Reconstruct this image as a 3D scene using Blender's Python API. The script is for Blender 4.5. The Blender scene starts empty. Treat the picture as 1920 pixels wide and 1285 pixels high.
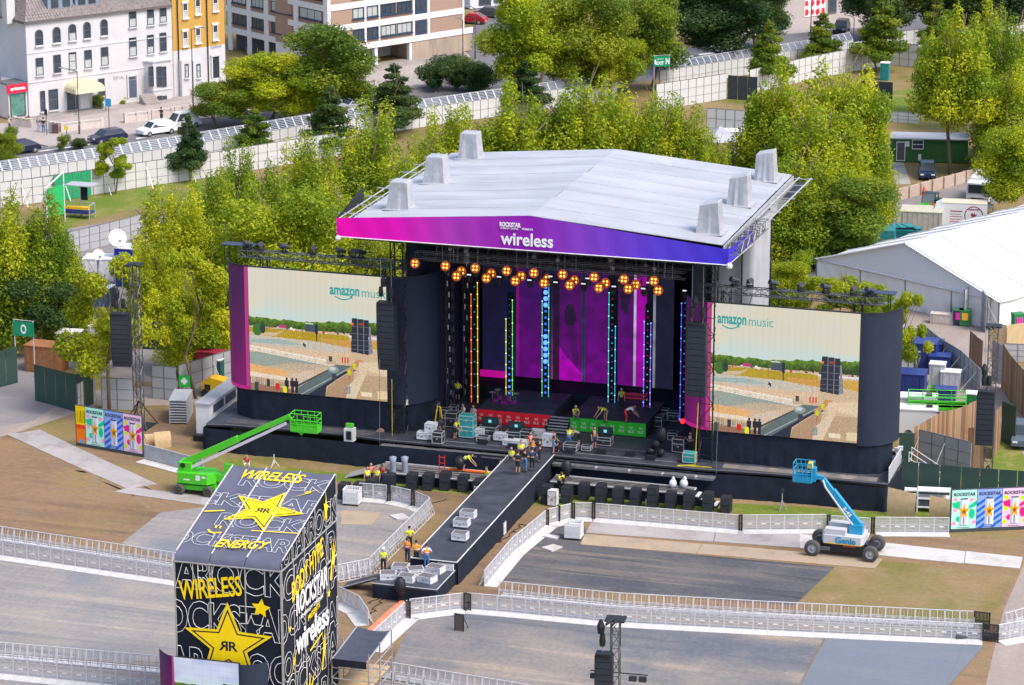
import bpy, bmesh, math, random
import numpy as np
from mathutils import Vector, Matrix
R=math.radians
rnd=random.Random(7)
scn=bpy.context.scene
COL=scn.collection
# ---------------------------------------------------------------- camera
CAM_H=75.0; PITCH=R(15.7); FOC=5834.0
cam=bpy.data.cameras.new('camera'); camo=bpy.data.objects.new('camera',cam); COL.objects.link(camo)
camo.location=(0,0,CAM_H); camo.rotation_euler=(R(90)-PITCH,0,0)
cam.sensor_fit='HORIZONTAL'; cam.sensor_width=36.0; cam.lens=36.0*FOC/1920
cam.clip_start=1.0; cam.clip_end=9000.0
scn.camera=camo
# ---------------------------------------------------------------- light
SUN_EL=R(54); SUN_AZ=R(124)          # azimuth clockwise from +Y (away from the camera)
w=bpy.data.worlds.new('World'); scn.world=w; w.use_nodes=True
nt=w.node_tree; nt.nodes.clear()
sky=nt.nodes.new('ShaderNodeTexSky'); sky.sky_type='NISHITA'; sky.sun_disc=False
sky.sun_elevation=SUN_EL; sky.sun_rotation=SUN_AZ; sky.air_density=1.0; sky.dust_density=3.5; sky.ozone_density=1.0
bg=nt.nodes.new('ShaderNodeBackground'); bg.inputs[1].default_value=0.15
wo=nt.nodes.new('ShaderNodeOutputWorld')
nt.links.new(sky.outputs[0],bg.inputs[0]); nt.links.new(bg.outputs[0],wo.inputs[0])
sl=bpy.data.lights.new('sun','SUN'); sl.energy=1.45; sl.angle=R(22); sl.color=(1.0,0.95,0.87)
so=bpy.data.objects.new('sun',sl); COL.objects.link(so); so.location=(0,0,300)
sd=Vector((math.sin(SUN_AZ)*math.cos(SUN_EL),math.cos(SUN_AZ)*math.cos(SUN_EL),math.sin(SUN_EL)))
so.rotation_euler=sd.to_track_quat('Z','Y').to_euler()
scn.view_settings.view_transform='Standard'; scn.view_settings.look='None'
scn.view_settings.exposure=0.95; scn.view_settings.gamma=1.0; scn.view_settings.use_curve_mapping=False
scn.cycles.max_bounces=6; scn.cycles.transparent_max_bounces=12
scn.cycles.use_denoising=True

# ---------------------------------------------------------------- where things stand
CP,SP=math.cos(PITCH),math.sin(PITCH)
def ray(u,v):
    dx=u-960.; up=642.5-v
    return Vector((dx,FOC*CP+up*SP,-FOC*SP+up*CP))
def P(u,v,z=0.0):                 # point of the plane at height z seen at (u,v) of the photograph
    d=ray(u,v); t=(z-CAM_H)/d.z
    return Vector((d.x*t,d.y*t,z))
def zat(p,v):                     # height above ground point p that is seen on row v
    k=(642.5-v)/FOC; y=p.y
    return (k*y*CP-y*SP)/(CP+k*SP)+CAM_H
def ppm(p):                       # photo pixels per metre at p
    return FOC/(p.y*CP-(p.z-CAM_H)*SP)
STA=R(16.9)
ED=Vector((math.sin(STA),math.cos(STA),0)); EF=Vector((math.cos(STA),-math.sin(STA),0))
OS=P(1042,905,0)
def S(a,b,z=0.0): return OS+EF*a+ED*b+Vector((0,0,z))      # stage frame: a along the front, b back, z up
def SV(u,v,b):                    # (a,z) where the sight line meets the plane at stage depth b
    d=ray(u,v); o=Vector((0,0,CAM_H)); t=(b+OS.dot(ED)-o.dot(ED))/d.dot(ED); p=o+d*t
    return (p-OS).dot(EF),p.z
def toS(p): q=Vector(p)-OS; return q.dot(EF),q.dot(ED)

# ---------------------------------------------------------------- materials
MATS={}
def hexc(h):
    h=h.lstrip('#'); c=[int(h[i:i+2],16)/255 for i in (0,2,4)]
    return tuple(((x/12.92) if x<=.04045 else ((x+.055)/1.055)**2.4) for x in c)
def mat(name,col,rough=.6,metal=0.,var=.12,scale=3.,bump=0.,bscale=20.,col2=None,thr=None,stretch=None,trans=0.,spec=.3):
    if name in MATS: return MATS[name]
    m=bpy.data.materials.new(name); m.use_nodes=True; n=m.node_tree; b=n.nodes['Principled BSDF']
    b.inputs['Roughness'].default_value=rough; b.inputs['Metallic'].default_value=metal
    b.inputs['Specular IOR Level'].default_value=spec
    tc=n.nodes.new('ShaderNodeTexCoord'); co=tc.outputs['Object']
    if stretch:
        mp=n.nodes.new('ShaderNodeMapping'); mp.inputs['Scale'].default_value=stretch; n.links.new(co,mp.inputs[0]); co=mp.outputs[0]
    if var>0 or col2:
        nz=n.nodes.new('ShaderNodeTexNoise'); nz.inputs['Scale'].default_value=scale; nz.inputs['Detail'].default_value=5; nz.inputs['Roughness'].default_value=.62
        n.links.new(co,nz.inputs['Vector'])
        rp=n.nodes.new('ShaderNodeValToRGB'); e=rp.color_ramp.elements
        c2=col2 or tuple(min(1,x*(1+var)) for x in col); c1=col if col2 else tuple(x*(1-var) for x in col)
        lo,hi=thr or (.32,.68)
        e[0].position=lo; e[1].position=hi; e[0].color=(*c1,1); e[1].color=(*c2,1)
        n.links.new(nz.outputs[0],rp.inputs[0]); n.links.new(rp.outputs[0],b.inputs['Base Color'])
    else: b.inputs['Base Color'].default_value=(*col,1)
    if bump>0:
        nb=n.nodes.new('ShaderNodeTexNoise'); nb.inputs['Scale'].default_value=bscale; nb.inputs['Detail'].default_value=3
        n.links.new(co,nb.inputs['Vector'])
        bp=n.nodes.new('ShaderNodeBump'); bp.inputs['Strength'].default_value=bump; bp.inputs['Distance'].default_value=.1
        n.links.new(nb.outputs[0],bp.inputs['Height']); n.links.new(bp.outputs[0],b.inputs['Normal'])
    if trans>0: b.inputs['Transmission Weight'].default_value=trans
    MATS[name]=m; return m
def emit(name,col,s,base=(0.02,0.02,0.02)):
    if name in MATS: return MATS[name]
    m=bpy.data.materials.new(name); m.use_nodes=True; b=m.node_tree.nodes['Principled BSDF']
    b.inputs['Base Color'].default_value=(*base,1); b.inputs['Emission Color'].default_value=(*col,1); b.inputs['Emission Strength'].default_value=s
    MATS[name]=m; return m
def attr_mat(name,strength=1.0,emitting=True,rough=.5):
    if name in MATS: return MATS[name]
    m=bpy.data.materials.new(name); m.use_nodes=True; n=m.node_tree; b=n.nodes['Principled BSDF']
    a=n.nodes.new('ShaderNodeAttribute'); a.attribute_name='Col'
    b.inputs['Roughness'].default_value=rough; b.inputs['Specular IOR Level'].default_value=.15
    if emitting:
        b.inputs['Base Color'].default_value=(.015,.015,.02,1)
        n.links.new(a.outputs[0],b.inputs['Emission Color']); b.inputs['Emission Strength'].default_value=strength
    else: n.links.new(a.outputs[0],b.inputs['Base Color'])
    MATS[name]=m; return m
def leaf_mat(name,c1,c2,c3):
    m=bpy.data.materials.new(name); m.use_nodes=True; n=m.node_tree; n.nodes.clear()
    o=n.nodes.new('ShaderNodeOutputMaterial'); a=n.nodes.new('ShaderNodeAttribute'); a.attribute_name='var'
    oi=n.nodes.new('ShaderNodeObjectInfo')
    ad=n.nodes.new('ShaderNodeMath'); ad.operation='MULTIPLY_ADD'; ad.inputs[1].default_value=.22
    n.links.new(oi.outputs['Random'],ad.inputs[0]); n.links.new(a.outputs['Fac'],ad.inputs[2])
    rp=n.nodes.new('ShaderNodeValToRGB'); e=rp.color_ramp.elements
    e[0].position=.1; e[0].color=(*c1,1); e[1].position=1.1 if False else 1.0; e[1].color=(*c3,1)
    x=e.new(.55); x.color=(*c2,1)
    n.links.new(ad.outputs[0],rp.inputs[0])
    d=n.nodes.new('ShaderNodeBsdfPrincipled'); d.inputs['Roughness'].default_value=.55; d.inputs['Specular IOR Level'].default_value=.25
    t=n.nodes.new('ShaderNodeBsdfTranslucent'); mx=n.nodes.new('ShaderNodeMixShader'); mx.inputs[0].default_value=.48
    n.links.new(rp.outputs[0],d.inputs['Base Color']); n.links.new(rp.outputs[0],t.inputs[0])
    n.links.new(d.outputs[0],mx.inputs[1]); n.links.new(t.outputs[0],mx.inputs[2]); n.links.new(mx.outputs[0],o.inputs[0])
    MATS[name]=m; return m
black=mat('black_cloth',(.0105,.0155,.030),.85,var=.3,scale=1.2,bump=.25,bscale=1.5)
blackm=mat('black_metal',(.02,.022,.027),.5,var=.15)
navy=mat('navy_curtain',(.016,.023,.046),.8,var=.18,scale=.6)
deckm=mat('deck_black',(.048,.053,.070),.6,var=.35,scale=.8)
alu=mat('aluminium',(.62,.63,.66),.42,.35,var=.1)
steel=mat('galvanised_steel',(.50,.51,.53),.45,.5,var=.15)
white=mat('white_paint',(.68,.68,.69),.5,var=.05)
tarpw=mat('white_tarpaulin',(.375,.385,.425),.42,var=.15,scale=.35,bump=.5,bscale=.8,stretch=(.35,1.4,1))
tarpg=mat('grey_tarpaulin',(.36,.37,.405),.45,var=.14,scale=1.4,bump=.4,bscale=2.5)
rubber=mat('rubber',(.03,.03,.032),.8,var=.2)
glass=mat('dark_glass',(.03,.04,.05),.08,var=0,spec=.6)
plyw=mat('plywood',(.50,.36,.21),.7,var=.14,scale=2.5)
chrome=mat('chrome',(.6,.6,.62),.25,.8,var=0)

# ---------------------------------------------------------------- mesh building
class MB:
    def __init__(s): s.v=[]; s.f=[]; s.mi=[]; s.M=None; s.k=0
    def add(s,vs,fs):
        o=len(s.v)
        for p in vs:
            p=Vector(p); s.v.append(tuple(s.M@p) if s.M else tuple(p))
        for f in fs: s.f.append(tuple(i+o for i in f)); s.mi.append(s.k)
        return s
    def box(s,c,d,rz=0.,taper=1.):
        hx,hy,hz=d[0]/2,d[1]/2,d[2]/2; vs=[]
        for z,t in ((-hz,1.),(hz,taper)):
            for x,y in ((-hx,-hy),(hx,-hy),(hx,hy),(-hx,hy)): vs.append(Vector((x*t,y*t,z)))
        if rz: 
            m=Matrix.Rotation(rz,3,'Z'); vs=[m@p for p in vs]
        vs=[p+Vector(c) for p in vs]
        return s.add(vs,[(3,2,1,0),(4,5,6,7),(0,1,5,4),(1,2,6,5),(2,3,7,6),(3,0,4,7)])
    def bb(s,x0,x1,y0,y1,z0,z1): return s.box(((x0+x1)/2,(y0+y1)/2,(z0+z1)/2),(x1-x0,y1-y0,z1-z0))
    def tube(s,a,b,r,n=6,r2=None,cap=True):
        a=Vector(a); b=Vector(b); d=b-a
        if d.length<1e-6: return s
        q=d.to_track_quat('Z','Y'); r2=r if r2 is None else r2; vs=[]
        for p,rr in ((a,r),(b,r2)):
            for i in range(n):
                t=2*math.pi*(i+.5)/n; vs.append(p+q@Vector((math.cos(t)*rr,math.sin(t)*rr,0)))
        fs=[(i,(i+1)%n,n+(i+1)%n,n+i) for i in range(n)]
        if cap: fs+= [tuple(range(n-1,-1,-1)),tuple(range(n,2*n))]
        return s.add(vs,fs)
    def path(s,pts,r,n=5):
        for a,b in zip(pts,pts[1:]): s.tube(a,b,r,n)
        return s
    def poly(s,pts): return s.add(pts,[tuple(range(len(pts)))])
    def prism(s,pts,z0,z1):
        n=len(pts); vs=[(p[0],p[1],z0) for p in pts]+[(p[0],p[1],z1) for p in pts]
        return s.add(vs,[tuple(range(n-1,-1,-1)),tuple(range(n,2*n))]+[(i,(i+1)%n,n+(i+1)%n,n+i) for i in range(n)])
    def side(s,pts,y0,y1):       # profile in xz, extruded along y
        n=len(pts); vs=[(p[0],y0,p[1]) for p in pts]+[(p[0],y1,p[1]) for p in pts]
        return s.add(vs,[tuple(range(n)),tuple(range(2*n-1,n-1,-1))]+[((i+1)%n,i,n+i,n+(i+1)%n) for i in range(n)])
    def ball(s,c,r,n=8,m=5,sz=1.):
        vs=[];fs=[]
        for j in range(m+1):
            t=math.pi*j/m
            for i in range(n):
                a=2*math.pi*i/n; vs.append((c[0]+r*math.sin(t)*math.cos(a),c[1]+r*math.sin(t)*math.sin(a),c[2]+r*sz*math.cos(t)))
        for j in range(m):
            for i in range(n): fs.append((j*n+i,(j+1)*n+i,(j+1)*n+(i+1)%n,j*n+(i+1)%n))
        return s.add(vs,fs)
    def lathe(s,prof,c=(0,0,0),n=12,axis='Z'):
        vs=[];fs=[]
        for r,z in prof:
            for i in range(n):
                a=2*math.pi*i/n; p=(r*math.cos(a),r*math.sin(a),z)
                if axis=='Y': p=(p[0],p[2],p[1])
                if axis=='X': p=(p[2],p[0],p[1])
                vs.append((p[0]+c[0],p[1]+c[1],p[2]+c[2]))
        for j in range(len(prof)-1):
            for i in range(n): fs.append((j*n+i,j*n+(i+1)%n,(j+1)*n+(i+1)%n,(j+1)*n+i))
        return s.add(vs,fs)
    def grid(s,fn,nu,nv):
        vs=[fn(i/nu,j/nv) for j in range(nv+1) for i in range(nu+1)]
        return s.add(vs,[(j*(nu+1)+i,j*(nu+1)+i+1,(j+1)*(nu+1)+i+1,(j+1)*(nu+1)+i) for j in range(nv) for i in range(nu)])
    def mesh(s,name,mats,smooth=False):
        me=bpy.data.meshes.new(name); me.from_pydata(s.v,[],s.f)
        for m in (mats if isinstance(mats,(list,tuple)) else [mats]): me.materials.append(m)
        if any(s.mi): me.polygons.foreach_set('material_index',s.mi)
        if smooth: me.polygons.foreach_set('use_smooth',[True]*len(me.polygons))
        me.update(); return me
    def build(s,name,mats,parent=None,smooth=False,label=None):
        return link(name,s.mesh(name,mats,smooth),parent,label)
def link(name,me,parent=None,label=None):
    o=bpy.data.objects.new(name,me); COL.objects.link(o)
    if parent is not None: o.parent=parent
    if label: o['label']=label
    return o
def tag(o,label=None,cat=None,group=None,kind=None):
    if label: o['label']=label
    if cat: o['category']=cat
    if group: o['group']=group
    if kind: o['kind']=kind
    return o
def thing(name,label,cat,loc=(0,0,0),rz=0.,group=None):
    o=bpy.data.objects.new(name,None); COL.objects.link(o); o.empty_display_size=.2
    o.location=loc; o.rotation_euler=(0,0,rz); return tag(o,label,cat,group)
def kids(o): return [c for c in ALLKIDS.get(o.name,[])] if False else list(o.children)
def dup(o,loc=None,rz=None,label=None,group=None,parent=None,scale=None):
    c=o.copy(); COL.objects.link(c)
    if loc is not None: c.location=loc
    if rz is not None: c.rotation_euler=(0,0,rz)
    if scale is not None: c.scale=(scale,)*3 if not isinstance(scale,(tuple,list)) else scale
    if label: c['label']=label
    if group: c['group']=group
    if parent is not None: c.parent=parent
    for k in o.children: dup(k,parent=c)
    return c
def recolour(o,m,slot=0):
    o.material_slots[slot].link='OBJECT'; o.material_slots[slot].material=m
def stagething(name,label,cat,a=0.,b=0.,z=0.,rz=0.,group=None): return thing(name,label,cat,S(a,b,z),-STA+rz,group)

# raster drawn in numpy -> grid of coloured faces (screens, printed posters)
def lin(c): return np.where(c<=.04045,c/12.92,((c+.055)/1.055)**2.4)
class Ras:
    def __init__(s,w,h,col): s.w,s.h=w,h; s.a=np.zeros((h,w,3)); s.a[:]=np.array(col)/255.; s.yy,s.xx=np.mgrid[0:h,0:w]; s.yy=(s.yy+.5)/h; s.xx=(s.xx+.5)/w; s.rs=np.random.RandomState(3)
    def mask(s,pts):
        m=np.zeros((s.h,s.w),bool); n=len(pts); j=n-1
        for i in range(n):
            xi,yi=pts[i]; xj,yj=pts[j]
            if yi!=yj: m^=((yi>s.yy)!=(yj>s.yy))&(s.xx<(xj-xi)*(s.yy-yi)/(yj-yi)+xi)
            j=i
        return m
    def poly(s,pts,col,noise=0.): 
        m=s.mask(pts); s.paint(m,col,noise)
    def paint(s,m,col,noise=0.):
        c=np.array(col)/255.; k=int(m.sum())
        s.a[m]=np.clip(c+ (s.rs.randn(k,1)*noise if noise else 0),0,1)
    def rect(s,x0,y0,x1,y1,col,noise=0.): s.paint((s.xx>=x0)&(s.xx<x1)&(s.yy>=y0)&(s.yy<y1),col,noise)
    def disc(s,x,y,rx,ry,col,noise=0.): s.paint(((s.xx-x)/rx)**2+((s.yy-y)/ry)**2<1,col,noise)
    def noise(s,cx,cy,seed=0):
        r=np.random.RandomState(seed); g=r.rand(cy+2,cx+2); X=s.xx*cx; Y=s.yy*cy; i=X.astype(int); j=Y.astype(int); fx=X-i; fy=Y-j
        fx=fx*fx*(3-2*fx); fy=fy*fy*(3-2*fy)
        return (g[j,i]*(1-fx)+g[j,i+1]*fx)*(1-fy)+(g[j+1,i]*(1-fx)+g[j+1,i+1]*fx)*fy
    def mesh(s,name,fn,m):
        # fn(x01,y01) -> local point, y downwards
        h,w=s.h,s.w; vs=[fn(i/w,j/h) for j in range(h+1) for i in range(w+1)]
        fs=[(j*(w+1)+i,(j+1)*(w+1)+i,(j+1)*(w+1)+i+1,j*(w+1)+i+1) for j in range(h) for i in range(w)]
        me=bpy.data.meshes.new(name); me.from_pydata(vs,[],fs); me.materials.append(m)
        at=me.attributes.new('Col','FLOAT_COLOR','FACE'); c=np.ones((h*w,4)); c[:,:3]=lin(s.a.reshape(-1,3))
        at.data.foreach_set('color',c.ravel()); me.update(); return me

# lettering
def text_geo(body,size=1.,bold=0.,shear=0.,outline=0.,ext=0.01,align='CENTER',spacing=1.):
    cu=bpy.data.curves.new('t','FONT'); cu.body=body; cu.size=size; cu.offset=bold; cu.shear=shear; cu.align_x=align; cu.align_y='CENTER'; cu.space_character=spacing
    cu.resolution_u=3
    if outline: cu.fill_mode='NONE'; cu.bevel_depth=outline; cu.bevel_resolution=0
    else: cu.extrude=ext
    o=bpy.data.objects.new('t',cu); COL.objects.link(o); dg=bpy.context.evaluated_depsgraph_get(); dg.update()
    me=bpy.data.meshes.new_from_object(o.evaluated_get(dg)); bpy.data.objects.remove(o); bpy.data.curves.remove(cu)
    return me
def text(name,body,origin,ux,uy,parent,m,size=1.,fit=None,clip=None,**k):
    """flat print: baseline direction ux, up uy, centred on origin (parent space); fit=(w,h) stretches to that size; clip=list of (point,normal) kept side"""
    me=text_geo(body,size,**k); ux=Vector(ux).normalized(); uy=Vector(uy).normalized(); un=ux.cross(uy)
    if len(me.vertices):
        co=np.array([v.co[:] for v in me.vertices]); lo=co.min(0); hi=co.max(0); c=(lo+hi)/2
        sx=sy=1.
        if fit: sx=fit[0]/(hi[0]-lo[0]); sy=fit[1]/(hi[1]-lo[1])
        M=Matrix.Identity(4)
        for r in range(3):
            M[r][0]=ux[r]*sx; M[r][1]=uy[r]*sy; M[r][2]=un[r]; M[r][3]=Vector(origin)[r]
        me.transform(M@Matrix.Translation((-c[0],-c[1],0)))
    if clip:
        bm=bmesh.new(); bm.from_mesh(me)
        for p,nn in clip:
            bmesh.ops.bisect_plane(bm,geom=bm.verts[:]+bm.edges[:]+bm.faces[:],plane_co=p,plane_no=nn,clear_inner=True)
        bm.to_mesh(me); bm.free()
    me.materials.clear(); me.materials.append(m); me.name=name
    return link(name,me,parent)
# ================================================================ the ground
def ground_mat(name,cols,scale,thr=(.35,.65),streak=None,bump=.3,rough=.9,fine=.25,rot=None):
    """cols: base, second, third colour; large noise picks base/second, streaks of the third"""
    if name in MATS: return MATS[name]
    m=bpy.data.materials.new(name); m.use_nodes=True; n=m.node_tree; b=n.nodes['Principled BSDF']; b.inputs['Roughness'].default_value=rough; b.inputs['Specular IOR Level'].default_value=.2
    geo=n.nodes.new('ShaderNodeNewGeometry'); mp=n.nodes.new('ShaderNodeMapping'); mp.vector_type='POINT'
    mp.inputs['Rotation'].default_value=(0,0,STA if rot is None else rot); n.links.new(geo.outputs['Position'],mp.inputs[0])
    def noise(sc,stretch=(1,1,1),det=6,rg=.62):
        m2=n.nodes.new('ShaderNodeMapping'); m2.inputs['Scale'].default_value=stretch; n.links.new(mp.outputs[0],m2.inputs[0])
        z=n.nodes.new('ShaderNodeTexNoise'); z.inputs['Scale'].default_value=sc; z.inputs['Detail'].default_value=det; z.inputs['Roughness'].default_value=rg
        n.links.new(m2.outputs[0],z.inputs['Vector']); return z.outputs[0]
    def ramp(x,lo,hi):
        r=n.nodes.new('ShaderNodeMapRange'); r.inputs[1].default_value=lo; r.inputs[2].default_value=hi; r.clamp=True; n.links.new(x,r.inputs[0]); return r.outputs[0]
    def mix(f,a,c):
        x=n.nodes.new('ShaderNodeMix'); x.data_type='RGBA'
        if isinstance(f,float): x.inputs[0].default_value=f
        else: n.links.new(f,x.inputs[0])
        for k,vv in ((6,a),(7,c)):
            if isinstance(vv,tuple): x.inputs[k].default_value=(*vv,1)
            else: n.links.new(vv,x.inputs[k])
        return x.outputs[2]
    c=mix(ramp(noise(scale),*thr),cols[0],cols[1])
    if len(cols)>2: c=mix(ramp(noise(scale*1.7,streak or (1,1,1)),.50,.68),c,cols[2])
    if streak and streak[1]>2: c=mix(ramp(noise(scale*3.1,(.12,3.2,1),det=4),.56,.72),c,tuple(x*1.12 for x in cols[2])); c=mix(ramp(noise(scale*2.3,(.15,2.8,1),det=5),.57,.70),c,tuple(x*.8 for x in cols[-1]))
    if len(cols)>3: c=mix(ramp(noise(scale*.6,det=4),.52,.66),c,cols[3])
    f=n.nodes.new('ShaderNodeMix'); f.data_type='RGBA'; f.blend_type='MULTIPLY'; f.inputs[0].default_value=1.
    g=n.nodes.new('ShaderNodeMapRange'); g.inputs[1].default_value=.25; g.inputs[2].default_value=.75; g.inputs[3].default_value=1-fine; g.inputs[4].default_value=1+fine
    n.links.new(noise(2.6,det=8,rg=.75),g.inputs[0]); n.links.new(c,f.inputs[6]); n.links.new(g.outputs[0],f.inputs[7])
    n.links.new(f.outputs[2],b.inputs['Base Color'])
    if bump:
        bp=n.nodes.new('ShaderNodeBump'); bp.inputs['Strength'].default_value=bump; bp.inputs['Distance'].default_value=.15; n.links.new(noise(3.,det=6),bp.inputs['Height']); n.links.new(bp.outputs[0],b.inputs['Normal'])
    MATS[name]=m; return m
dirt=ground_mat('worn_earth',[(0.242,0.158,0.092),(0.202,0.134,0.082),(0.134,0.091,0.059),(0.222,0.168,0.072)],.10,streak=(.35,2.2,1))
drygr=ground_mat('dry_grass',[(0.231,0.165,0.085),(0.168,0.140,0.042),(0.260,0.183,0.105),(0.120,0.133,0.024)],.13,streak=(1,1,1))
grass=ground_mat('short_grass',[(.10,.155,.018),(.15,.18,.03),(.26,.21,.08)],.16,fine=.3)
asph=ground_mat('grey_asphalt',[(0.220,0.202,0.207),(0.185,0.176,0.180),(0.255,0.233,0.229)],.15,streak=(.4,1.5,1),bump=.1,fine=.12)
tanp=ground_mat('pale_path',[(0.302,0.254,0.230),(0.266,0.225,0.207),(0.330,0.275,0.244)],.2,streak=(2,.4,1),bump=.1,fine=.14)
roadm=ground_mat('road_asphalt',[(0.153,0.149,0.158),(0.117,0.117,0.126),(0.180,0.171,0.180)],.2,bump=.05,fine=.12)
pavem=ground_mat('paving',[(0.370,0.326,0.308),(0.317,0.282,0.264)],.3,bump=.05,fine=.14)
mat_a=ground_mat('grey_matting',[(0.256,0.238,0.231),(0.206,0.197,0.198),(0.306,0.269,0.234),(0.169,0.181,0.206)],.11,streak=(.22,2.4,1),bump=.2,fine=.22)
mat_b=ground_mat('dark_matting',[(0.072,0.077,0.092),(0.112,0.110,0.114),(0.192,0.160,0.136),(0.045,0.052,0.068)],.10,thr=(.42,.6),streak=(.25,2.6,1),bump=.2,fine=.3)
mat_c=ground_mat('mixed_matting',[(0.218,0.198,0.186),(0.142,0.144,0.155),(0.286,0.242,0.202),(0.112,0.123,0.146)],.10,thr=(.42,.6),streak=(.25,2.6,1),bump=.2,fine=.28)
mat_d=ground_mat('clean_blue_matting',[(0.140,0.162,0.200),(0.157,0.178,0.212),(0.178,0.191,0.212)],.15,streak=(.2,2,1),bump=.1,fine=.08)
plate=ground_mat('pale_trackway',[(0.364,0.340,0.340),(0.318,0.298,0.297),(0.263,0.232,0.222)],.25,streak=(1,1,1),bump=.1,fine=.12)
platew=ground_mat('white_trackway',[(0.525,0.514,0.515),(0.464,0.448,0.445),(0.386,0.355,0.328)],.25,bump=.1,fine=.1)
plyg=ground_mat('ply_trackway',[(0.370,0.290,0.206),(0.328,0.260,0.197),(0.277,0.227,0.176)],.3,streak=(1,1,1),bump=.1,fine=.12)

def sheet(name,px,z,m,thick=0.,w=False,parent=None):
    pts=[Vector(p) for p in px] if w else [P(u,v,z) for u,v in px]
    b=MB()
    if thick: b.prism([(p.x,p.y) for p in pts],.001,z)
    else: b.add([(p.x,p.y,z) for p in pts],[tuple(range(len(pts)))])
    me=b.mesh(name,m); bm=bmesh.new(); bm.from_mesh(me); bmesh.ops.recalc_face_normals(bm,faces=bm.faces)
    if not thick and bm.faces[:] and bm.faces[:][0].normal.z<0: bmesh.ops.reverse_faces(bm,faces=bm.faces)
    bmesh.ops.triangulate(bm,faces=[f for f in bm.faces if len(f.verts)>4]); bm.to_mesh(me); bm.free()
    return link(name,me,parent)
def struct(o): o['kind']='structure'; return o
# one ground sheet to the horizon
g=MB(); g.grid(lambda x,y:(-3500+7000*x,-400+7400*y,0),28,28)
struct(g.build('ground',drygr))
def soft(pts,amp,n,seed):            # ragged version of a pixel polygon
    r=random.Random(seed); out=[]
    for i,(a,b) in enumerate(zip(pts,pts[1:]+pts[:1])):
        for k in range(n):
            t=k/n; out.append((a[0]+(b[0]-a[0])*t+r.uniform(-amp,amp),a[1]+(b[1]-a[1])*t+r.uniform(-amp,amp)*.35))
    return out
struct(sheet('bare_earth',soft([(-60,800),(120,790),(330,880),(450,905),(640,890),(900,925),(1110,960),(1400,985),(1800,1005),(1960,1010),(2000,1400),(-100,1400)],7,9,1),.004,dirt))
struct(sheet('dry_field',soft([(1500,1120),(1560,1045),(1660,1050),(1900,1080),(1860,1150),(1830,1230),(1740,1320),(1640,1320)],5,6,2),.008,drygr))
struct(sheet('grass_verge',soft([(120,378),(175,366),(275,350),(395,330),(430,400),(300,425),(250,415),(125,450)],3,6,3),.004,grass))
struct(sheet('dry_verge',soft([(120,450),(135,420),(250,392),(320,395),(330,420),(255,432)],3,5,4),.008,drygr))
struct(sheet('stage_lawn',soft([(390,852),(560,880),(700,893),(980,925),(1390,945),(1690,962),(1800,985),(1780,992),(1500,975),(1380,962),(1120,950),(1060,955),(900,930),(740,915),(640,905),(440,880)],4,5,5),.008,grass))
struct(sheet('right_lawn',soft([(1690,940),(1785,955),(1790,1000),(1690,985)],3,4,6),.006,grass))
struct(sheet('far_lawn',soft([(1340,235),(1660,175),(1780,150),(1800,230),(1690,215),(1560,225),(1350,262)],3,6,7),.004,grass))
struct(sheet('cabin_lawn',soft([(1600,300),(1920,290),(1920,330),(1640,360)],3,6,8),.004,drygr))
struct(sheet('tower_lawn',soft([(1855,830),(1885,815),(1925,860),(1925,905),(1860,900)],2,4,9),.006,grass))
struct(sheet('cable_earth',soft([(275,770),(350,765),(390,800),(385,860),(300,850),(270,810)],3,4,10),.008,dirt))
struct(sheet('left_lawn',soft([(20,800),(150,758),(290,760),(350,790),(290,790),(150,840),(60,812)],4,5,11),.007,drygr))
# paths and roads inside the park
struct(sheet('left_path',[(-80,675),(70,655),(75,690),(150,735),(60,790),(-80,812)],.011,asph))
struct(sheet('left_path_edge',[(-80,812),(60,790),(150,735),(420,715),(430,745),(330,760),(180,762),(20,815),(-80,835)],.010,tanp))
struct(sheet('right_path',[(1845,1300),(1880,1150),(1925,1045),(1990,1045),(1990,1300)],.010,tanp))
struct(sheet('service_road',[(1420,560),(1425,450),(1455,425),(1660,385),(1830,328),(1990,280),(1990,330),(1850,390),(1660,450),(1560,500),(1500,560)],.010,asph))
struct(sheet('marquee_yard',[(1640,560),(1850,590),(1860,690),(1830,790),(1690,700),(1620,640)],.010,tanp))
struct(sheet('fence_lane',[(1855,700),(1925,700),(1925,860),(1880,800),(1850,760)],.012,tanp))
struct(sheet('back_yard',[(60,440),(300,400),(440,520),(440,715),(300,720),(160,700),(0,640),(-60,600)],.009,asph))
struct(sheet('cabin_slab',[(1672,303),(1692,300),(1708,345),(1680,346)],.03,plate,thick=1))
# matting: separate strips with open seams, laid along the stage axis
seam=mat('seam_dark',(.10,.095,.09),.9,var=.2)
def clip_half(poly,k,lim,keep_less):
    out=[]
    for i in range(len(poly)):
        p,q=poly[i],poly[(i+1)%len(poly)]
        ip=(p[k]<=lim)==keep_less; iq=(q[k]<=lim)==keep_less
        if ip: out.append(p)
        if ip!=iq:
            t=(lim-p[k])/(q[k]-p[k]); out.append(tuple(p[j]+(q[j]-p[j])*t for j in (0,1)))
    return out
def matting(name,px,m,wid=3.2,z=.016,seedoff=0.,axis=0,skew=0.):
    root=bpy.data.objects.new(name,None); COL.objects.link(root); root['kind']='structure'
    po=[toS(P(u,v,0)) for u,v in px]; r=random.Random(name)
    po=[(a-skew*b,b) for a,b in po]
    ul=sheet('mat_underlay',px,z-.004,seam,parent=root)
    lo=min(p[axis] for p in po); hi=max(p[axis] for p in po); x=lo-seedoff
    while x<hi:
        q=clip_half(clip_half(po,axis,x+.006,False),axis,x+wid-.006,True)
        if len(q)>2:
            zz=z+r.uniform(0,.006); w=[S(a+skew*b,b,zz) for a,b in q]
            sheet('mat_panel',[tuple(p) for p in w],zz,m,w=True,parent=root)
        x+=wid
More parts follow.
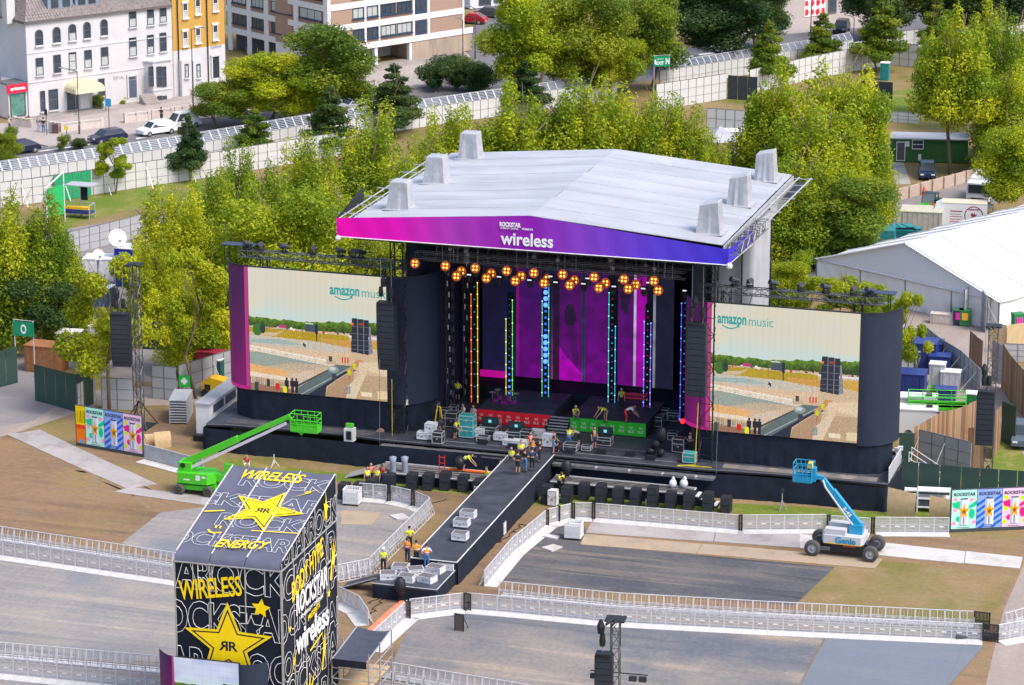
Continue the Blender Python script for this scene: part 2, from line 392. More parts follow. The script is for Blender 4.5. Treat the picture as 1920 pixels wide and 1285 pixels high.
matting('ground_matting',[(-80,1035),(325,1092),(420,1105),(420,1250),(-80,1222)],mat_a,3.3)
matting('ground_matting',[(228,1019),(300,962),(430,945),(640,945),(640,1050),(330,1050)],mat_a,3.4)
matting('ground_matting',[(640,905),(760,935),(815,965),(650,1085),(560,1085)],mat_a,3.6)
matting('ground_matting',[(1048,985),(1090,972),(1100,1000),(1092,1022),(1565,1064),(1490,1135),(1200,1114),(930,1090),(915,1075)],mat_b,4.2)
matting('ground_matting',[(775,1150),(885,1132),(1150,1158),(1548,1190),(1475,1330),(700,1330)],mat_c,4.4)
matting('ground_matting',[(1550,1194),(1845,1212),(1740,1330),(1477,1330)],mat_d,9.,z=.03)
matting('ground_matting',[(-80,1245),(300,1285),(300,1360),(-80,1360)],mat_a,3.3)
# tyre tracks pressed into the bare earth
trk=ground_mat('rutted_earth',[(.215,.145,.095),(.255,.175,.115),(.18,.12,.08)],.6,streak=(1,1,1),bump=.3)
def ruts(px,gap=1.7,w=.32):
    p=[P(u,v,0) for u,v in px]; n=len(p)
    for off in (-gap/2,gap/2):
        L=[];Rr=[]
        for i in range(n):
            d=(p[min(n-1,i+1)]-p[max(0,i-1)]).normalized(); nn=Vector((-d.y,d.x,0)); c=p[i]+nn*off; r_=random.Random(i*7+int(off*10)); ww=w*r_.uniform(.5,1.1); L.append(c+nn*ww/2); Rr.append(c-nn*ww/2)
        b=MB(); b.add([(q.x,q.y,.0065) for q in L]+[(q.x,q.y,.0065) for q in Rr],[(i,n+i,n+i+1,i+1) for i in range(n-1)]); struct(b.build('tyre_track',trk))
for px in ([(0,905),(60,893),(140,890),(210,900),(270,925),(300,950)],[(0,940),(80,925),(170,922),(240,935)],[(20,870),(90,865),(170,880),(240,912),(330,945)],[(270,850),(320,870),(380,890),(430,905)],[(640,1040),(700,1010),(760,985),(830,960)],[(1660,1085),(1740,1078),(1820,1086),(1855,1100),(1850,1125),(1830,1140)],[(1700,1100),(1780,1092),(1845,1110)],[(1650,1010),(1720,1012),(1800,1020),(1870,1030)],[(1880,1250),(1900,1180),(1925,1100)],[(690,1180),(740,1140),(800,1125)],[(870,1090),(900,1045),(945,1000),(1000,960)]): ruts(px)
# trackways of loose plates
def track(px4,n,m,z=.045,name='trackway'):
    root=bpy.data.objects.new(name,None); COL.objects.link(root); root['kind']='structure'
    a,b,c,d=[P(u,v,0) for u,v in px4]; r=random.Random(str(px4))    # a->b one long side, d->c the other
    for i in range(n):
        t0=i/n+.0004; t1=(i+1)/n-.0004; zz=z+r.uniform(-.004,.004); j=r.uniform(-.03,.03)
        q=[a.lerp(b,t0),a.lerp(b,t1),d.lerp(c,t1),d.lerp(c,t0)]; q=[(p.x+j,p.y+j,zz) for p in q]
        sheet('plate',q,zz,m,thick=1,w=True,parent=root)
track([(12,816),(238,918),(294,909),(74,807)],4,plate)
track([(214,923),(430,955),(430,938),(244,914)],3,plate)
track([(1100,975),(1912,1067),(1917,1046),(1118,972)],1,platew) if False else None
track([(1098,1000),(1500,1028),(1500,1000),(1112,974)],5,plate)
track([(1500,1028),(1912,1067),(1917,1046),(1500,1002)],4,platew)
track([(1088,1022),(1640,1067),(1655,1049),(1096,1003)],5,plyg,z=.06)
track([(640,984),(698,985),(715,962),(640,958)],2,plyg)
for px,lb in (([(730,966),(745,974),(768,971),(755,962)],'white square plate lying on the matting left of the catwalk'),([(1017,1005),(1043,1010),(1050,1005),(1026,1001)],'white square plate lying on dark matting, nearer the barriers'),([(1015,1026),(1035,1033),(1055,1025),(1037,1020)],'white square plate lying on dark matting, nearer the ply trackway')):
    tag(sheet('cover_plate',px,.12,platew,thick=1),lb,'plate','white plates lying on the matting')
# ================================================================ the main stage
ORD=['leftmost','second','third','fourth','fifth','sixth','seventh','eighth','ninth','tenth','eleventh','twelfth','thirteenth','fourteenth','fifteenth','sixteenth','seventeenth','eighteenth','nineteenth','twentieth']
ORD+=['twenty-'+x for x in ('first','second','third','fourth','fifth','sixth','seventh','eighth','ninth')]+['thirtieth']+['thirty-'+x for x in ('first','second','third','fourth','fifth','sixth','seventh','eighth','ninth')]+['fortieth']
def nth(i,what='from the left'): return 'leftmost' if i==0 else ORD[i]+' '+what
def truss(b,p,q,w=.5,r=.035,step=.9,up=Vector((0,0,1)),br=.018):
    """box truss between two points, four chords with lacing"""
    p=Vector(p); q=Vector(q); d=(q-p); L=d.length; d.normalize()
    x=d.cross(up)
    if x.length<.01: x=d.cross(Vector((1,0,0)))
    x.normalize(); y=x.cross(d); c=[(x*sx+y*sy)*(w/2) for sx,sy in ((-1,-1),(1,-1),(1,1),(-1,1))]
    for k in c: b.tube(p+k,q+k,r,4,cap=False)
    n=max(1,int(L/step))
    for i in range(n):
        s0=p+d*(L*i/n); s1=p+d*(L*(i+1)/n)
        for j in range(4):
            a0,a1=c[j],c[(j+1)%4]
            if (i+j)%2: a0,a1=a1,a0
            b.tube(s0+a0,s1+a1,br,3,cap=False)
            b.tube(s0+c[j],s0+c[(j+1)%4],br,3,cap=False)
    return b
def cloth(b,path,z0,z1,fold=.06,wave=.55,rows=3,seed=1,lean=.0,tiles=None):
    """hanging cloth along a list of (a,b) points, gathered in folds"""
    r=random.Random(seed); pts=[Vector((x,y,0)) for x,y in path]
    seg=[(q-p).length for p,q in zip(pts,pts[1:])]; L=sum(seg); n=max(4,int(L/ (wave/2)))
    def at(t):
        s=t*L
        for i,l in enumerate(seg):
            if s<=l or i==len(seg)-1:
                d=(pts[i+1]-pts[i]).normalized(); return pts[i]+d*s,Vector((d.y,-d.x,0))
            s-=l
    ph=[r.uniform(-1,1) for _ in range(n+1)]; jit=[[r.uniform(-1,1) for _ in range(n+1)] for _ in range(rows+1)]
    def f(u,v):
        i=min(n,int(round(u*n))); j=min(rows,int(round(v*rows))); p,nn=at(u); k=1-v
        o=(ph[i]*.6+jit[j][i]*.5)*fold*(.35+.65*k)+lean*k
        return (p.x+nn.x*o,p.y+nn.y*o,z0+(z1-z0)*v)
    b.grid(f,n,rows); return b
DZ=2.1
stage=stagething('festival_stage','wide black stage deck with cloth skirt and light-tube columns under the white roof','stage')
path=[(-28.9,6.5),(-28.9,.2),(-27,.55),(-22,.85),(-17.4,.85),(-14.6,.45),(-3.7,.45),(-.2,.45),(11.7,.45),(14,.65),(17,.9),(21.3,.95),(25.5,.9),(25.6,7)]
b=MB(); b.prism([(-13.5,22)]+path+[(12,22)],1.86,DZ); b.build('deck',deckm,stage)
b=MB()
for (x0,y0),(x1,y1) in zip(path[1:],path[2:-1]): b.tube((x0,y0-.03,DZ-.06),(x1,y1-.03,DZ-.06),.05,4)
b.build('deck_edge',mat('deck_edge_grey',(.16,.16,.17),.5),stage)
b=MB(); cloth(b,[(-29,6.5),(-28.95,-.4),(-26,-.45),(-20.6,-.35),(-14.3,-.7),(-3.75,-.5)],0,1.9,.12,.9,3,2,.0); b.build('skirt',black,stage,True)
b=MB(); cloth(b,[(-.1,-.2),(11.6,-.1),(14.5,.2),(20,.4),(25.5,.3),(25.65,7)],0,1.9,.12,.9,3,3); b.build('skirt',black,stage,True)
# front ledge with rolled covers between the runway and the right wing
b=MB(); b.bb(-.1,12.6,-.75,.40,1.62,1.74); b.bb(.0,12.5,-.85,-.70,1.58,1.78)
b.build('front_ledge',mat('ledge_grey',(.13,.13,.14),.5,var=.3),stage)
b=MB(); b.bb(-14.2,-3.8,-.55,.42,1.62,1.74); b.build('front_ledge',mat('ledge_grey',(.13,.13,.14),.5),stage)
b=MB()
for x in np.arange(.8,12,2.6): b.ball((x,-.72,1.72),.16,7,5)
b.build('cover_bundle',tarpg,stage)
# wing walkway mats
b=MB(); b.bb(12.8,24.6,1.0,2.0,DZ+.004,DZ+.012); b.build('walkway_mat',ground_mat('scuffed_mat',[(.20,.18,.17),(.12,.115,.12),(.27,.23,.20)],.5,bump=.1),stage)
b=MB(); b.bb(-27.5,-15.2,.9,2.0,DZ+.004,DZ+.012); b.build('walkway_mat',ground_mat('scuffed_mat_b',[(.10,.10,.11),(.07,.07,.08),(.15,.14,.14)],.5,bump=.1),stage)
# stage boards: seams
b=MB()
for y in (3.2,6.2): b.bb(-11,9.5,y,y+.03,DZ+.002,DZ+.006)
b.bb(-9.5,-4,1.25,1.33,DZ+.002,DZ+.006); b.bb(1.2,9.2,1.25,1.33,DZ+.002,DZ+.006)
b.build('floor_tape',mat('pale_tape',(.32,.32,.34),.6),stage)
# back and side masking
b=MB(); cloth(b,[(-13.2,3.6),(-12.4,3.9),(-11.9,5.5),(-11.9,20.5),(9.9,20.5)],DZ,18.4,.1,.7,2,5); b.build('masking_drape',navy,stage,True)
b=MB(); cloth(b,[(9.9,20.5),(9.6,3.9)],DZ,18.4,.1,.7,2,6); b.build('masking_drape',black,stage,True)
b=MB(); b.bb(-11.9,9.6,19.,20.,DZ,18.0) if False else None
# tiered black platforms behind the risers
b=MB(); b.bb(-11.5,9.4,13.4,20.4,DZ,DZ+1.0); b.build('rear_platform',black,stage)
# curved LED wall
r=Ras(150,100,(26,24,48))
def strip(x0,x1,c0,c1,c2=None):
    m=(r.xx>=x0)&(r.xx<x1); t=r.yy[m][:,None]; a0,a1=np.array(c0)/255.,np.array(c1)/255.
    r.a[m]=a0*(1-t)+a1*t
W0,W1=905.,1262.
def fx(px): return (px-W0)/(W1-W0)
strip(fx(905),fx(945),(28,26,48),(30,28,70))
strip(fx(945),fx(973),(20,18,40),(20,40,140)); strip(fx(970),fx(974),(150,10,110),(150,20,130))
strip(fx(974),fx(1018),(58,20,96),(118,8,138)); strip(fx(1030),fx(1038),(20,20,60),(140,60,140))
strip(fx(1038),fx(1050),(38,22,60),(60,22,50)); strip(fx(1050),fx(1092),(72,18,92),(120,8,140))
m=r.mask([(fx(1050),.70),(fx(1066),.80),(fx(1092),.92),(fx(1092),1),(fx(1050),1)]); r.paint(m,(185,0,190),.01)
r.disc(fx(1070),.42,.03,.11,(50,26,66)); r.poly([(fx(1064),.5),(fx(1082),.5),(fx(1086),.86),(fx(1078),.86)],(88,16,104)); 
strip(fx(1094),fx(1098),(18,40,50),(10,90,90)); strip(fx(1098),fx(1141),(84,18,108),(122,6,142))
strip(fx(1141),fx(1158),(14,12,30),(14,12,40)); strip(fx(1160),fx(1188),(74,18,98),(118,8,140)); r.disc(fx(1172),.2,.025,.16,(48,26,62))
strip(fx(1188),fx(1193),(215,205,235),(190,170,215)); strip(fx(1193),fx(1212),(178,0,180),(176,10,178)); strip(fx(1212),fx(1225),(20,14,36),(24,16,50))
strip(fx(1225),fx(1228),(150,150,170),(140,140,160)); strip(fx(1228),1.01,(34,32,58),(36,34,62))
n=r.noise(30,20,2)[...,None]; r.a=np.clip(r.a*(.86+.28*n),0,1)
A0=SV(905,700,16.5)[0]; A1=SV(1262,700,16.5)[0]
link('led_wall',r.mesh('led_wall',lambda x,y:(A0+(A1-A0)*x,16.5,12.6-9.4*y),attr_mat('led_glow',.36)),stage)
b=MB(); b.bb(A0,A1,16.56,16.8,3.1,12.7); b.build('led_wall_frame',blackm,stage)
link('magenta_strip',MB().bb(-11.0,-8.3,15.6,15.75,3.2,3.75).mesh('magenta_strip',emit('magenta_led',(.75,.0,.42),.30)),stage)
b=MB()
for a in (6.9,8.6): b.bb(a,a+1.5,15.9,16.1,13.1,13.8)
b.build('magenta_strip',emit('magenta_led_b',(.75,.0,.28),.35),stage)
# red and green riser fronts with steps between
redp=mat('red_riser',(.85,.02,.035),.5,var=.06); grnp=mat('green_riser',(.03,.50,.03),.5,var=.1,scale=1.5); letg=mat('pale_print',(.62,.58,.52),.6,var=0)
def riser(a0,a1,m,n,lab,cut):
    R_=stagething('riser_platform',lab,'riser',(a0+a1)/2,6.55)
    w=(a1-a0); b=MB(); b.bb(-w/2,w/2,.1,6.2,DZ,DZ+1.12); b.build('platform',deckm,R_)
    for i in range(n):
        x0=-w/2+w*i/n; x1=x0+w/n
        bb=MB(); y1=x1-.01
        if cut and i==n-1: bb.add([(x0+.01,0,DZ+.06),(x1-.55,0,DZ+.06),(x1,0,DZ+1.14),(x0+.01,0,DZ+1.14),(x0+.01,.06,DZ+.06),(x1-.55,.06,DZ+.06),(x1,.06,DZ+1.14),(x0+.01,.06,DZ+1.14)],[(0,1,2,3),(7,6,5,4),(0,4,5,1),(1,5,6,2),(2,6,7,3),(3,7,4,0)])
        else: bb.bb(x0+.01,y1,0,.06,DZ+.06,DZ+1.14)
        pan=bb.build('riser_panel',m,R_)
        wd=min(.5,w/n*.75)
        for k,(z,s) in enumerate(((DZ+.72,'WI'),(DZ+.42,'ELE'))):
            text('lettering',s,(x0+w/n/2-.03,-.012,z),(1,0,0),(0,0,1),pan,letg,fit=(wd*(.6 if k==0 else .85),.2),bold=.02,ext=.004)
    return R_
riser(-8.4,-2.35,redp,8,'raised platform with red lettered front panels, left of the steps',True)
riser(-.75,5.4,grnp,8,'raised platform with green lettered front panels, right of the steps',False)
st=stagething('stage_steps','grey metal steps between the red and green platforms','steps',-1.55,6.3)
for i in range(6): MB().bb(-.78,.78,-.9+i*.22,-.68+i*.22,DZ+.13+i*.18,DZ+.18+i*.18).build('step',steel,st)
MB().bb(-.8,-.74,-.9,.5,DZ,DZ+.25).bb(.74,.8,-.9,.5,DZ,DZ+.25).build('stringer',blackm,st)
# ---------------------------------------------------------------- lit tube columns
def column(a,bd,ztop,cl,cr,zl,zr,dots,lab,i):
    t=stagething('light_column',lab,'light column',a,bd,0,0,'lit truss columns standing on the stage')
    b=MB(); truss(b,(0,.15,DZ),(0,.15,ztop),.42,.03,.55); b.build('truss',blackm,t)
    b=MB(); b.bb(-.3,.3,.3,.34,DZ,ztop); b.build('backing',black,t)
    for s,c,zz in ((-1,cl,zl),(1,cr,zr)):
        if c is None: continue
        tb=MB(); tb.tube((s*.27,-.15,DZ+.1),(s*.27,-.15,zz),.024,6); o=tb.build('light_tube',emit('tube_%d_%d'%(i,s),c,.65),t)
        d=MB(); n=int((zz-DZ-.2)/.95)
        for k in range(n+1): d.ball((s*.27,-.17,zz-.05-k*.95),.055,6,4)
        d.build('bright_node',emit('node_%d_%d'%(i,s),tuple(.85*x+.15 for x in c),1.1),o)
    zz=ztop-.5; k=0; rr=random.Random(i)
    while zz>DZ+.5:
        on=dots(k,(ztop-zz)/(ztop-DZ),rr)
        if on:
            rad,c,s=on; d=MB(); d.ball((0,-.12,zz),rad,8,6); d.build('lamp',emit('lamp_%s_%.2f'%(str(c),s),c,s),t)
        zz-=.52; k+=1
    return t
cy=(.02,.45,.55); bl=(.10,.16,1.); 
dim=lambda k,f,r:(.06,(.03,.35,.42),.45) if k%2==0 else (.045,(.02,.1,.14),.3)
dimr=lambda k,f,r:(.06,(.1,.5,.58),.5) if k%2==0 else (.055,(.5,.0,.12),.4)
big=lambda k,f,r:(.19 if f<.2 or .4<f<.65 else .10,(.035,.10,1.),3.2 if f<.2 or .4<f<.65 else .9)
grow=lambda k,f,r:(.05+.13*max(0,f-.4),(.03,.11,1.),.3+4.5*max(0,f-.5))
column(-10.15,11.6,12.9,(1.,.16,.02),(1.,.62,.03),11.3,12.3,lambda k,f,r:(.06,(.02,.3,.4),.5) if k%2 else None,'unlit-centred column with orange tube and yellow tube, leftmost on the stage',1)
column(-7.1,11.2,11.7,(.72,.7,.03),(.2,.85,.06),9.6,11.2,grow,'column with yellow and green tubes and blue lamps beside the drum kit',2)
column(-4.2,11.6,12.9,(.12,.7,.35),(.10,.7,.4),11.2,12.6,big,'tall column of bright blue lamps between green tubes, centre of the stage',3)
column(1.3,11.6,12.8,(.05,.62,.7),(.06,.5,.9),12.3,9.6,dimr,'column with cyan tubes of unequal height right of centre',4)
column(4.3,11.2,11.6,(.12,.25,1.),(.25,.2,1.),10.3,10.2,dimr,'column with two blue-violet tubes in front of the magenta strip',5)
column(7.2,11.6,12.4,(.10,.08,1.),None,11.9,0,dim,'column with a single deep blue tube, rightmost on the stage',6)
i=0
for a_,b_,zt in ((-12.0,6.5,14.),(-11.6,9.6,14.),(-11.2,12.8,14.),(9.3,7.,14.),(9.3,11.,14.)):
    t=stagething('dark_column','x','light column',a_,b_,0,0,'unlit truss columns at the sides of the stage'); t['label']='unlit dark truss column with silver lamp bodies, %s at the sides of the stage'%nth(i); i+=1
    b=MB(); truss(b,(0,0,DZ),(0,0,zt),.5,.04,.8); b.build('truss',mat('truss_dark',(.11,.11,.13),.4,.3),t); r=random.Random(i)
    for k in range(13):
        z=DZ+.6+k*.9; MB().box((r.uniform(-.15,.15),-.32,z),(.10,.12,.42),rz=.3).build('lamp_body',chrome,t); MB().lathe([(0,-.2),(.13,-.18),(.16,.1),(0,.2)],c=(.28,-.2,z+.3),n=7).build('lamp_head',blackm,t)
# ---------------------------------------------------------------- roof
rf=stagething('stage_roof','silver-white tarpaulin stage roof with purple to blue name banner','roof')
RZ,EZ=21.15,19.95; AC=-1.75; AL,AR=-15.9,13.0; B0,B1=-1.15,23.6
def rz(a): 
    return RZ-(RZ-EZ)*abs(a-AC)/ (AR-AC) if a>AC else RZ-(RZ-EZ)*abs(a-AC)/(AC-AL)
nb=8
for i in range(nb):
    y0=B0+(B1-B0)*i/nb; y1=B0+(B1-B0)*(i+1)/nb
    for side in (0,1):
        x0,x1=((AL,AC),(AC,AR))[side]
        b=MB()
        def f(u,v):
            a=x0+(x1-x0)*u; edge=min(v,1-v)*2; sag=.10*math.sin(math.pi*v)*math.sin(math.pi*min(1,max(0,u)))
            return (a,y0+.012+(y1-y0-.024)*v,rz(a)-sag+.03*(1 if v in(0,1) else 0)+.02*math.sin(u*23+i*2.1)*math.sin(v*3.1))
        b.grid(f,14,6); b.build('roof_sheet',tarpw,rf,True)
    b=MB(); b.tube((AL,y0,rz(AL)+.03),(AC,y0,RZ+.03),.035,4); b.tube((AC,y0,RZ+.03),(AR,y0,rz(AR)+.03),.035,4); b.build('roof_seam',mat('seam_grey',(.42,.43,.47),.5),rf)
MB().bb(AL,AR,B0+.1,B1-.1,18.35,18.45).build('roof_liner',blackm,rf)
b=MB()
for s,xa in ((0,AL-.1),(1,AR+.1)): b.bb(xa-.04,xa+.04,B0,B1,18.4,rz(AL if s==0 else AR)-.05)
b.bb(AL,AR,B1-.06,B1,18.4,19.9); b.build('roof_edge_skirt',tarpg,rf)
# banner
def grad_mat():
    m=bpy.data.materials.new('printed_banner'); m.use_nodes=True; n=m.node_tree; p=n.nodes['Principled BSDF']; p.inputs['Roughness'].default_value=.55; p.inputs['Specular IOR Level'].default_value=.2
    tc=n.nodes.new('ShaderNodeTexCoord'); sx=n.nodes.new('ShaderNodeSeparateXYZ'); n.links.new(tc.outputs['Object'],sx.inputs[0])
    mr=n.nodes.new('ShaderNodeMapRange'); mr.inputs[1].default_value=-17.2; mr.inputs[2].default_value=13.6; n.links.new(sx.outputs[0],mr.inputs[0])
    mz=n.nodes.new('ShaderNodeMath'); mz.operation='MULTIPLY_ADD'; mz.inputs[1].default_value=.05; n.links.new(sx.outputs[2],mz.inputs[0]); 
    ad=n.nodes.new('ShaderNodeMath'); ad.operation='SUBTRACT'; ad.inputs[1].default_value=0; n.links.new(mr.outputs[0],ad.inputs[0])
    rp=n.nodes.new('ShaderNodeValToRGB'); e=rp.color_ramp.elements
    e[0].position=.0; e[0].color=(.86,.0,.42,1); e[1].position=1.; e[1].color=(.055,.035,.62,1)
    for ps,c in ((.16,(.74,.005,.48)),(.30,(.42,.04,.46)),(.5,(.27,.012,.42)),(.62,(.24,.05,.55)),(.82,(.10,.05,.62))):
        x=e.new(ps); x.color=(*c,1)
    n.links.new(ad.outputs[0],rp.inputs[0]); n.links.new(rp.outputs[0],p.inputs['Base Color']); return m
ban=grad_mat()
FL,FR=-17.1,13.5; FB=18.52
def ft(a): return 21.2-(21.2-19.98)*(AC-a)/(AC-FL) if a<AC else 21.2-(21.2-19.72)*(a-AC)/(FR-AC)
b=MB()
def f(u,v):
    a=FL+(FR-FL)*u; z=FB+(ft(a)-FB)*v; return (a,-1.25+.035*math.sin(a*3.1)*math.sin(math.pi*v)+.02*math.sin(a*7.7+v*4),z)
b.grid(f,90,6); fb=b.build('banner',ban,rf,True)
b=MB(); b.grid(lambda u,v:(FR+.02*math.sin(u*14)*math.sin(math.pi*v),-1.25+8.4*u,(FB-.25*u*0)+(ft(FR)-FB)*v-.35*u),20,4); b.build('side_banner',ban,rf,True)
MB().tube((FL,-1.27,FB),(FR,-1.27,FB),.045,5).tube((FR,-1.27,FB),(FR,7.1,FB-.35),.04,5).build('banner_hem',white,rf)
b=MB(); b.ball((FL+.1,-1.3,FB-.1),.22,7,5); b.ball((FR+.1,-1.3,FB-.05),.25,7,5); b.build('corner_sleeve',white,rf)
wt=mat('white_print',(.85,.85,.87),.6,var=0)
text('lettering','wireless',(-1.95,-1.33,19.35),(1,0,0),(0,0,1),fb,wt,fit=(4.1,1.0),bold=.022,ext=.01,spacing=1.0)
text('lettering','ROCKSTAR',(-3.25,-1.33,20.42),(1,0,0),(0,0,1),fb,wt,fit=(1.65,.36),bold=.04,ext=.01)
text('lettering','ENERGY DRINK',(-3.3,-1.33,20.13),(1,0,0),(0,0,1),fb,wt,fit=(1.4,.13),ext=.01)
text('lettering','PRESENTS',(-1.9,-1.33,20.16),(1,0,0),(0,0,1),fb,wt,fit=(.85,.14),bold=.02,ext=.01)
# side trusses of the roof
b=MB(); truss(b,(13.75,-.9,19.55),(13.95,8.6,19.45),.75,.05,.9,br=.03)
b.build('side_truss',mat('truss_mid',(.16,.16,.18),.4,.4),rf)
b=MB()
for x in (13.35,14.35): b.tube((x,8.6,19.7),(x+.2,23.8,19.75),.06,5)
for y in np.arange(9,24,2.4): b.tube((13.2,y,19.72),(14.75,y,19.72),.05,4)
b.build('side_ladder',steel,rf)
MB().bb(13.5,14.3,17.2,23.4,19.4,19.45).build('side_panel',blackm,rf)
b=MB()
for x in (-17.0,-16.3):  b.tube((x,-1.1,19.9),(x,23.5,19.9),.06,5)
for y in np.arange(.5,23,3.0): b.tube((-17.6,y,19.95),(-15.8,y,19.95),.06,4)
b.build('side_ladder',steel,rf)
MB().add([(-17.1,-1.1,19.9),(-17.1,4.8,19.9),(-17.1,4.8,21.0),(-17.1,-1.1,20.0),(-17.16,-1.1,19.9),(-17.16,4.8,19.9),(-17.16,4.8,21.0),(-17.16,-1.1,20.0)],[(0,1,2,3),(7,6,5,4),(0,4,5,1),(1,5,6,2),(2,6,7,3),(3,7,4,0)]).build('side_panel',blackm,rf)
# towers, lift heads under covers
for a,s in ((-13.4,1),(11.3,1)):
    for bb_ in (2.4,11.9,21.2):
        b=MB(); truss(b,(a,bb_,0),(a,bb_,18.9),1.0,.07,1.3,br=.035); b.build('roof_tower',blackm,rf)
rr=random.Random(4)
for a,bb_ in ((-13.2,2.6),(-13.4,12.0),(-13.6,21.5),(11.3,2.2),(11.35,11.8),(11.4,20.9)):
    b=MB(); z0=rz(a)-.02; n=24
    prof=[(1.06,0.),(1.0,.12),(.90,.9),(.84,1.6),(.80,2.12),(.74,2.18)]
    sl_=.28 if a>0 else .0
    vs=[];fs=[]; ph=[rr.uniform(-1,1) for _ in range(n)]
    for j,(w_,z) in enumerate(prof):
        for i in range(n):
            t=2*math.pi*i/n; cx,sy=math.cos(t),math.sin(t); m=max(abs(cx),abs(sy)); k=.86*(1+.0*j)
            fld=1+ph[i]*.085*(1-z/2.4)
            zz=z+ (sl_*(cx/m*.5+.5)*(z/2.18)); vs.append((a+cx/m*w_*k*fld,bb_+sy/m*w_*k*fld,z0+zz))
    for j in range(len(prof)-1):
        for i in range(n): fs.append((j*n+i,j*n+(i+1)%n,(j+1)*n+(i+1)%n,(j+1)*n+i))
    fs.append(tuple((len(prof)-1)*n+i for i in range(n))); b.add(vs,fs); b.build('lift_head_cover',tarpg,rf)
    bb2=MB(); bb2.bb(a-1.15,a+1.15,bb_-1.1,bb_+1.1,z0-.02,z0+.05); bb2.build('cover_flap',tarpg,rf)
# pale cladding of the right-hand side
b=MB(); cloth(b,[(10.1,8.1),(13.35,8.1),(13.4,14.2),(12,14.4)],2,19.3,.14,.8,2,8); b.build('side_cladding',tarpw,rf,True)
b=MB(); b.tube((12.5,7.9,2),(12.5,7.9,18.6),.07,5); b.build('downpipe',blackm,rf)
# hoists and cables below the roof
b=MB()
rr=random.Random(9)
for i in range(46):
    a=rr.uniform(-11.5,9.5); y=rr.choice((.9,2.6,5.,8.)); b.tube((a,y,16.6),(a,y,18.4),.018,3,cap=False)
    if i%3==0: b.ball((a,y,rr.uniform(17,17.8)),.17,6,4)
b.build('hoist_cable',mat('cable_grey',(.20,.20,.22),.5),rf)
# front light trusses
for n_,(y,z) in enumerate(((1.35,16.9),(3.3,16.25),(6.5,16.2))):
    t=stagething('lighting_truss','%s lighting truss hung under the stage roof'%('front','middle','rear')[n_],'truss',0,y,z,0,'lighting trusses hung under the stage roof')
    b=MB(); truss(b,(-11.6,0,0),(9.2,0,0),.5,.035,.8); b.build('truss',mat('truss_dark',(.11,.11,.13),.4,.3),t)
# amber blinders
bh=blackm; amb=emit('amber_reflector',(1.,.15,.004),.20); bulb=emit('amber_bulb',(1.,.46,.06),1.9); halo=emit('amber_dim',(.9,.16,.01),.16)
pxs=[(778,494),(835,499),(856,518),(865,509),(891,503),(912,522),(921,513),(950,508),(966,527),(977,518),(1001,512),(1020,531),(1027,523),(1055,515),(1068,535),(1077,526),(1114,520),(1123,540),(1135,531),(1170,524),(1178,542),(1192,534),(1226,527),(1234,545),(856,518)]
pxs=pxs[:-1]
def blinder(): 
    t=thing('blinder_light','x','stage light')
    b=MB(); b.bb(-.33,.33,.0,.28,-.33,.33); b.build('housing',bh,t)
    MB().lathe([(0,-.03),(.36,-.03),(.39,0),(.36,.06)],n=16,axis='Y').build('reflector',amb,t)
    for sx in (-1,1):
        for sz in (-1,1):
            MB().ball((sx*.13,-.04,sz*.13),.078,8,6).build('bulb',bulb,t)
    MB().tube((-.4,.14,0),(-.4,.14,.55),.03,4).tube((.4,.14,0),(.4,.14,.55),.03,4).tube((-.4,.14,.55),(.4,.14,.55),.03,4).build('yoke',bh,t)
    return t
proto=None
for i,(u,v) in enumerate(pxs):
    upper=any(abs(u-x)<2 for x in (778,835,891,950,1001,1055,1114,1170,1226)); bd=.95 if upper else (2.85 if (u in (856,912,966,1020,1068,1123,1178,1234)) else 3.4)
    a,z=SV(u,v,bd)
    lab='amber four-bulb blinder, %s, in the %s row under the purple banner'%(nth(i),'front' if upper else 'rear')
    if proto is None: proto=blinder(); o=proto
    else: o=dup(proto)
    o.location=S(a,bd,z); o.rotation_euler=(R(-14),0,-STA); o['label']=lab; o['group']='amber blinders under the stage roof'
# small moving heads between them
mh=None; i=0
for u,v,bd in ((837,507,3.),(893,512,3.),(881,522,4),(950,517,3),(937,526,4),(994,532,4),(1007,521,3),(1033,525,3),(1043,536,4),(1095,539,4),(1103,529,3),(1152,544,4),(1165,533,3),(1207,548,4),(1217,537,3),(1285,552,6)):
    a,z=SV(u,v,bd)
    if mh is None:
        mh=thing('moving_head_light','x','stage light'); MB().bb(-.2,.2,-.2,.2,.25,.42).build('base',blackm,mh); MB().tube((-.22,0,.25),(-.22,0,-.1),.05,4).tube((.22,0,.25),(.22,0,-.1),.05,4).build('yoke',blackm,mh)
        MB().lathe([(0,-.3),(.17,-.3),(.2,-.05),(.13,.16),(0,.18)],n=10).build('head',blackm,mh); MB().bb(-.17,.17,-.21,-.2,.28,.38).build('label_plate',emit('pale_display',(.8,.85,.95),.55),mh); o=mh
    else: o=dup(mh)
    o.location=S(a,bd,z); o.rotation_euler=(0,0,-STA); o['label']='black moving head light, %s, hung among the amber blinders'%nth(i); o['group']='moving heads under the stage roof'; i+=1
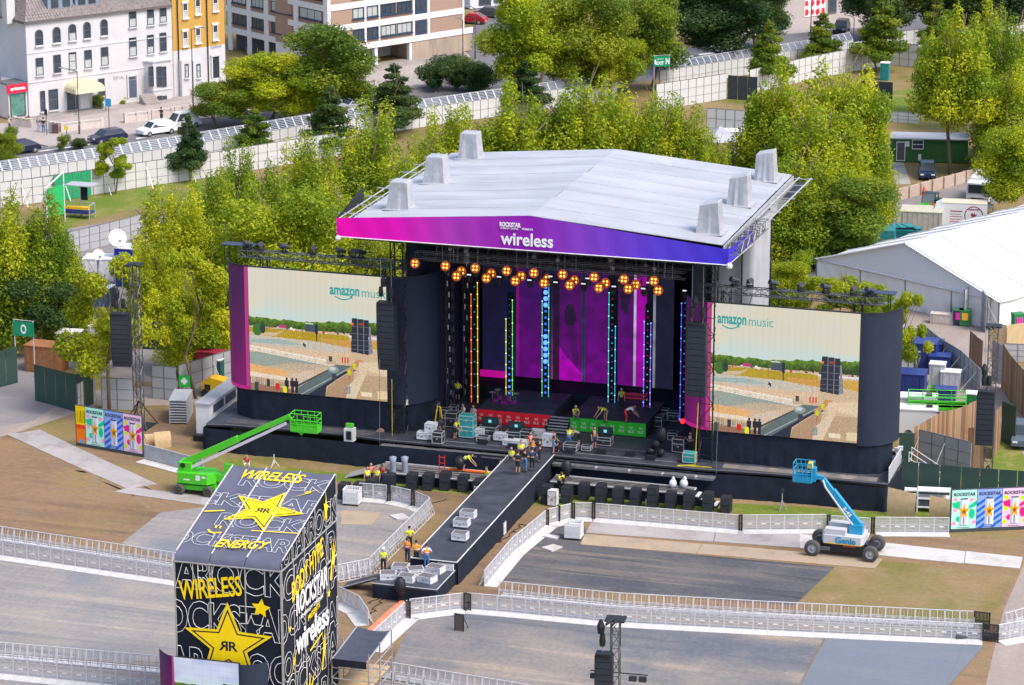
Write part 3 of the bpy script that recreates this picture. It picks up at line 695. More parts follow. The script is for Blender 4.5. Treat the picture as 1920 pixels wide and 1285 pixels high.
# ================================================================ side screens
def park_picture(w=300,h=260,cool=False):
    r=Ras(w,h,(214,211,192)); y=r.yy[...,None]
    n1=r.noise(5,7,1)[...,None]; n2=r.noise(9,14,5)[...,None]
    cream=np.array((176,186,224) if cool else (216,208,184))/255.; grey=np.array((222,224,236) if cool else (208,208,200))/255.; blue=np.array((190,214,214))/255.
    r.a=cream*(1-n1)+grey*n1; k=np.clip((y-.22)/.16,0,1)*n2; r.a=r.a*(1-k)+blue*k
    r.poly([(0,.47),(1,.47),(1,1),(0,1)],(205,178,146),.02)
    # tree line
    rs=np.random.RandomState(8)
    nt_=np.zeros(w)
    for f_,am in ((5,.030),(13,.022),(31,.013),(70,.008)): q=rs.rand(f_+2); xx=np.arange(w)/w*f_; ii=xx.astype(int); fr=xx-ii; nt_+=am*(q[ii]*(1-fr)+q[ii+1]*fr)
    top=.355+nt_
    t=(r.yy>top[None,:])&(r.yy<.475); nn=r.noise(60,46,11)
    nn=.5*nn+.5*r.noise(140,90,4); g=np.stack([40+95*nn,80+85*nn,18+16*nn],-1)/255.; sh=np.clip((r.yy-top[None,:])/.09,0,1)[...,None]; r.a[t]=(g*(1.05-.5*sh))[t]
    # far clutter
    for i in range(70):
        x=rs.rand(); yy=.462+rs.rand()*.03; c=[(40,44,56),(235,235,235),(90,110,120),(190,60,60),(210,180,120),(60,70,80)][rs.randint(6)]; r.rect(x,yy,x+.008+rs.rand()*.012,yy+.006+rs.rand()*.012,c)
    r.rect(.22,.45,.27,.475,(196,40,130)); r.rect(.41,.43,.5,.485,(70,80,92)); r.rect(.41,.415,.47,.425,(215,215,220)); r.rect(.72,.49,1,.505,(225,222,225))
    r.poly([(0,.49),(.25,.485),(.73,.495),(.73,.575),(.0,.54)],(178,150,30),.03); r.poly([(.5,.53),(.75,.53),(.75,.59),(.55,.57)],(200,150,70),.03); r.poly([(.88,.52),(1,.52),(1,.60),(.90,.58)],(206,160,70),.03)
    r.poly([(0,.525),(.2,.515),(.26,.49),(.2,.54),(0,.55)],(205,180,150),.02)
    # matting
    r.poly([(0,.55),(.5,.56),(.72,.60),(.72,.66),(0,.62)],(196,188,172),.03); r.poly([(.02,.58),(.22,.565),(.42,.60),(.0,.61)],(156,176,172),.02)
    r.poly([(0,.63),(.75,.635),(.66,.72),(.3,.68),(0,.645)],(216,186,154),.025); r.poly([(0,.69),(.1,.675),(.6,.74),(.42,.81),(.0,.79)],(150,160,150),.03); r.poly([(.3,.75),(.6,.745),(.42,.81),(.1,.8)],(188,170,146),.03)
    for i in range(60): r.rect(i/60*.62,.635+i/60*.075,i/60*.62+.006,.665+i/60*.08,(232,224,208))
    r.poly([(0,.632),(.62,.71),(.62,.716),(0,.638)],(240,236,228)); r.poly([(0,.665),(.6,.745),(.6,.752),(0,.672)],(236,224,206))
    r.poly([(0,.785),(.27,.82),(.27,.875),(0,.85)],(226,172,112),.02); r.poly([(0,.85),(.28,.87),(.3,.9),(0,.885)],(228,210,188),.015)
    for i in range(34): r.rect(i*.0085,.885+i*.0011,i*.0085+.0025,.95,(96,92,80))
    r.poly([(0,.94),(.34,.97),(.34,1),(0,1)],(150,110,86),.03); r.poly([(.3,.84),(.44,.8),(.5,.84),(.4,.9),(.3,.93)],(206,186,164),.05)
    # runway seen from the stage
    r.poly([(.34,1.0),(.33,.965),(.63,.735),(.74,.735),(.77,.75),(.45,1.)],(96,108,108),.015); r.poly([(.34,.93),(.60,.76),(.62,.755),(.34,.95)],(70,72,72))
    r.poly([(.42,1.),(.74,.75),(.78,.77),(.70,.80),(.56,.92),(.55,1)],(40,44,60),.012); r.poly([(.37,1.),(.74,.742),(.745,.746),(.38,1.)],(170,176,176))
    r.poly([(.55,1),(.57,.92),(.70,.81),(.76,.78),(.76,.82),(.72,1)],(176,142,112),.03); r.poly([(.78,.68),(.83,.68),(.74,.79),(.70,.79)],(196,140,92),.03)
    r.poly([(.80,.70),(1,.68),(1,.79),(.86,.77),(.8,.80)],(220,196,164),.025); r.poly([(.84,.80),(1,.80),(1,1),(.74,1)],(186,160,126),.03); r.poly([(.70,1),(.72,.9),(.82,.78),(.85,.79),(.77,1)],(216,196,168),.03)
    r.rect(.81,.94,.89,.975,(232,216,184)); r.rect(.93,.92,1,.985,(226,200,160)); r.rect(.70,.90,.735,.965,(150,150,152),.1); r.rect(.60,.81,.635,.86,(60,62,74))
    r.disc(.61,.775,.04,.028,(140,150,150)); r.disc(.605,.77,.026,.016,(190,198,198)); r.rect(.56,.70,.63,.735,(196,170,140)); r.rect(.58,.67,.605,.71,(70,66,66))
    for x in (.675,.695,.715): r.rect(x,.67,x+.010,.715,(214,56,40))
    r.disc(.765,.735,.013,.022,(196,206,20)); r.disc(.728,.79,.013,.024,(196,206,20)); r.rect(.722,.81,.735,.85,(190,110,80))
    # delay tower
    r.poly([(.752,.345),(.875,.355),(.868,.635),(.742,.62)],(44,46,58),.012)
    for x in (.79,.832): r.rect(x,.35,x+.004,.63,(150,150,156))
    for yy in (.41,.47,.52,.56,.595): r.rect(.745,yy,.872,yy+.004,(110,112,122))
    r.rect(.745,.385,.765,.405,(230,120,30)); r.rect(.80,.38,.84,.40,(150,70,30)); r.poly([(.875,.4),(.885,.41),(.90,.62),(.868,.635)],(130,130,140),.06)
    r.rect(.485,.42,.505,.50,(34,40,56)); r.rect(.49,.5,.496,.56,(30,34,44)); r.disc(.06,.5,.035,.05,(60,110,40),.05); r.disc(.10,.49,.02,.04,(40,60,50),.05); r.rect(.395,.58,.402,.605,(40,40,46)); r.rect(.405,.59,.412,.615,(40,40,46))
    # people at the runway's foot
    for x,c in ((.255,(30,32,46)),(.295,(36,30,44)),(.325,(34,34,50))): r.disc(x+.014,.885,.008,.012,(60,44,40)); r.rect(x,.895,x+.028,.945,c); r.rect(x+.004,.945,x+.024,.995,(34,36,46))
    r.disc(.20,.955,.018,.028,(206,34,30)); r.disc(.255,.975,.016,.03,(222,224,20)); r.rect(.12,.9,.145,.96,(50,56,56)); r.rect(.03,.93,.06,1,(50,70,66))
    g=(np.abs((r.xx*23)%1-.5)>.47)|(np.abs((r.yy*20)%1-.5)>.47); r.a[g]*=.955
    sp=r.rs.rand(h,w); m=(r.yy>.42)&(sp>.93); r.a[m]*=.78; m=(r.yy>.42)&(sp<.05); r.a[m]=np.clip(r.a[m]*1.18,0,1)
    return r
PIC=park_picture(); scrm=attr_mat('screen_glow',.53)
magm=attr_mat('flank_glow',.33)
teal=emit('teal_print',(.0,.33,.32),.5)
def flank_ras():
    r=Ras(24,70,(60,24,70)); x=r.xx[...,None]; y=r.yy[...,None]; d=np.array((52,30,78))/255.; m=np.array((150,22,120))/255.; n=r.noise(3,5,6)[...,None]
    k=np.clip(.15+.55*x*y+.5*n*y+.1*x,0,1); r.a=d*(1-k)+m*k; r.a[:,-2:]=np.array((220,70,160))/255.; r.a[-2:,:]=np.array((214,40,150))/255.; return r
FLK=flank_ras()
def arc(p,q,h,n=8):                # quarter-ellipse from p (on the front plane) back to q
    out=[]
    for i in range(n+1):
        t=math.pi/2*i/n; out.append((p[0]+(q[0]-p[0])*math.sin(t),p[1]+(q[1]-p[1])*(1-math.cos(t))))
    return out
def video_screen(a0,a1,lab,logo,name_seed,left_end,right_end,skirt):
    t=stagething('video_screen',lab,'video screen')
    z0,z1=4.55,14.6; Y=2.3
    link('screen_panel',PIC.mesh('screen_panel',lambda x,y:(a0+(a1-a0)*x,Y,z1+(z0-z1)*y),scrm),t)
    MB().bb(a0-.02,a1+.02,Y+.02,Y+.4,z0-.02,z1+.02).build('screen_back',blackm,t)
    la=arc((a0-.03,Y),left_end,0); ra=arc((a1+.03,Y),right_end,0)
    def along(pl,u):
        i=min(len(pl)-2,int(u*(len(pl)-1))); k=u*(len(pl)-1)-i; return (pl[i][0]+(pl[i+1][0]-pl[i][0])*k,pl[i][1]+(pl[i+1][1]-pl[i][1])*k)
    link('lit_flank',FLK.mesh('lit_flank',lambda x,y:(*along(la,1-x),z1+(z0-z1)*y),magm),t)
    b=MB(); b.grid(lambda u,v:(along(la,1-u)[0],along(la,1-u)[1]+.08,z0+(z1-z0)*v),8,1); b.build('flank_back',blackm,t)
    b=MB(); b.grid(lambda u,v:(*along(ra,u),z0-.2+(z1-z0+.2)*v),22,1); b.build('dark_flank',mat('flank_cloth',(.020,.027,.052),.75,var=.12,scale=.4),t,True)
    b=MB(); cloth(b,skirt,DZ+.01,z0-.02,.10,.5,4,name_seed); b.build('skirt_cloth',black,t,True)
    # top edge and rear structure
    b=MB(); b.tube((a0-.05,Y,z1+.06),(a1+.05,Y,z1+.06),.06,5)
    for p,q in zip(la,la[1:]): b.tube((*p,z1+.08),(*q,z1+.08),.06,4)
    for p,q in zip(ra,ra[1:]): b.tube((*p,z1+.06),(*q,z1+.06),.06,4)
    b.build('top_rail',blackm,t)
    b=MB(); truss(b,(a0-1.2,Y+1.3,z1+.75),(a1+1.5,Y+1.3,z1+.75),.55,.045,.75,br=.028)
    b.build('top_truss',mat('truss_dark',(.11,.11,.13),.4,.3),t)
    for x in np.arange(a0+.5,a1,2.3): MB().tube((x,Y+1.3,z1+.5),(x,Y+.3,z1),.04,4).build('truss_leg',blackm,t)
    b=MB()
    for x in (a0+.6,a1-.6): truss(b,(x,Y+2.2,DZ),(x,Y+2.2,z1+.4),.6,.05,1.0)
    b.bb(a0-.8,a1+.8,Y+1.,Y+1.05,DZ,z1-.3); b.build('rear_frame',blackm,t)
    # logo
    lx,lz,lw=logo
    text('lettering','amazon',(lx-lw*.23,Y-.02,lz),(1,0,0),(0,0,1),t,teal,fit=(lw*.52,.62),bold=.03,ext=.004)
    text('lettering','music',(lx+lw*.29,Y-.02,lz+.03),(1,0,0),(0,0,1),t,teal,fit=(lw*.44,.68),bold=-.004,ext=.004)
    b=MB(); x0=lx-lw*.40; x1=lx-lw*.12; pts=[]
    for i in range(11):
        u=i/10; pts.append((x0+(x1-x0)*u,lz-.40-.24*math.sin(math.pi*min(1,u*.9+.02))))
    for (xa,za),(xb,zb) in zip(pts,pts[1:]): b.add([(xa,Y-.022,za-.05),(xb,Y-.022,zb-.05),(xb,Y-.022,zb+.05),(xa,Y-.022,za+.05)],[(0,1,2,3)])
    b.add([(x1-.12,Y-.022,pts[-1][1]+.1),(x1+.12,Y-.022,pts[-1][1]-.12),(x1+.12,Y-.022,pts[-1][1]+.2)],[(0,1,2)]); b.build('smile_mark',teal,t)
    return t
video_screen(-25.9,-14.42,'left big screen showing the empty arena, logo at its right, magenta left flank',(-16.75,13.2,4.75),11,(-28.3,4.6),(-11.2,5.2),[(-28.0,4.6),(-27.3,3.1),(-25.9,2.42),(-14.4,2.42),(-12.4,3.1),(-11.3,5.0)])
video_screen(11.5,22.82,'right big screen showing the empty arena, logo at its left, black curved right flank',(14.05,13.35,4.3),12,(8.95,5.0),(25.5,5.2),[(9.9,4.2),(10.8,2.6),(12,2.42),(23.,2.42),(24.4,2.9),(25.2,4.4)])
# lamps clamped on the trusses above the screens
sm=None
def spot():
    t=thing('truss_spotlight','x','stage light')
    MB().bb(-.22,.22,-.22,.22,.0,.16).build('base',blackm,t); b=MB(); b.tube((-.24,0,.1),(-.24,0,.5),.05,4); b.tube((.24,0,.1),(.24,0,.5),.05,4); b.build('yoke',blackm,t)
    b=MB(); p=Vector((0,-.35,.62)); q=Vector((0,.3,.4)); b.tube(q,p,.17,9,r2=.22); b.ball(q,.19,8,5); b.build('head',mat('lamp_grey',(.05,.05,.07),.4),t)
    return t
for side,x0s in (('left',(-26.4,-25.3,-23.3,-20.9,-18.6,-17.6,-16.9)),('right',(12.9,14.1,15.9,18.0,19.9,22.0,23.2))):
    for i,x in enumerate(x0s):
        o=spot() if sm is None else dup(sm); sm=sm or o
        o.location=S(x,3.6,15.65); o.rotation_euler=(0,0,-STA+(.5 if i%2 else -.7)); o['label']='dark spotlight, %s, on the truss above the %s screen'%(nth(i),side); o['group']='spotlights above the big screens'
# frame with cover at the outer screen corners
for x,l in ((-27.2,'left'),(23.9,'right')):
    t=stagething('corner_canopy','small dark canopy frame on the outer top corner of the %s screen'%l,'canopy',x,4.2,14.6,0,'canopy frames on the screens')
    MB().bb(-1.5,1.2,-.5,.5,1.25,1.31).build('canopy_top',mat('canopy_navy',(.04,.055,.10),.6),t)
    b=MB()
    for xx in (-1.2,.7):
        for yy in (-.5,.5): b.tube((xx,yy,.0),(xx,yy,1.25),.05,4)
    b.build('canopy_post',blackm,t)
# ================================================================ hanging loudspeakers
def line_array(name,lab,n,w,hh,d,loc,rz,curve,tilt0=0.,group=None):
    t=thing(name,lab,'loudspeaker',loc,rz,group); y=0.;z=0.;a=tilt0
    cab=mat('speaker_cabinet',(.020,.024,.034),.55,var=.1); gr=mat('speaker_grille',(.030,.035,.047),.6,var=.1)
    b=MB(); b.bb(-w/2+.05,w/2-.05,-.1,d*.8,.02,.16); b.build('flying_frame',blackm,t)
    bm_=MB(); bm_.box((0,d/2,-hh/2),(w,d,hh-.014)); cm=bm_.mesh('speaker_box',cab)
    gm_=MB(); gm_.box((0,-.008,-hh/2),(w-.08,.02,hh-.05)); gm=gm_.mesh('grille',gr)
    for i in range(n):
        o=link('speaker_box',cm,t); o.location=(0,y,z); o.rotation_euler=(a,0,0); link('grille',gm,o)
        y+=hh*math.sin(a); z-=hh*math.cos(a); a+=curve*(i/n)
    return t
def hang(t,w,up,n=2):
    b=MB()
    for x in np.linspace(-w/2+.3,w/2-.3,n): b.tube((x,.3,.1),(x,.3,up),.025,4); 
    b.build('hoist_chain',mat('chain_grey',(.30,.30,.32),.5,.3),t)
    for x in np.linspace(-w/2+.3,w/2-.3,n): MB().lathe([(0,.3),(.17,.35),(.2,.7),(.15,1.1),(0,1.15)],c=(x,.3,.2),n=8).build('hoist_motor',blackm,t)
    MB().lathe([(0,.0),(.2,.05),(.25,.5),(.1,.9),(0,.95)],c=(-.2,.3,1.3),n=8).build('hoist_bag',blackm,t)
L=line_array('line_array_speaker','tall black line array hanging at the right edge of the left screen',12,1.45,.45,.8,S(-13.75,.1,13.05),-STA,.045); hang(L,1.45,3.6)
L=line_array('line_array_speaker','tall black line array hanging in front of the magenta flank of the right screen',12,1.45,.47,.8,S(10.85,.1,13.35),-STA,.02); hang(L,1.45,4.5)
# yellow and dark tether lines
for nm,lab,a,z1,col in (('tether_strap','yellow tether strap below the left line array',-13.4,7.0,(.55,.42,.03)),('tether_strap','yellow tether strap running down below the right line array',11.0,7.2,(.55,.42,.03))):
    b=MB(); b.tube(S(a,.5,z1),S(a-.25,1.2 if a<0 else .8,DZ+.05),.035,4)
    if a>0: b.tube(S(a-.25,.8,DZ+.06),S(a-1.5,.3,DZ+.06),.06,4); b.tube(S(a-1.2,.5,DZ+.06),S(a+1.1,.6,DZ+.06),.05,4)
    tag(b.build(nm,mat('yellow_strap',col,.7,var=.1)),lab,'strap')
for a,l in ((-14.3,'left'),(12.6,'right')):
    b=MB(); b.tube(S(a,.3,11 if a<0 else 8),S(a-.1,.3,.2),.02,4); tag(b.build('guy_cable',mat('cable_grey',(.20,.20,.22),.5)),'thin dark cable hanging down in front of the %s wing skirt'%l,'cable')
# delay stacks on masts
def mast(lab,loc,h,w,rz,group):
    t=thing('truss_mast',lab,'mast',loc,rz,group)
    b=MB(); truss(b,(0,0,0),(0,0,h),w,.045,.85,br=.025); b.build('mast_truss',mat('truss_dark',(.11,.11,.13),.4,.3),t)
    b=MB(); b.tube((0,.4,h),(-.35,-1.3,h+.12),.09,5); b.tube((.35,.4,h-.0),(.0,-1.3,h+.1),.07,5); b.bb(-.6,.6,-.5,.5,h-.05,h+.05); b.build('head_beam',blackm,t)
    b=MB(); 
    for x,y in ((-1,-1),(1,-1),(1,1),(-1,1)): b.tube((0,0,2.2),(x*1.1,y*1.1,.05),.05,4)
    b.bb(-1.,1.,-1.,1.,0,.12); b.build('mast_foot',blackm,t); return t
mL=P(262,800,0); mast('slim truss mast behind the left poster board',mL,13.6,.62,-.3,'loudspeaker masts')
L=line_array('delay_speaker','black loudspeaker column hung on the left truss mast',11,1.5,.40,.8,Vector((mL.x-1.25,mL.y-.9,9.6)),-.12,.05); hang(L,1.2,3.9,2)
mR=P(1850,925,0); mast('slim truss mast behind the right poster board',mR,13.2,.68,-.2,'loudspeaker masts')
L=line_array('delay_speaker','black loudspeaker column hung on the right truss mast',10,1.3,.41,.8,Vector((mR.x-.55,mR.y-1.0,8.2)),-.25,.0); hang(L,1.,4.6,2)
mC=P(1152,1420,0); mC=Vector((mC.x,mC.y,0)); mast('slim truss mast in the foreground near the bottom edge',mC,8.9,.52,-.2,'loudspeaker masts')
L=line_array('delay_speaker','black loudspeaker column hung on the foreground mast',11,1.05,.40,.7,Vector((mC.x-.75,mC.y-.6,6.75)),-.2,.0); hang(L,.8,1.9,1)
t=thing('flood_light_bar','pair of black floodlights on a bar beside the foreground mast','floodlight',Vector((mC.x,mC.y,0)),-.2)
b=MB(); b.tube((-1.6,.5,5.3),(1.9,.5,5.25),.04,4); b.build('bar',blackm,t)
for x in (-1.35,1.0,1.6):
    lm=MB().box((x,.42,5.0),(.46,.3,.26)).build('floodlight',blackm,t); MB().bb(x-.2,x+.2,.24,.265,4.9,5.1).build('lens',glass,lm)
# ================================================================ runway and its platform
rw=stagething('runway_stage','long black catwalk running from the stage to a square end platform','catwalk')
e0,e1=-3.62,-.26; YB=-23.9
def zr(y): return 2.1+(y/ -YB)*.42 if y<0 else 2.1
b=MB(); n=12
for i in range(n):
    y0=.44+(YB-.44)*i/n; y1=.44+(YB-.44)*(i+1)/n; z0,z1=zr(y0)-.02,zr(y1)-.02
    p=MB(); p.add([(e0,y0,z0),(e1,y0,z0),(e1,y1+.015,z1),(e0,y1+.015,z1),(e0,y0,z0-.2),(e1,y0,z0-.2),(e1,y1+.015,z1-.2),(e0,y1+.015,z1-.2)],[(0,3,2,1),(4,5,6,7),(0,1,5,4),(2,3,7,6)]); p.build('deck_panel',deckm,rw)
edgem=mat('white_edge',(.55,.56,.58),.5,var=.1)
MB().tube((e0,.4,zr(0)),(e0,YB,zr(YB)),.045,5).tube((e1,.4,zr(0)),(e1,YB,zr(YB)),.045,5).tube((e0,YB,zr(YB)),(e1,YB,zr(YB)),.045,5).build('edge_strip',edgem,rw)
def slope_cloth(x,s,seed):
    b=MB(); r=random.Random(seed); n=60
    def f(u,v):
        y=.3+(YB-.3)*u; return (x+s*(.02+.07*(1-v)*r.random()),y,.02+(zr(y)-.08)*v)
    b.grid(f,n,3); return b
slope_cloth(e1+.03,1,3).build('side_skirt',black,rw,True); slope_cloth(e0-.03,-1,4).build('side_skirt',black,rw,True)
b=MB(); cloth(b,[(e0,YB-.02),(e1,YB-.02)],.02,1.66,.05,.5,2,4); b.build('side_skirt',black,rw)
pa0,pa1,pb0,pb1=-5.08,-.38,-28.05,-23.95
MB().bb(pa0,pa1,pb0,pb1,.95,1.1).build('end_platform',deckm,rw)
b=MB(); cloth(b,[(pa0,pb1),(pa0,pb0),(pa1,pb0),(pa1,pb1)],.02,.97,.05,.55,2,6); b.build('platform_skirt',black,rw,True)
MB().tube((pa0,pb0,1.1),(pa1,pb0,1.1),.03,4).tube((pa1,pb0,1.1),(pa1,pb1,1.1),.03,4).build('platform_edge',edgem,rw)
t=thing('loading_ramp','narrow black ramp leading down from the left of the end platform','ramp',S(-5.1,-26.4,0),-STA)
b=MB(); b.add([(0,-.6,1.05),(0,.6,1.05),(-2.6,.6,.08),(-2.6,-.6,.08),(0,-.6,.93),(0,.6,.93),(-2.6,.6,.0),(-2.6,-.6,.0)],[(0,1,2,3),(7,6,5,4),(0,3,7,4),(1,5,6,2),(2,6,7,3),(0,4,5,1)]); b.build('ramp_board',deckm,t)
MB().tube((0,-.6,1.1),(-2.6,-.6,.12),.04,4).tube((0,.6,1.1),(-2.6,.6,.12),.04,4).build('ramp_edge',steel,t)
# ================================================================ pit: low platforms and bass cabinets in front of the stage
def low_deck(a0,a1,b0,b1,z,lab):
    t=stagething('pit_platform',lab,'platform'); MB().bb(a0,a1,b0,b1,z-.12,z).build('deck',mat('pit_deck',(.16,.15,.155),.6,var=.35,scale=.7),t)
    MB().bb(a0+.1,a1-.1,b0+.1,b1-.1,.02,z-.12).build('skirt',black,t)
    MB().tube((a0,b0,z),(a1,b0,z),.05,4).tube((a0,b1,z),(a1,b1,z),.05,4).tube((a1,b0,z),(a1,b1,z),.05,4).build('edge_rail',edgem,t)
    b=MB()
    for k in range(3): y=b0+(b1-b0)*(.3+.2*k); b.bb(a0+.4,a1-.4,y,y+.08,z+.003,z+.03)
    b.build('cable_tray',blackm,t); return t
low_deck(-13.3,-4.3,-3.9,-1.4,.85,'low grey camera platform in the pit left of the catwalk')
low_deck(.3,11.3,-2.6,-.95,.95,'low grey camera platform in the pit right of the catwalk')
t=stagething('pit_steps','small black steps with pale treads at the right end of the pit platform','steps',11.4,-1.8)
for i in range(4): MB().bb(.05+i*.45,.42+i*.45,-.6,.6,.72-i*.2,.78-i*.2).build('tread',edgem if True else 0,t)
MB().add([(0,-.6,.85),(1.9,-.6,.02),(0,-.6,.02),(0,.6,.85),(1.9,.6,.02),(0,.6,.02)],[(0,2,1),(3,4,5),(0,1,4,3)]).build('side_board',black,t)
t=stagething('pit_ramp','pale ramp board leaning on the left pit platform','ramp',-13.3,-2.6)
MB().add([(0,-.9,.85),(0,.9,.85),(-2.6,.4,.05),(-2.6,-1.2,.05),(0,-.9,.78),(0,.9,.78),(-2.6,.4,.0),(-2.6,-1.2,.0)],[(0,1,2,3),(7,6,5,4),(0,3,7,4),(1,5,6,2),(2,6,7,3)]).build('ramp_board',mat('ramp_grey',(.30,.29,.29),.6),t)
subm=mat('bass_cabinet',(.019,.022,.030),.6,var=.12)
sub0=None
def subs(h):
    t=thing('bass_speaker','x','loudspeaker'); h*=.93; k=2 if h<1.6 else 3
    for i in range(k):
        c=MB().bb(-.36,.36,0,.95,i*h/k+.005,(i+1)*h/k-.005).build('speaker_box',subm,t); MB().bb(-.32,.32,-.02,0.004,i*h/k+.05,(i+1)*h/k-.05).build('grille',mat('speaker_grille',(.030,.035,.047),.6,var=.1),c)
    return t
i=0
for u,v,h in ((610,935,1.3),(642,938,1.3),(670,935,1.2),(695,930,1.3),(727,925,1.5),(769,922,1.4),(800,921,1.35),(832,921,1.5),(866,924,1.35),(894,930,1.2)):
    a,bq=toS(P(u,v,0)); o=subs(h); o.location=S(a,bq,0); o.rotation_euler=(0,0,-STA)
    o['label']='black bass cabinet stack, %s of the row left of the catwalk'%nth(i); o['group']='bass stacks along the stage front'; i+=1
i=0
for u,v,h in ((1024,945,1.5),(1061,944,1.35),(1093,938,1.35),(1125,946,1.6),(1157,948,1.4),(1190,950,1.45),(1222,953,1.75),(1256,955,1.4),(1290,957,1.5),(1326,960,1.55),(1360,962,1.3)):
    a,bq=toS(P(u,v,0)); o=subs(h); o.location=S(a,bq-.2,0); o.rotation_euler=(0,0,-STA)
    o['label']='black bass cabinet stack, %s of the row right of the catwalk'%nth(i); o['group']='bass stacks along the stage front'; i+=1
# ================================================================ people
skin=mat('skin',(.50,.29,.20),.55,var=.06); skind=mat('skin_dark',(.16,.085,.055),.55,var=.06)
FAB={}
def fab(k):
    cols=dict(yellow=(.62,.70,.02),orange=(.90,.26,.02),red=(.70,.03,.04),black=(.022,.023,.028),navy=(.03,.045,.11),blue=(.06,.15,.33),white=(.72,.72,.72),grey=(.28,.29,.31),lightblue=(.42,.52,.68),khaki=(.26,.2,.12),dgreen=(.04,.09,.05))
    return mat('fabric_'+k,cols[k],.8,var=.12,scale=6)
hairm=mat('hair_brown',(.05,.03,.02),.7,var=.2); hairb=mat('hair_fair',(.30,.2,.09),.7,var=.2); helm=mat('helmet_white',(.75,.75,.72),.35,var=0); refl=mat('reflective_tape',(.70,.71,.70),.4,var=0); eyem=mat('eye_dark',(.02,.02,.02),.3,var=0)
def skinmesh(name,verts,edges,radii,root=0,sub=1):
    me=bpy.data.meshes.new(name); me.from_pydata([tuple(v) for v in verts],edges,[]); o=bpy.data.objects.new(name,me); COL.objects.link(o)
    o.modifiers.new('s','SKIN'); 
    if sub: o.modifiers.new('u','SUBSURF').levels=sub
    for i,rr in enumerate(radii): me.skin_vertices[0].data[i].radius=(rr,rr) if not isinstance(rr,tuple) else rr; me.skin_vertices[0].data[i].use_root=(i==root)
    dg=bpy.context.evaluated_depsgraph_get(); dg.update(); out=bpy.data.meshes.new_from_object(o.evaluated_get(dg)); bpy.data.objects.remove(o); bpy.data.meshes.remove(me)
    out.name=name; out.polygons.foreach_set('use_smooth',[True]*len(out.polygons)); return out
V3=Vector
def joints(p):
    J=dict(pel=V3((0,0,.95)),bel=V3((0,-.0,1.13)),che=V3((0,.0,1.36)),nec=V3((0,.01,1.51)),hea=V3((0,-.02,1.65)))
    for s,n in ((-1,'l'),(1,'r')):
        J['sh'+n]=V3((s*.19,.01,1.43)); J['el'+n]=V3((s*.25,.03,1.14)); J['wr'+n]=V3((s*.26,-.06,.90)); J['ha'+n]=V3((s*.26,-.09,.81))
        J['hi'+n]=V3((s*.10,0,.92)); J['kn'+n]=V3((s*.115,-.02,.50)); J['an'+n]=V3((s*.12,.02,.10)); J['to'+n]=V3((s*.13,-.12,.045))
    if p=='arms':
        for s,n in ((-1,'l'),(1,'r')): J['el'+n]=V3((s*.25,-.02,1.15)); J['wr'+n]=V3((s*.14,-.24,1.16)); J['ha'+n]=V3((s*.07,-.30,1.2))
    if p=='hips':
        for s,n in ((-1,'l'),(1,'r')): J['el'+n]=V3((s*.38,.08,1.17)); J['wr'+n]=V3((s*.21,-.02,1.04)); J['ha'+n]=V3((s*.15,-.08,1.0))
    if p=='walk':
        J['knl']=V3((-.11,-.20,.53)); J['anl']=V3((-.11,-.26,.11)); J['tol']=V3((-.12,-.40,.07)); J['knr']=V3((.11,.06,.5)); J['anr']=V3((.11,.34,.18)); J['tor']=V3((.12,.25,.06))
        J['ell']=V3((-.25,.16,1.16)); J['wrl']=V3((-.25,.18,.93)); J['hal']=V3((-.25,.13,.85)); J['elr']=V3((.25,-.08,1.15)); J['wrr']=V3((.23,-.26,1.0)); J['har']=V3((.22,-.33,.97))
    if p in('bend','reach'):
        k=1. if p=='bend' else .45
        for n,v in dict(bel=(0,-.13*k,1.08),che=(0,-.36*k,1.36-.16*k),nec=(0,-.52*k,1.51-.24*k),hea=(0,-.66*k,1.64-.36*k)).items(): J[n]=V3(v)
        for s,n in ((-1,'l'),(1,'r')):
            J['sh'+n]=V3((s*.19,-.42*k,1.43-.2*k)); J['el'+n]=V3((s*.23,-.50*k-.12,1.14-.22*k)); J['wr'+n]=V3((s*.17,-.60*k-.28,.98-.32*k)); J['ha'+n]=V3((s*.14,-.64*k-.33,.92-.36*k)); J['kn'+n]=V3((s*.13,-.07,.5))
            J['hi'+n]=V3((s*.10,.08*k,.90)); 
        J['pel']=V3((0,.08*k,.94))
    if p=='crouch':
        for n,v in dict(pel=(0,.12,.36),bel=(0,.08,.54),che=(0,-.06,.76),nec=(0,-.14,.90),hea=(0,-.2,1.03)).items(): J[n]=V3(v)
        for s,n in ((-1,'l'),(1,'r')):
            J['sh'+n]=V3((s*.19,-.09,.83)); J['el'+n]=V3((s*.26,-.28,.62)); J['wr'+n]=V3((s*.16,-.46,.5)); J['ha'+n]=V3((s*.13,-.53,.46))
            J['hi'+n]=V3((s*.10,.1,.34)); J['kn'+n]=V3((s*.19,-.32,.46)); J['an'+n]=V3((s*.17,-.10,.10)); J['to'+n]=V3((s*.18,-.24,.05))
    return J
PCACHE={}
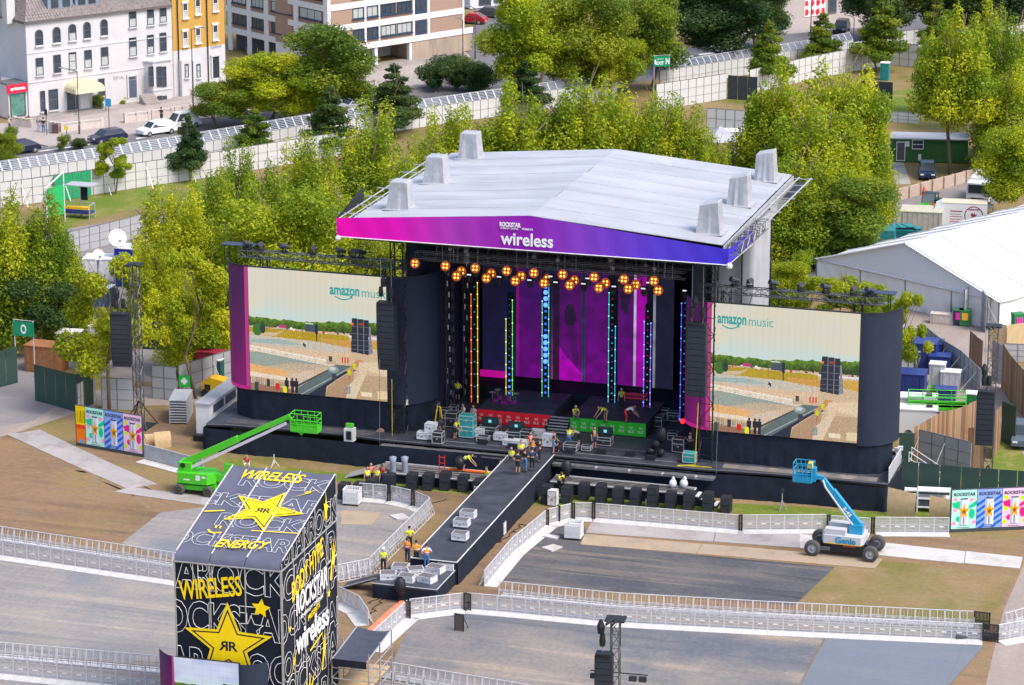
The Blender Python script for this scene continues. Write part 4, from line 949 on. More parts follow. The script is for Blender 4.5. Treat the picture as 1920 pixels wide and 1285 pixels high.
def pmeshes(p):
    if p in PCACHE: return PCACHE[p]
    J=joints(p); names=['pel','bel','che','nec','hea','shl','ell','wrl','hal','shr','elr','wrr','har','hil','knl','anl','tol','hir','knr','anr','tor']; ix={n:i for i,n in enumerate(names)}
    ed=[('pel','bel'),('bel','che'),('che','nec'),('nec','hea'),('che','shl'),('shl','ell'),('ell','wrl'),('wrl','hal'),('che','shr'),('shr','elr'),('elr','wrr'),('wrr','har'),('pel','hil'),('hil','knl'),('knl','anl'),('anl','tol'),('pel','hir'),('hir','knr'),('knr','anr'),('anr','tor')]
    rad=dict(pel=.13,bel=.12,che=.135,nec=.055,hea=.085)
    for n in 'lr': rad.update({'sh'+n:.062,'el'+n:.043,'wr'+n:.03,'ha'+n:.036,'hi'+n:.085,'kn'+n:.058,'an'+n:.04,'to'+n:.036})
    body=skinmesh('person',[J[n] for n in names],[(ix[a],ix[b]) for a,b in ed],[rad[n] for n in names])
    # head, face and fingers joined to the same body mesh
    x=MB(); h=J['hea']; x.ball(h+V3((0,-.005,.045)),.098,10,8,1.22); x.tube(h+V3((0,-.095,.05)),h+V3((0,-.125,.02)),.02,5,r2=.016); x.ball(h+V3((-.1,.01,.03)),.024,5,4,1.5); x.ball(h+V3((.1,.01,.03)),.024,5,4,1.5); x.tube(h+V3((-.03,-.098,-.03)),h+V3((.03,-.098,-.03)),.009,4)
    for s,n in ((-1,'l'),(1,'r')):
        a=J['wr'+n]; b=J['ha'+n]; d=(b-a).normalized(); side=d.cross(V3((0,1,0)) if abs(d.y)<.8 else V3((0,0,1))).normalized()
        for k,L in enumerate((.075,.088,.082,.062)):
            q=b+side*(.024*(k-1.5))+d*.015; m=q+d*L*.55; x.tube(q,m,.0095,5); x.tube(m,m+(d+V3((0,-.5,-.15))).normalized()*L*.5,.0088,5,r2=.006)
        q=b-side*.03-d*.04; x.tube(q,q+(d*.6-side*.8).normalized()*.055,.011,5,r2=.008)
    nb=len(body.vertices); bm=bmesh.new(); bm.from_mesh(body); tmp=x.mesh('t',skin,True); bm.from_mesh(tmp)
    e=MB(); e.ball(h+V3((-.036,-.094,.06)),.014,5,4); e.ball(h+V3((.036,-.094,.06)),.014,5,4); t2=e.mesh('t2',eyem); k0=len(bm.faces); bm.from_mesh(t2); bm.faces.ensure_lookup_table()
    for f in bm.faces[k0:]: f.material_index=1
    bm.to_mesh(body); bm.free(); body.materials.clear(); body.materials.append(skin); body.materials.append(eyem)
    def sub(keys,edges,rr,nm):
        m=skinmesh(nm,[J[k] for k in keys],[(keys.index(a),keys.index(b)) for a,b in edges],rr); return m
    L=lambda a,b,t: J[a].lerp(J[b],t)
    J['sll']=L('shl','ell',.75); J['slr']=L('shr','elr',.75); J['wai']=L('pel','bel',.4)
    J['tsl']=L('hil','knl',.98); J['tsr']=L('hir','knr',.98); J['alo']=J['anl']+(J['knl']-J['anl'])*.08; J['aro']=J['anr']+(J['knr']-J['anr'])*.08
    J['nlo']=L('che','nec',.6)
    shirt=sub(['wai','bel','che','nlo','shl','sll','shr','slr'],[('wai','bel'),('bel','che'),('che','nlo'),('che','shl'),('shl','sll'),('che','shr'),('shr','slr')],[(.165,.12),(.15,.125),(.165,.14),.075,.078,.062,.078,.062],'shirt')
    vest=sub(['wai','bel','che','nlo','shl','shr'],[('wai','bel'),('bel','che'),('che','nlo'),('che','shl'),('che','shr')],[(.19,.145),(.18,.15),(.185,.16),.08,.078,.078],'vest')
    trou=sub(['bel','pel','hil','knl','alo','hir','knr','aro'],[('bel','pel'),('pel','hil'),('hil','knl'),('knl','alo'),('pel','hir'),('hir','knr'),('knr','aro')],[.125,.145,.105,.078,.066,.105,.078,.066],'trousers')
    shorts=sub(['bel','pel','hil','tsl','hir','tsr'],[('bel','pel'),('pel','hil'),('hil','tsl'),('pel','hir'),('hir','tsr')],[.125,.15,.11,.095,.11,.095],'shorts')
    sh=MB()
    for n in 'lr':
        a=J['an'+n]; t=J['to'+n]; d=(t-a); d.z=0; d.normalize(); sh.tube(V3((a.x,a.y,max(.05,a.z-.05)))-d*.06,V3((t.x,t.y,max(.045,t.z)))+d*.05,.052,6,r2=.045)
    shoes=sh.mesh('shoes',fab('black'))
    hr=MB(); hr.ball(h+V3((0,.018,.075)),.106,9,6,1.1); hair=hr.mesh('hair',hairm,True)
    hb=MB(); hb.ball(h+V3((0,.0,.10)),.13,10,6,.85); hb.lathe([(.12,.085),(.165,.08),(.12,.095)],c=tuple(h),n=10); helmet=hb.mesh('helmet',helm,True)
    tp=MB(); c=J['bel'].lerp(J['che'],.25); ax=(J['che']-J['bel']).normalized(); q=ax.to_track_quat('Z','Y'); vs=[]; N=12
    for dz in (-.03,.03):
        for i in range(N): vs.append(c+q@V3((.205*math.cos(2*math.pi*i/N),.172*math.sin(2*math.pi*i/N),dz)))
    tp.add(vs,[(i,(i+1)%N,N+(i+1)%N,N+i) for i in range(N)]); tape=tp.mesh('tape_band',refl)
    PCACHE[p]=dict(body=body,shirt=shirt,vest=vest,trousers=trou,shorts=shorts,shoes=shoes,hair=hair,helmet=helmet,tape=tape); return PCACHE[p]
def person(loc,face,pose,top,bottom,label,vest=None,shorts=False,helmet=False,dark=False,scale=1.0,fair=False,group=None):
    """face: heading in degrees, 0 = towards the camera, 90 = to the right"""
    M=pmeshes(pose); o=link('person',M['body']); o.location=loc; o.rotation_euler=(0,0,R(face)); o.scale=(scale,)*3
    if dark: recolour(o,skind)
    tag(o,label,'person',group)
    def put(n,m,nm=None):
        me=M[n]
        if not me.materials: me.materials.append(fab('black'))
        c=link(nm or n,me,o); recolour(c,m); return c
    put('shirt',fab(top)); put('shorts' if shorts else 'trousers',fab(bottom)); put('shoes',fab('black'))
    if vest: v=put('vest',fab(vest)); t=link('tape_band',M['tape'],v)
    if helmet: put('helmet',helm)
    else: put('hair',hairb if fair else hairm)
    return o
def on(u,v,z): return P(u,v,z)
PP=[ # u,v of the feet, surface height, heading, pose, top, bottom, label, options
(841,742,2.1,150,'stand','red','grey','person in red safety vest and grey trousers at the dark left side of the stage',dict(vest='red')),
(858,752,2.1,170,'hips','yellow','black','person in yellow safety vest and black shorts, back turned, left side of the stage',dict(vest='yellow',shorts=True)),
(858,728,2.1,10,'stand','black','black','person in black with a thin yellow vest behind the others, left stage edge',dict(vest='dgreen')),
(830,726,2.1,60,'stand','grey','navy','person in grey T-shirt at the far left inside the stage',{}),
(853,823,2.1,55,'reach','yellow','black','person in yellow vest and black shorts walking between cases at the left stage front',dict(vest='yellow',shorts=True)),
(869,797,2.1,-60,'arms','white','black','person in white T-shirt behind the turquoise case stack',{}),
(888,800,2.1,-30,'arms','lightblue','black','person in pale blue T-shirt behind the turquoise case stack',{}),
(1078,786,3.23,20,'crouch','yellow','khaki','person in yellow top kneeling on the left part of the green platform',dict(fair=True)),
(1136,792,3.23,-60,'bend','yellow','khaki','person in yellow shirt bending down on the green platform',dict(shorts=True)),
(1174,792,3.23,80,'bend','white','red','person in white top bending over on the right of the green platform',{}),
(1165,768,3.1,0,'stand','yellow','black','person in yellow standing behind the red keyboard rack',{}),
(977,868,2.1,0,'arms','yellow','black','person in yellow vest with arms folded at the left of the catwalk group',dict(vest='yellow')),
(995,852,2.1,20,'stand','red','khaki','bare-headed person in rust shirt at the back of the catwalk group',dict()),
(1000,864,2.1,170,'stand','black','navy','person in orange vest and dark trousers in the catwalk group',dict(vest='orange')),
(1012,866,2.1,-100,'hips','black','black','person all in black at the right of the catwalk group',{}),
(971,888,2.1,170,'hips','black','black','person in black shirt and shorts, back turned, front of the catwalk group',dict(shorts=True)),
(984,884,2.1,150,'arms','black','blue','person in black top and blue jeans, front of the catwalk group',{}),
(998,882,2.1,185,'hips','navy','black','person in navy sweatshirt, back turned, at the front right of the catwalk group',{}),
(959,880,1.2,-20,'stand','yellow','navy','person in yellow vest beside the left edge of the catwalk top',dict(vest='yellow')),
(1038,850,2.1,-90,'arms','black','blue','person in black top and blue shorts at the catwalk corner of the stage',dict(shorts=True)),
(1048,846,2.1,-60,'crouch','black','black','person crouching in black beside the catwalk corner',{}),
(1066,840,2.1,160,'reach','yellow','blue','person in yellow vest leaning over a flight case below the green platform',dict(vest='yellow')),
(1086,836,2.1,-80,'bend','grey','black','person in grey shirt bending over the flight case right of the catwalk',dict(shorts=True)),
(1114,842,2.1,30,'stand','black','navy','person in black T-shirt standing left of the open case at the green platform',dict(shorts=True)),
(1294,852,2.1,-20,'arms','black','black','person in black cap working at a case with turquoise top, right stage edge',{}),
(869,884,.85,80,'bend','yellow','black','person in yellow vest and shorts bending on the left pit platform',dict(vest='yellow',shorts=True)),
(1050,912,.95,40,'crouch','yellow','black','person in yellow vest sitting on the pit platform right of the catwalk',dict(vest='yellow',dark=True)),
(689,917,0,30,'stand','yellow','black','person in yellow vest at the left of the group by the bass stacks',dict(vest='yellow')),
(696,910,0,0,'stand','red','black','person in rust red top between two yellow vests by the bass stacks',{}),
(707,917,0,-20,'stand','yellow','black','person in yellow vest at the middle of the group by the bass stacks',dict(vest='yellow')),
(716,912,0,-40,'stand','red','navy','person in red top at the right of the group by the bass stacks',dict(dark=True)),
(913,917,0,-60,'stand','yellow','black','person in yellow vest on the ground left of the catwalk',dict(vest='yellow')),
(937,905,0,60,'stand','black','black','person in dark clothes with yellow vest stripe close to the catwalk skirt',dict(vest='yellow')),
(719,1073,0,175,'stand','yellow','black','person in yellow vest standing on the ground left of the end platform',dict(vest='yellow',helmet=True)),
(768,1031,0,180,'hips','yellow','black','person in yellow jacket standing beside the barriers behind the end platform',dict()),
(764,1054,1.1,150,'stand','orange','navy','person in orange vest and navy trousers, left of three on the end platform',dict(vest='orange')),
(781,1059,1.1,185,'hips','orange','black','person in orange vest and black shorts, middle of three on the end platform',dict(vest='orange',shorts=True)),
(800,1065,1.1,190,'hips','white','blue','person in orange vest and blue jeans, right of three on the end platform',dict(vest='orange')),
(464,878,0,-10,'crouch','red','white','person in red and white sitting on the lawn behind the green boom lift',{}),
(18,248,0,100,'walk','lightblue','navy','person in pale blue shirt striding along the pavement, far left',dict(scale=1.05)),
(73,249,0,-20,'stand','blue','lightblue','person in blue sweater and pale trousers on the pavement',dict(scale=1.08)),
(82,251,0,170,'stand','black','blue','person in black jacket and blue jeans on the pavement beside the lamp post',dict(scale=1.08)),
(303,229,0,150,'hips','black','black','person all in black standing beside the low garden wall',{}),
(282,542,1.1,140,'stand','yellow','black','left one of two people in bright yellow jackets behind the yellow trees',dict(scale=1.08)),
(293,547,1.1,190,'stand','yellow','black','right one of two people in bright yellow jackets behind the yellow trees',dict(scale=1.08)),
]
for u,v,z,h,po,tp,bt,lb,kw in PP: person(P(u,v,z),h+ (0),po,tp,bt,lb,**kw)
# ================================================================ cases and gear
casem=mat('case_black',(.028,.030,.036),.5,var=.2); caset=mat('case_turquoise',(.02,.30,.30),.5,var=.1); casew=mat('case_white',(.62,.63,.65),.5,var=.1); scrg=emit('small_monitor',(.15,.5,.6),.8)
def case(loc,w,d,h,lab,m=casem,rz=None,lid=False,wheels=True,stack=1,group='flight cases on the stage',slat=False,cat='flight case'):
    t=thing('flight_case',lab,cat,loc,-STA if rz is None else rz,group); zb=.1 if wheels else 0
    hh=(h-zb)/stack
    for k in range(stack):
        z0=zb+k*hh; c=MB().bb(-w/2,w/2,-d/2,d/2,z0+.01,z0+hh-.005).build('case_body',m,t)
        e=MB(); r=.022
        for sx in (-1,1):
            for sy in (-1,1): e.bb(sx*w/2-r,sx*w/2+r,sy*d/2-r,sy*d/2+r,z0,z0+hh)
            for z in (z0+.02,z0+hh*.62,z0+hh-.02): e.bb(sx*w/2-r,sx*w/2+r,-d/2,d/2,z-r,z+r)
        for sy in (-1,1):
            for z in (z0+.02,z0+hh*.62,z0+hh-.02): e.bb(-w/2,w/2,sy*d/2-r,sy*d/2+r,z-r,z+r)
        e.build('metal_edge',alu,c)
        MB().bb(-.08,.08,-d/2-.03,-d/2,z0+hh*.35,z0+hh*.5).bb(-.3,-.24,-d/2-.03,-d/2,z0+hh*.5,z0+hh*.7).bb(.24,.3,-d/2-.03,-d/2,z0+hh*.5,z0+hh*.7).build('catch',chrome,c)
    if slat:
        for k in range(5): MB().bb(-w/2+.06,w/2-.06,-d/2+.05+k*(d-.1)/5,-d/2+.05+(k+.72)*(d-.1)/5,h,h+.02).build('slat',mat('slat_grey',(.16,.15,.16),.5),t)
    if wheels:
        for sx in (-1,1):
            for sy in (-1,1): MB().tube((sx*(w/2-.1)-.02,sy*(d/2-.1),.05),(sx*(w/2-.1)+.02,sy*(d/2-.1),.05),.05,8).build('castor',rubber,t)
    if lid:
        l=MB().bb(-w/2,w/2,d/2-.12,d/2,h+.02,h+.62).build('open_lid',casem,t); MB().bb(-w/2+.05,w/2-.05,d/2-.14,d/2-.118,h+.08,h+.57).build('lining',mat('lid_lining',(.02,.05,.055),.5),l); MB().bb(-.12,.12,d/2-.155,d/2-.138,h+.2,h+.42).build('monitor',scrg,l)
    return t
CC=[(794,824,.85,.7,.65,'low silver-edged case with pale top at the far left stage front',casew,{}),(809,824,.85,.75,1.35,'case stack with bright stickers at the left stage front',casew,dict(stack=2)),
(848,801,.95,.7,1.25,'tall black case beside the yellow folding frame',casem,{}),(851,781,.6,.6,.9,'small black case behind the tall one, left side of stage',casem,{}),
(877,820,1.15,.85,1.85,'stack of two turquoise cases at the left stage front',caset,dict(stack=2)),(893,819,1.3,.7,.7,'silver-fronted case right of the turquoise stack',casew,{}),
(917,817,1.35,.75,.8,'black case with open lid and monitor in front of the red platform, left one',casem,dict(lid=True)),(940,826,1.05,.75,.6,'silver case between two open lids before the red platform',casew,{}),
(966,825,1.3,.8,.75,'black case with open lid and monitor in front of the red platform, right one',casem,dict(lid=True)),(975,838,1.2,.8,.55,'pale flat case behind the group at the catwalk top',casew,{}),
(1029,838,.9,.6,1.05,'white-topped tall stand case beside the stage steps',casew,{}),(1133,835,1.2,.8,.75,'black case with open lid in front of the green platform',casem,dict(lid=True)),
(1071,845,1.05,.8,.6,'black flight case under two bending people right of the steps',casem,{}),(1273,848,.9,.7,1.15,'tall black rack case with red light beside the right line array',casem,{}),
(1293,868,.95,.65,.85,'case with turquoise top at the right stage edge',caset,{}),(1244,788,.75,.6,.95,'grey rack case at the right rear, left of its pair',casem,{}),(1264,790,.85,.6,.8,'grey rack case at the right rear, right of its pair',casem,{})]
CC+=[(822,832,.8,.7,1.0,'dark case beside the sticker stack, left stage front',casem,{}),(836,796,.8,.6,1.3,'tall dark rack behind the yellow frame',casem,{}),(864,806,.7,.6,.8,'small black case left of the turquoise stack',casem,{}),(906,828,.9,.6,.45,'low black case in front of the left open lid',casem,{}),(928,812,.8,.6,.9,'dark upright case between the two open lids, at the back',casem,{}),(955,836,.9,.6,.5,'low silver case before the right open lid',casew,{}),(988,828,.9,.7,.9,'black case right of the right open lid',casem,{}),(1008,822,1.0,.7,.7,'silver case behind the catwalk group',casew,{}),(1100,846,.7,.5,.45,'low black case in front of the green platform',casem,{}),(812,790,.9,.7,1.5,'tall dark case in the shade at the far left of the stage',casem,{}),(1232,800,.9,.7,.9,'dark case at the right rear of the stage',casem,{}),(1262,826,.7,.6,.7,'dark case left of the tall rack at stage right',casem,{})]
for u,v,w,d,h,lb,m,kw in CC: case(P(u,v,DZ),w,d,h,lb,m,**kw)
for (u,v,lb) in ((878,972,'silver-edged case on the catwalk, farthest of three'),(866,988,'silver-edged case on the catwalk, middle one of three'),(863,1013,'silver-edged case on the catwalk, nearest of three')):
    case(P(u,v,1.75 if v<980 else 1.78),1.05,.8,.6,lb,casew,wheels=True,slat=True,group='cases standing on the catwalk')
i=0
for (u,v) in ((751,1070),(779,1076),(817,1072),(838,1066),(728,1084),(763,1089),(801,1090)):
    case(P(u,v,1.105),1.12,.86,.44,'low slatted wedge monitor, %s on the end platform'%nth(i),casew,rz=-STA+[.1,.5,-.2,.0,.35,-.05,-.3][i],wheels=False,slat=True,group='wedge monitors on the end platform',cat='monitor speaker'); i+=1
case(P(938,1003,0),.7,.6,1.0,'small silver case and bag on the ground right of the catwalk',casew,group='cases on the ground by the pit'); case(P(1037,948,0),.65,.6,1.25,'narrow upright case between bass stacks right of the catwalk',casew,group='cases on the ground by the pit'); case(P(1220,949,0),.6,.6,.6,'small pale case between bass stacks',casew,group='cases on the ground by the pit'); case(P(901,930,0),.8,.6,.8,'dark case beside the left catwalk skirt',casem,group='cases on the ground by the pit')
# wedge floor speakers along the stage edge
i=0
for u,v in ((906,832),(962,840),(1068,850),(1128,850),(1182,855),(1220,862)):
    t=thing('floor_monitor','black wedge floor monitor, %s along the stage edge'%nth(i),'monitor speaker',P(u,v,DZ),-STA,'wedge monitors along the stage edge'); i+=1
    MB().side([(-.3,0),(.3,0),(.3,.12),(-.05,.38),(-.3,.38)],-.35,.35).build('cabinet',subm,t).rotation_euler=(0,0,R(90))
# covered gear
cover=mat('black_bag',(.018,.02,.026),.45,var=.2,bump=.4,bscale=4)
def lump(name,lab,cat,loc,pts,m=cover,rz=0):
    t=thing(name,lab,cat,loc,rz); b=MB(); r=random.Random(lab)
    for (x,y,z,rad,sz) in pts: b.ball((x,y,z),rad,9,7,sz)
    b.v=[(p[0]+r.uniform(-.04,.04),p[1]+r.uniform(-.04,.04),p[2]+r.uniform(-.03,.03)) for p in b.v]
    b.build('cover_bag',m,t,True); return t
def stand(t,h,m=blackm):
    b=MB()
    for k in range(3): a=2.1*k; b.tube((0,0,h*.55),(.4*math.cos(a),.4*math.sin(a),.02),.03,4)
    b.tube((0,0,.2),(0,0,h),.035,5); b.build('tripod',m,t)
t=lump('covered_followspot','tall bagged spotlight standing on the right stage front','stage light',P(1232,856,DZ),[(.35,0,1.75,.42,1.5),(-.1,0,1.0,.33,1.2),(-.5,.1,.45,.4,.7),(.3,-.1,.35,.3,1)]); stand(t,1.4)
t=lump('covered_camera','bagged camera on a stand on the right pit platform','camera',P(1062,900,.95),[(0,0,1.0,.42,1.45),(.1,0,.5,.2,1.2)]); stand(t,1.0)
t=lump('covered_camera','bagged camera on a stand in front of the end platform','camera',P(751,1130,0),[(0,0,1.25,.42,1.5),(.05,0,.8,.3,1.1)]); stand(t,1.1)
t=lump('covered_camera','bagged camera head right of the bending worker in the pit','camera',P(862,884,.85),[(0,0,.7,.42,1.25)]) ; stand(t,.8)
lump('equipment_heap','dark bundled equipment in the shade at left stage side','equipment',P(823,822,DZ),[(0,0,.6,.45,1.3),(.1,.2,1.2,.35,1.1),(-.1,0,.3,.5,.6)])
t=thing('barrier_stand','yellow A-shaped folding frame among cases at the left stage front','frame',P(823,806,DZ),-STA)
MB().tube((-.42,0,0),(-.12,0,1.9),.06,5).tube((.42,0,0),(.12,0,1.9),.06,5).tube((-.12,0,1.9),(.12,0,1.9),.06,5).tube((-.3,0,.7),(.3,0,.7),.05,5).build('frame',mat('yellow_paint',(.70,.52,.02),.5),t)
# camera jib and remote camera
t=thing('camera_jib','long dark camera crane arm reaching across the left pit','camera crane',P(757,862,0),-STA+.05)
b=MB(); stand(t,1.3); b.tube((-1.9,.2,2.0),(3.6,-.9,1.65),.07,5); b.tube((-1.9,.2,2.15),(0,.0,2.25),.04,4); b.build('arm',blackm,t); MB().lathe([(0,-.15),(.35,-.15),(.35,.15),(0,.15)],c=(-1.95,.2,2.0),n=12,axis='Y').build('counterweight',mat('weight_brown',(.35,.2,.16),.6),t); MB().box((3.7,-.95,1.4),(.3,.5,.4)).build('camera_head',blackm,t); MB().box((.1,0,1.9),(.6,.5,.5)).build('pivot_head',mat('olive',(.07,.08,.05),.6),t)
t=thing('remote_camera','white-cased remote camera on a black post before the left wing','camera',P(657,865,0),-STA)
MB().tube((0,0,0),(0,0,1.7),.12,8).build('post',blackm,t); MB().bb(-.4,.4,-.3,.3,1.7,2.75).build('housing',casew,t); MB().bb(-.22,.22,-.32,-.29,1.85,2.55).build('lens_hood',blackm,t); MB().box((0,0,2.95),(.6,.3,.3)).build('camera_body',mat('camera_green',(.1,.45,.05),.5),t); 
t=thing('camera_tripod','small tripod with camera on the lawn in front of the right wing','tripod',P(1466,958,0),0); stand(t,1.5,steel); MB().box((0,0,1.6),(.25,.4,.25)).build('camera_body',blackm,t)
t=thing('camera_tripod','small pale tripod on the lawn behind the tower roof','tripod',P(514,875,0),0); stand(t,1.0,white)
t=thing('stage_lamp','white-headed lamp on a tall stand beside the left wing drape','stage light',P(765,808,DZ),0); stand(t,2.2); MB().box((0.05,-.1,2.45),(.6,.35,.45),rz=.5).build('lamp_head',casew,t)
t=thing('red_ladder','short red ladder stand at the left pit platform','ladder',P(829,910,0),-STA)
for k in range(5): MB().bb(-.2,.2,-.03,.03,.4+k*.45,.46+k*.45).build('rung',mat('red_paint',(.6,.03,.03),.5),t)
MB().tube((-.22,0,0),(-.22,0,2.4),.035,4).tube((.22,0,0),(.22,0,2.4),.035,4).build('rail',mat('red_paint',(.6,.03,.03),.5),t)
tag(MB().box((0,0,0),(3.4,.3,.1)).build('orange_beam',mat('orange_paint',(.80,.16,.03),.5)),'orange bar lying on the left pit platform','bar').location=P(880,883,.93)
bpy.data.objects['orange_beam'].rotation_euler=(0,0,-STA)
for u,l in ((1261,'left'),(1282,'right')):
    lump('white_sack','white sack on the right pit platform, %s one'%l,'bag',P(u,914,.95),[(0,0,.3,.3,1.2),(.05,0,.65,.14,1.6)],casew)
for u,l in ((737,'left'),(759,'right')):
    tg=thing('wrapped_post','grey wrapped stand on the left pit platform, %s one'%l,'stand',P(u,898,.3),0,'wrapped stands in the pit'); MB().lathe([(.2,0),(.25,.6),(.22,1.3),(.3,1.75),(.0,1.85)],n=9).build('wrap',mat('wrap_grey',(.22,.26,.33),.6,var=.2),tg,True)
# drum kit, keyboards
t=thing('drum_kit','purple drum kit with cymbals on the dark rear of the stage','drum kit',P(945,770,2.6),-STA); pm=mat('drum_purple',(.22,.02,.2),.4)
MB().lathe([(0,-.25),(.42,-.25),(.42,.25),(0,.25)],c=(0,0,.42),n=14,axis='Y').build('bass_drum',pm,t)
for x,z,rr_ in ((-.4,.95,.22),(.3,.95,.22),(.75,.6,.28),(-.8,.65,.24)): MB().lathe([(0,0),(rr_,0),(rr_,.3),(0,.3)],c=(x,.2,z-.1),n=12).build('drum',pm,t)
for x,z in ((-1.0,1.4),(.95,1.45),(-.55,1.65),(.5,1.6)): MB().lathe([(0,.04),(.28,0),(.28,.01)],c=(x,.1,z),n=12).tube((x,.1,.2),(x,.1,z),.02,4).build('cymbal',mat('cymbal',(.5,.5,.45),.3,.6),t)
t=thing('keyboard_rack','red keyboard rack behind the green platform','keyboard',P(1190,768,3.1),-STA)
for z in (.9,1.2): MB().bb(-1.1,1.0,-.2,.2,z,z+.12).build('keyboard',mat('keyboard_red',(.55,.03,.05),.4),t)
MB().tube((-.9,0,0),(-.9,0,1.2),.04,4).tube((.8,0,0),(.8,0,1.2),.04,4).build('rack_leg',blackm,t)
t=thing('red_work_light','glowing red lamp on the rack beside the right line array','lamp',P(1279,838,DZ),0); MB().tube((0,0,0),(0,0,2.),.04,5).build('stand',blackm,t); MB().ball((0,-.1,2.1),.2,10,7).build('lamp_head',emit('red_glow',(1.,.02,.02),1.3),t)
# wire cage trolleys
def stillage(u,v,lab,rz=-.25):
    t=thing('cage_trolley',lab,'cage trolley',P(u,v,0),rz,'white cage trolleys'); 
    MB().bb(-.62,.62,-.5,.5,.18,.26).build('base',white,t)
    for sx,sy,w,d in ((0,-.5,1.2,.03),(0,.5,1.2,.03),(-.6,0,.03,.97),(.6,0,.03,.97)):
        b=MB()
        n=9 if w>d else 7
        for k in range(n):
            f_=(k+.5)/n-.5
            b.bb(sx+f_*w-.045 if w>d else sx-.012,sx+f_*w+.045 if w>d else sx+.012,sy-.012 if w>d else sy+f_*d-.045,sy+.012 if w>d else sy+f_*d+.045,.3,1.3)
        for z in (.3,.8,1.28): b.bb(sx-w/2,sx+w/2,sy-d/2,sy+d/2,z-.03,z+.03)
        b.build('cage_side',white,t)
    MB().bb(-.45,.45,-.36,.36,.27,1.05).build('stacked_load',casew,t)
    for sx in (-.5,.5):
        for sy in (-.4,.4): MB().tube((sx-.04,sy,.09),(sx+.04,sy,.09),.09,8).build('castor',rubber,t)
stillage(661,946,'white wire cage trolley beside the tower, left of the catwalk'); stillage(1076,1010,'white wire cage trolley on dark matting right of the catwalk')

for i,(px,lb) in enumerate((([(930,1020),(960,1000),(975,985),(1010,990)],'black cable snaking on the bare earth right of the catwalk'),([(650,925),(690,935),(740,930),(800,945),(850,935)],'black cable lying on the earth behind the left barriers'),([(690,1130),(720,1120),(700,1145),(680,1160)],'black cable looped on the earth left of the end platform'),([(1030,925),(1100,950),(1150,955)],'black cable in front of the right bass stacks'))):
    p=[P(u,v,.03) for u,v in px]; q=[]
    for a,b_ in zip(p,p[1:]):
        for k in range(6): t_=k/6; q.append(a.lerp(b_,t_)+Vector((.25*math.sin(k*1.9+i),.25*math.cos(k*1.3+i),0)))
    tag(MB().path(q,.035,4).build('cable',rubber),lb,'cable')
# ================================================================ wrapped delay tower
TW=R(-16.2); tw=thing('wrapped_tower','tall tower wrapped in black printed sheets with yellow stars and white outlined lettering','tower',Vector((-16.82,173.53,0)),TW)
Wt=6.7; Dt=9.75; Z1=12.5; ZF=12.95; SL=(15.42-12.95)/Dt
pvc=mat('printed_pvc_black',(.014,.018,.030),.6,var=.2,scale=.8,bump=.12,bscale=.9,spec=.12); pvr=mat('roof_pvc_skylit',(.10,.103,.148),.5,var=.12,scale=.8,bump=.1,bscale=.9,spec=.3); yel=mat('print_yellow',(.93,.66,.006),.5,var=.06); wht=mat('print_white',(.80,.80,.82),.5,var=0); pole=mat('scaffold_tube',(.42,.42,.44),.4,.5,var=.1)  # roof sheets: paler copy of the black pvc, sky light painted into its colour
hw=Wt/2
def sheetf(b,fn,nu=8,nv=8): b.grid(fn,nu,nv); return b
FP=[];SPn=[];RPn=[]
for i in range(3):
    x0=-hw+Wt*i/3+.015; x1=-hw+Wt*(i+1)/3-.015
    b=MB(); b.grid(lambda u,v:(x0+(x1-x0)*u,-.03*math.sin(math.pi*u)+.02*math.sin(v*31+i)*math.sin(math.pi*u),.2+(Z1-.2)*v),6,30); FP.append(b.build('cover_panel',pvc,tw,True))
    b=MB()
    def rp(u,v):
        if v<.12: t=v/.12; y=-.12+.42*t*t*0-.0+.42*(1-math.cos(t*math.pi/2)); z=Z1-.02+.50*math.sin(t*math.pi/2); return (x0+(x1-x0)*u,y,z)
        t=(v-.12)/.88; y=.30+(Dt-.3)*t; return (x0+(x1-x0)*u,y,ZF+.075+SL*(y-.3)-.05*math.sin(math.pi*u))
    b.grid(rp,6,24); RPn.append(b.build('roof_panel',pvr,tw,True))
for i in range(5):
    y0=Dt*i/5+.015; y1=Dt*(i+1)/5-.015
    b=MB(); b.grid(lambda u,v:(hw+.02*math.sin(v*27+i*2)*math.sin(math.pi*u),y0+(y1-y0)*u,.2+(Z1-.2)*v),4,20); SPn.append(b.build('cover_panel',pvc,tw,True))
    b=MB(); b.grid(lambda u,v:(hw,y0+(y1-y0)*u,Z1+.03+(ZF+SL*(y0+(y1-y0)*u)-Z1-.03)*v),4,3); b.build('gable_panel',pvc,tw)
MB().bb(-hw,-hw+.05,0,Dt,.2,Z1).bb(-hw,hw,Dt-.05,Dt,.2,Z1+2.3).build('rear_sheet',pvc,tw)
MB().add([(-hw,0,Z1),(-hw,Dt,Z1),(-hw,Dt,ZF+SL*Dt),(-hw,.3,ZF)],[(0,3,2,1)]).build('gable_panel',pvc,tw)
b=MB()
for x in (-hw,-hw+Wt/3,-hw+2*Wt/3,hw): b.tube((x,-.08,.1),(x,-.08,Z1+.1),.05,6); 
b.tube((-hw,-.1,Z1),(hw,-.1,Z1),.05,6); b.tube((hw+.06,0,Z1),(hw+.06,Dt,Z1),.05,6)
for y in np.linspace(0,Dt,6): b.tube((hw+.05,y,.1),(hw+.05,y,ZF+SL*y),.04,6)
b.build('scaffold_tube',pole,tw)
b=MB()
for x in (-hw,-hw+Wt/3,-hw+2*Wt/3,hw): b.tube((x,.3,ZF+.11),(x,Dt,ZF+.11+SL*(Dt-.3)),.035,5)
b.build('roof_lacing',mat('pale_rope',(.62,.62,.64),.6),tw)
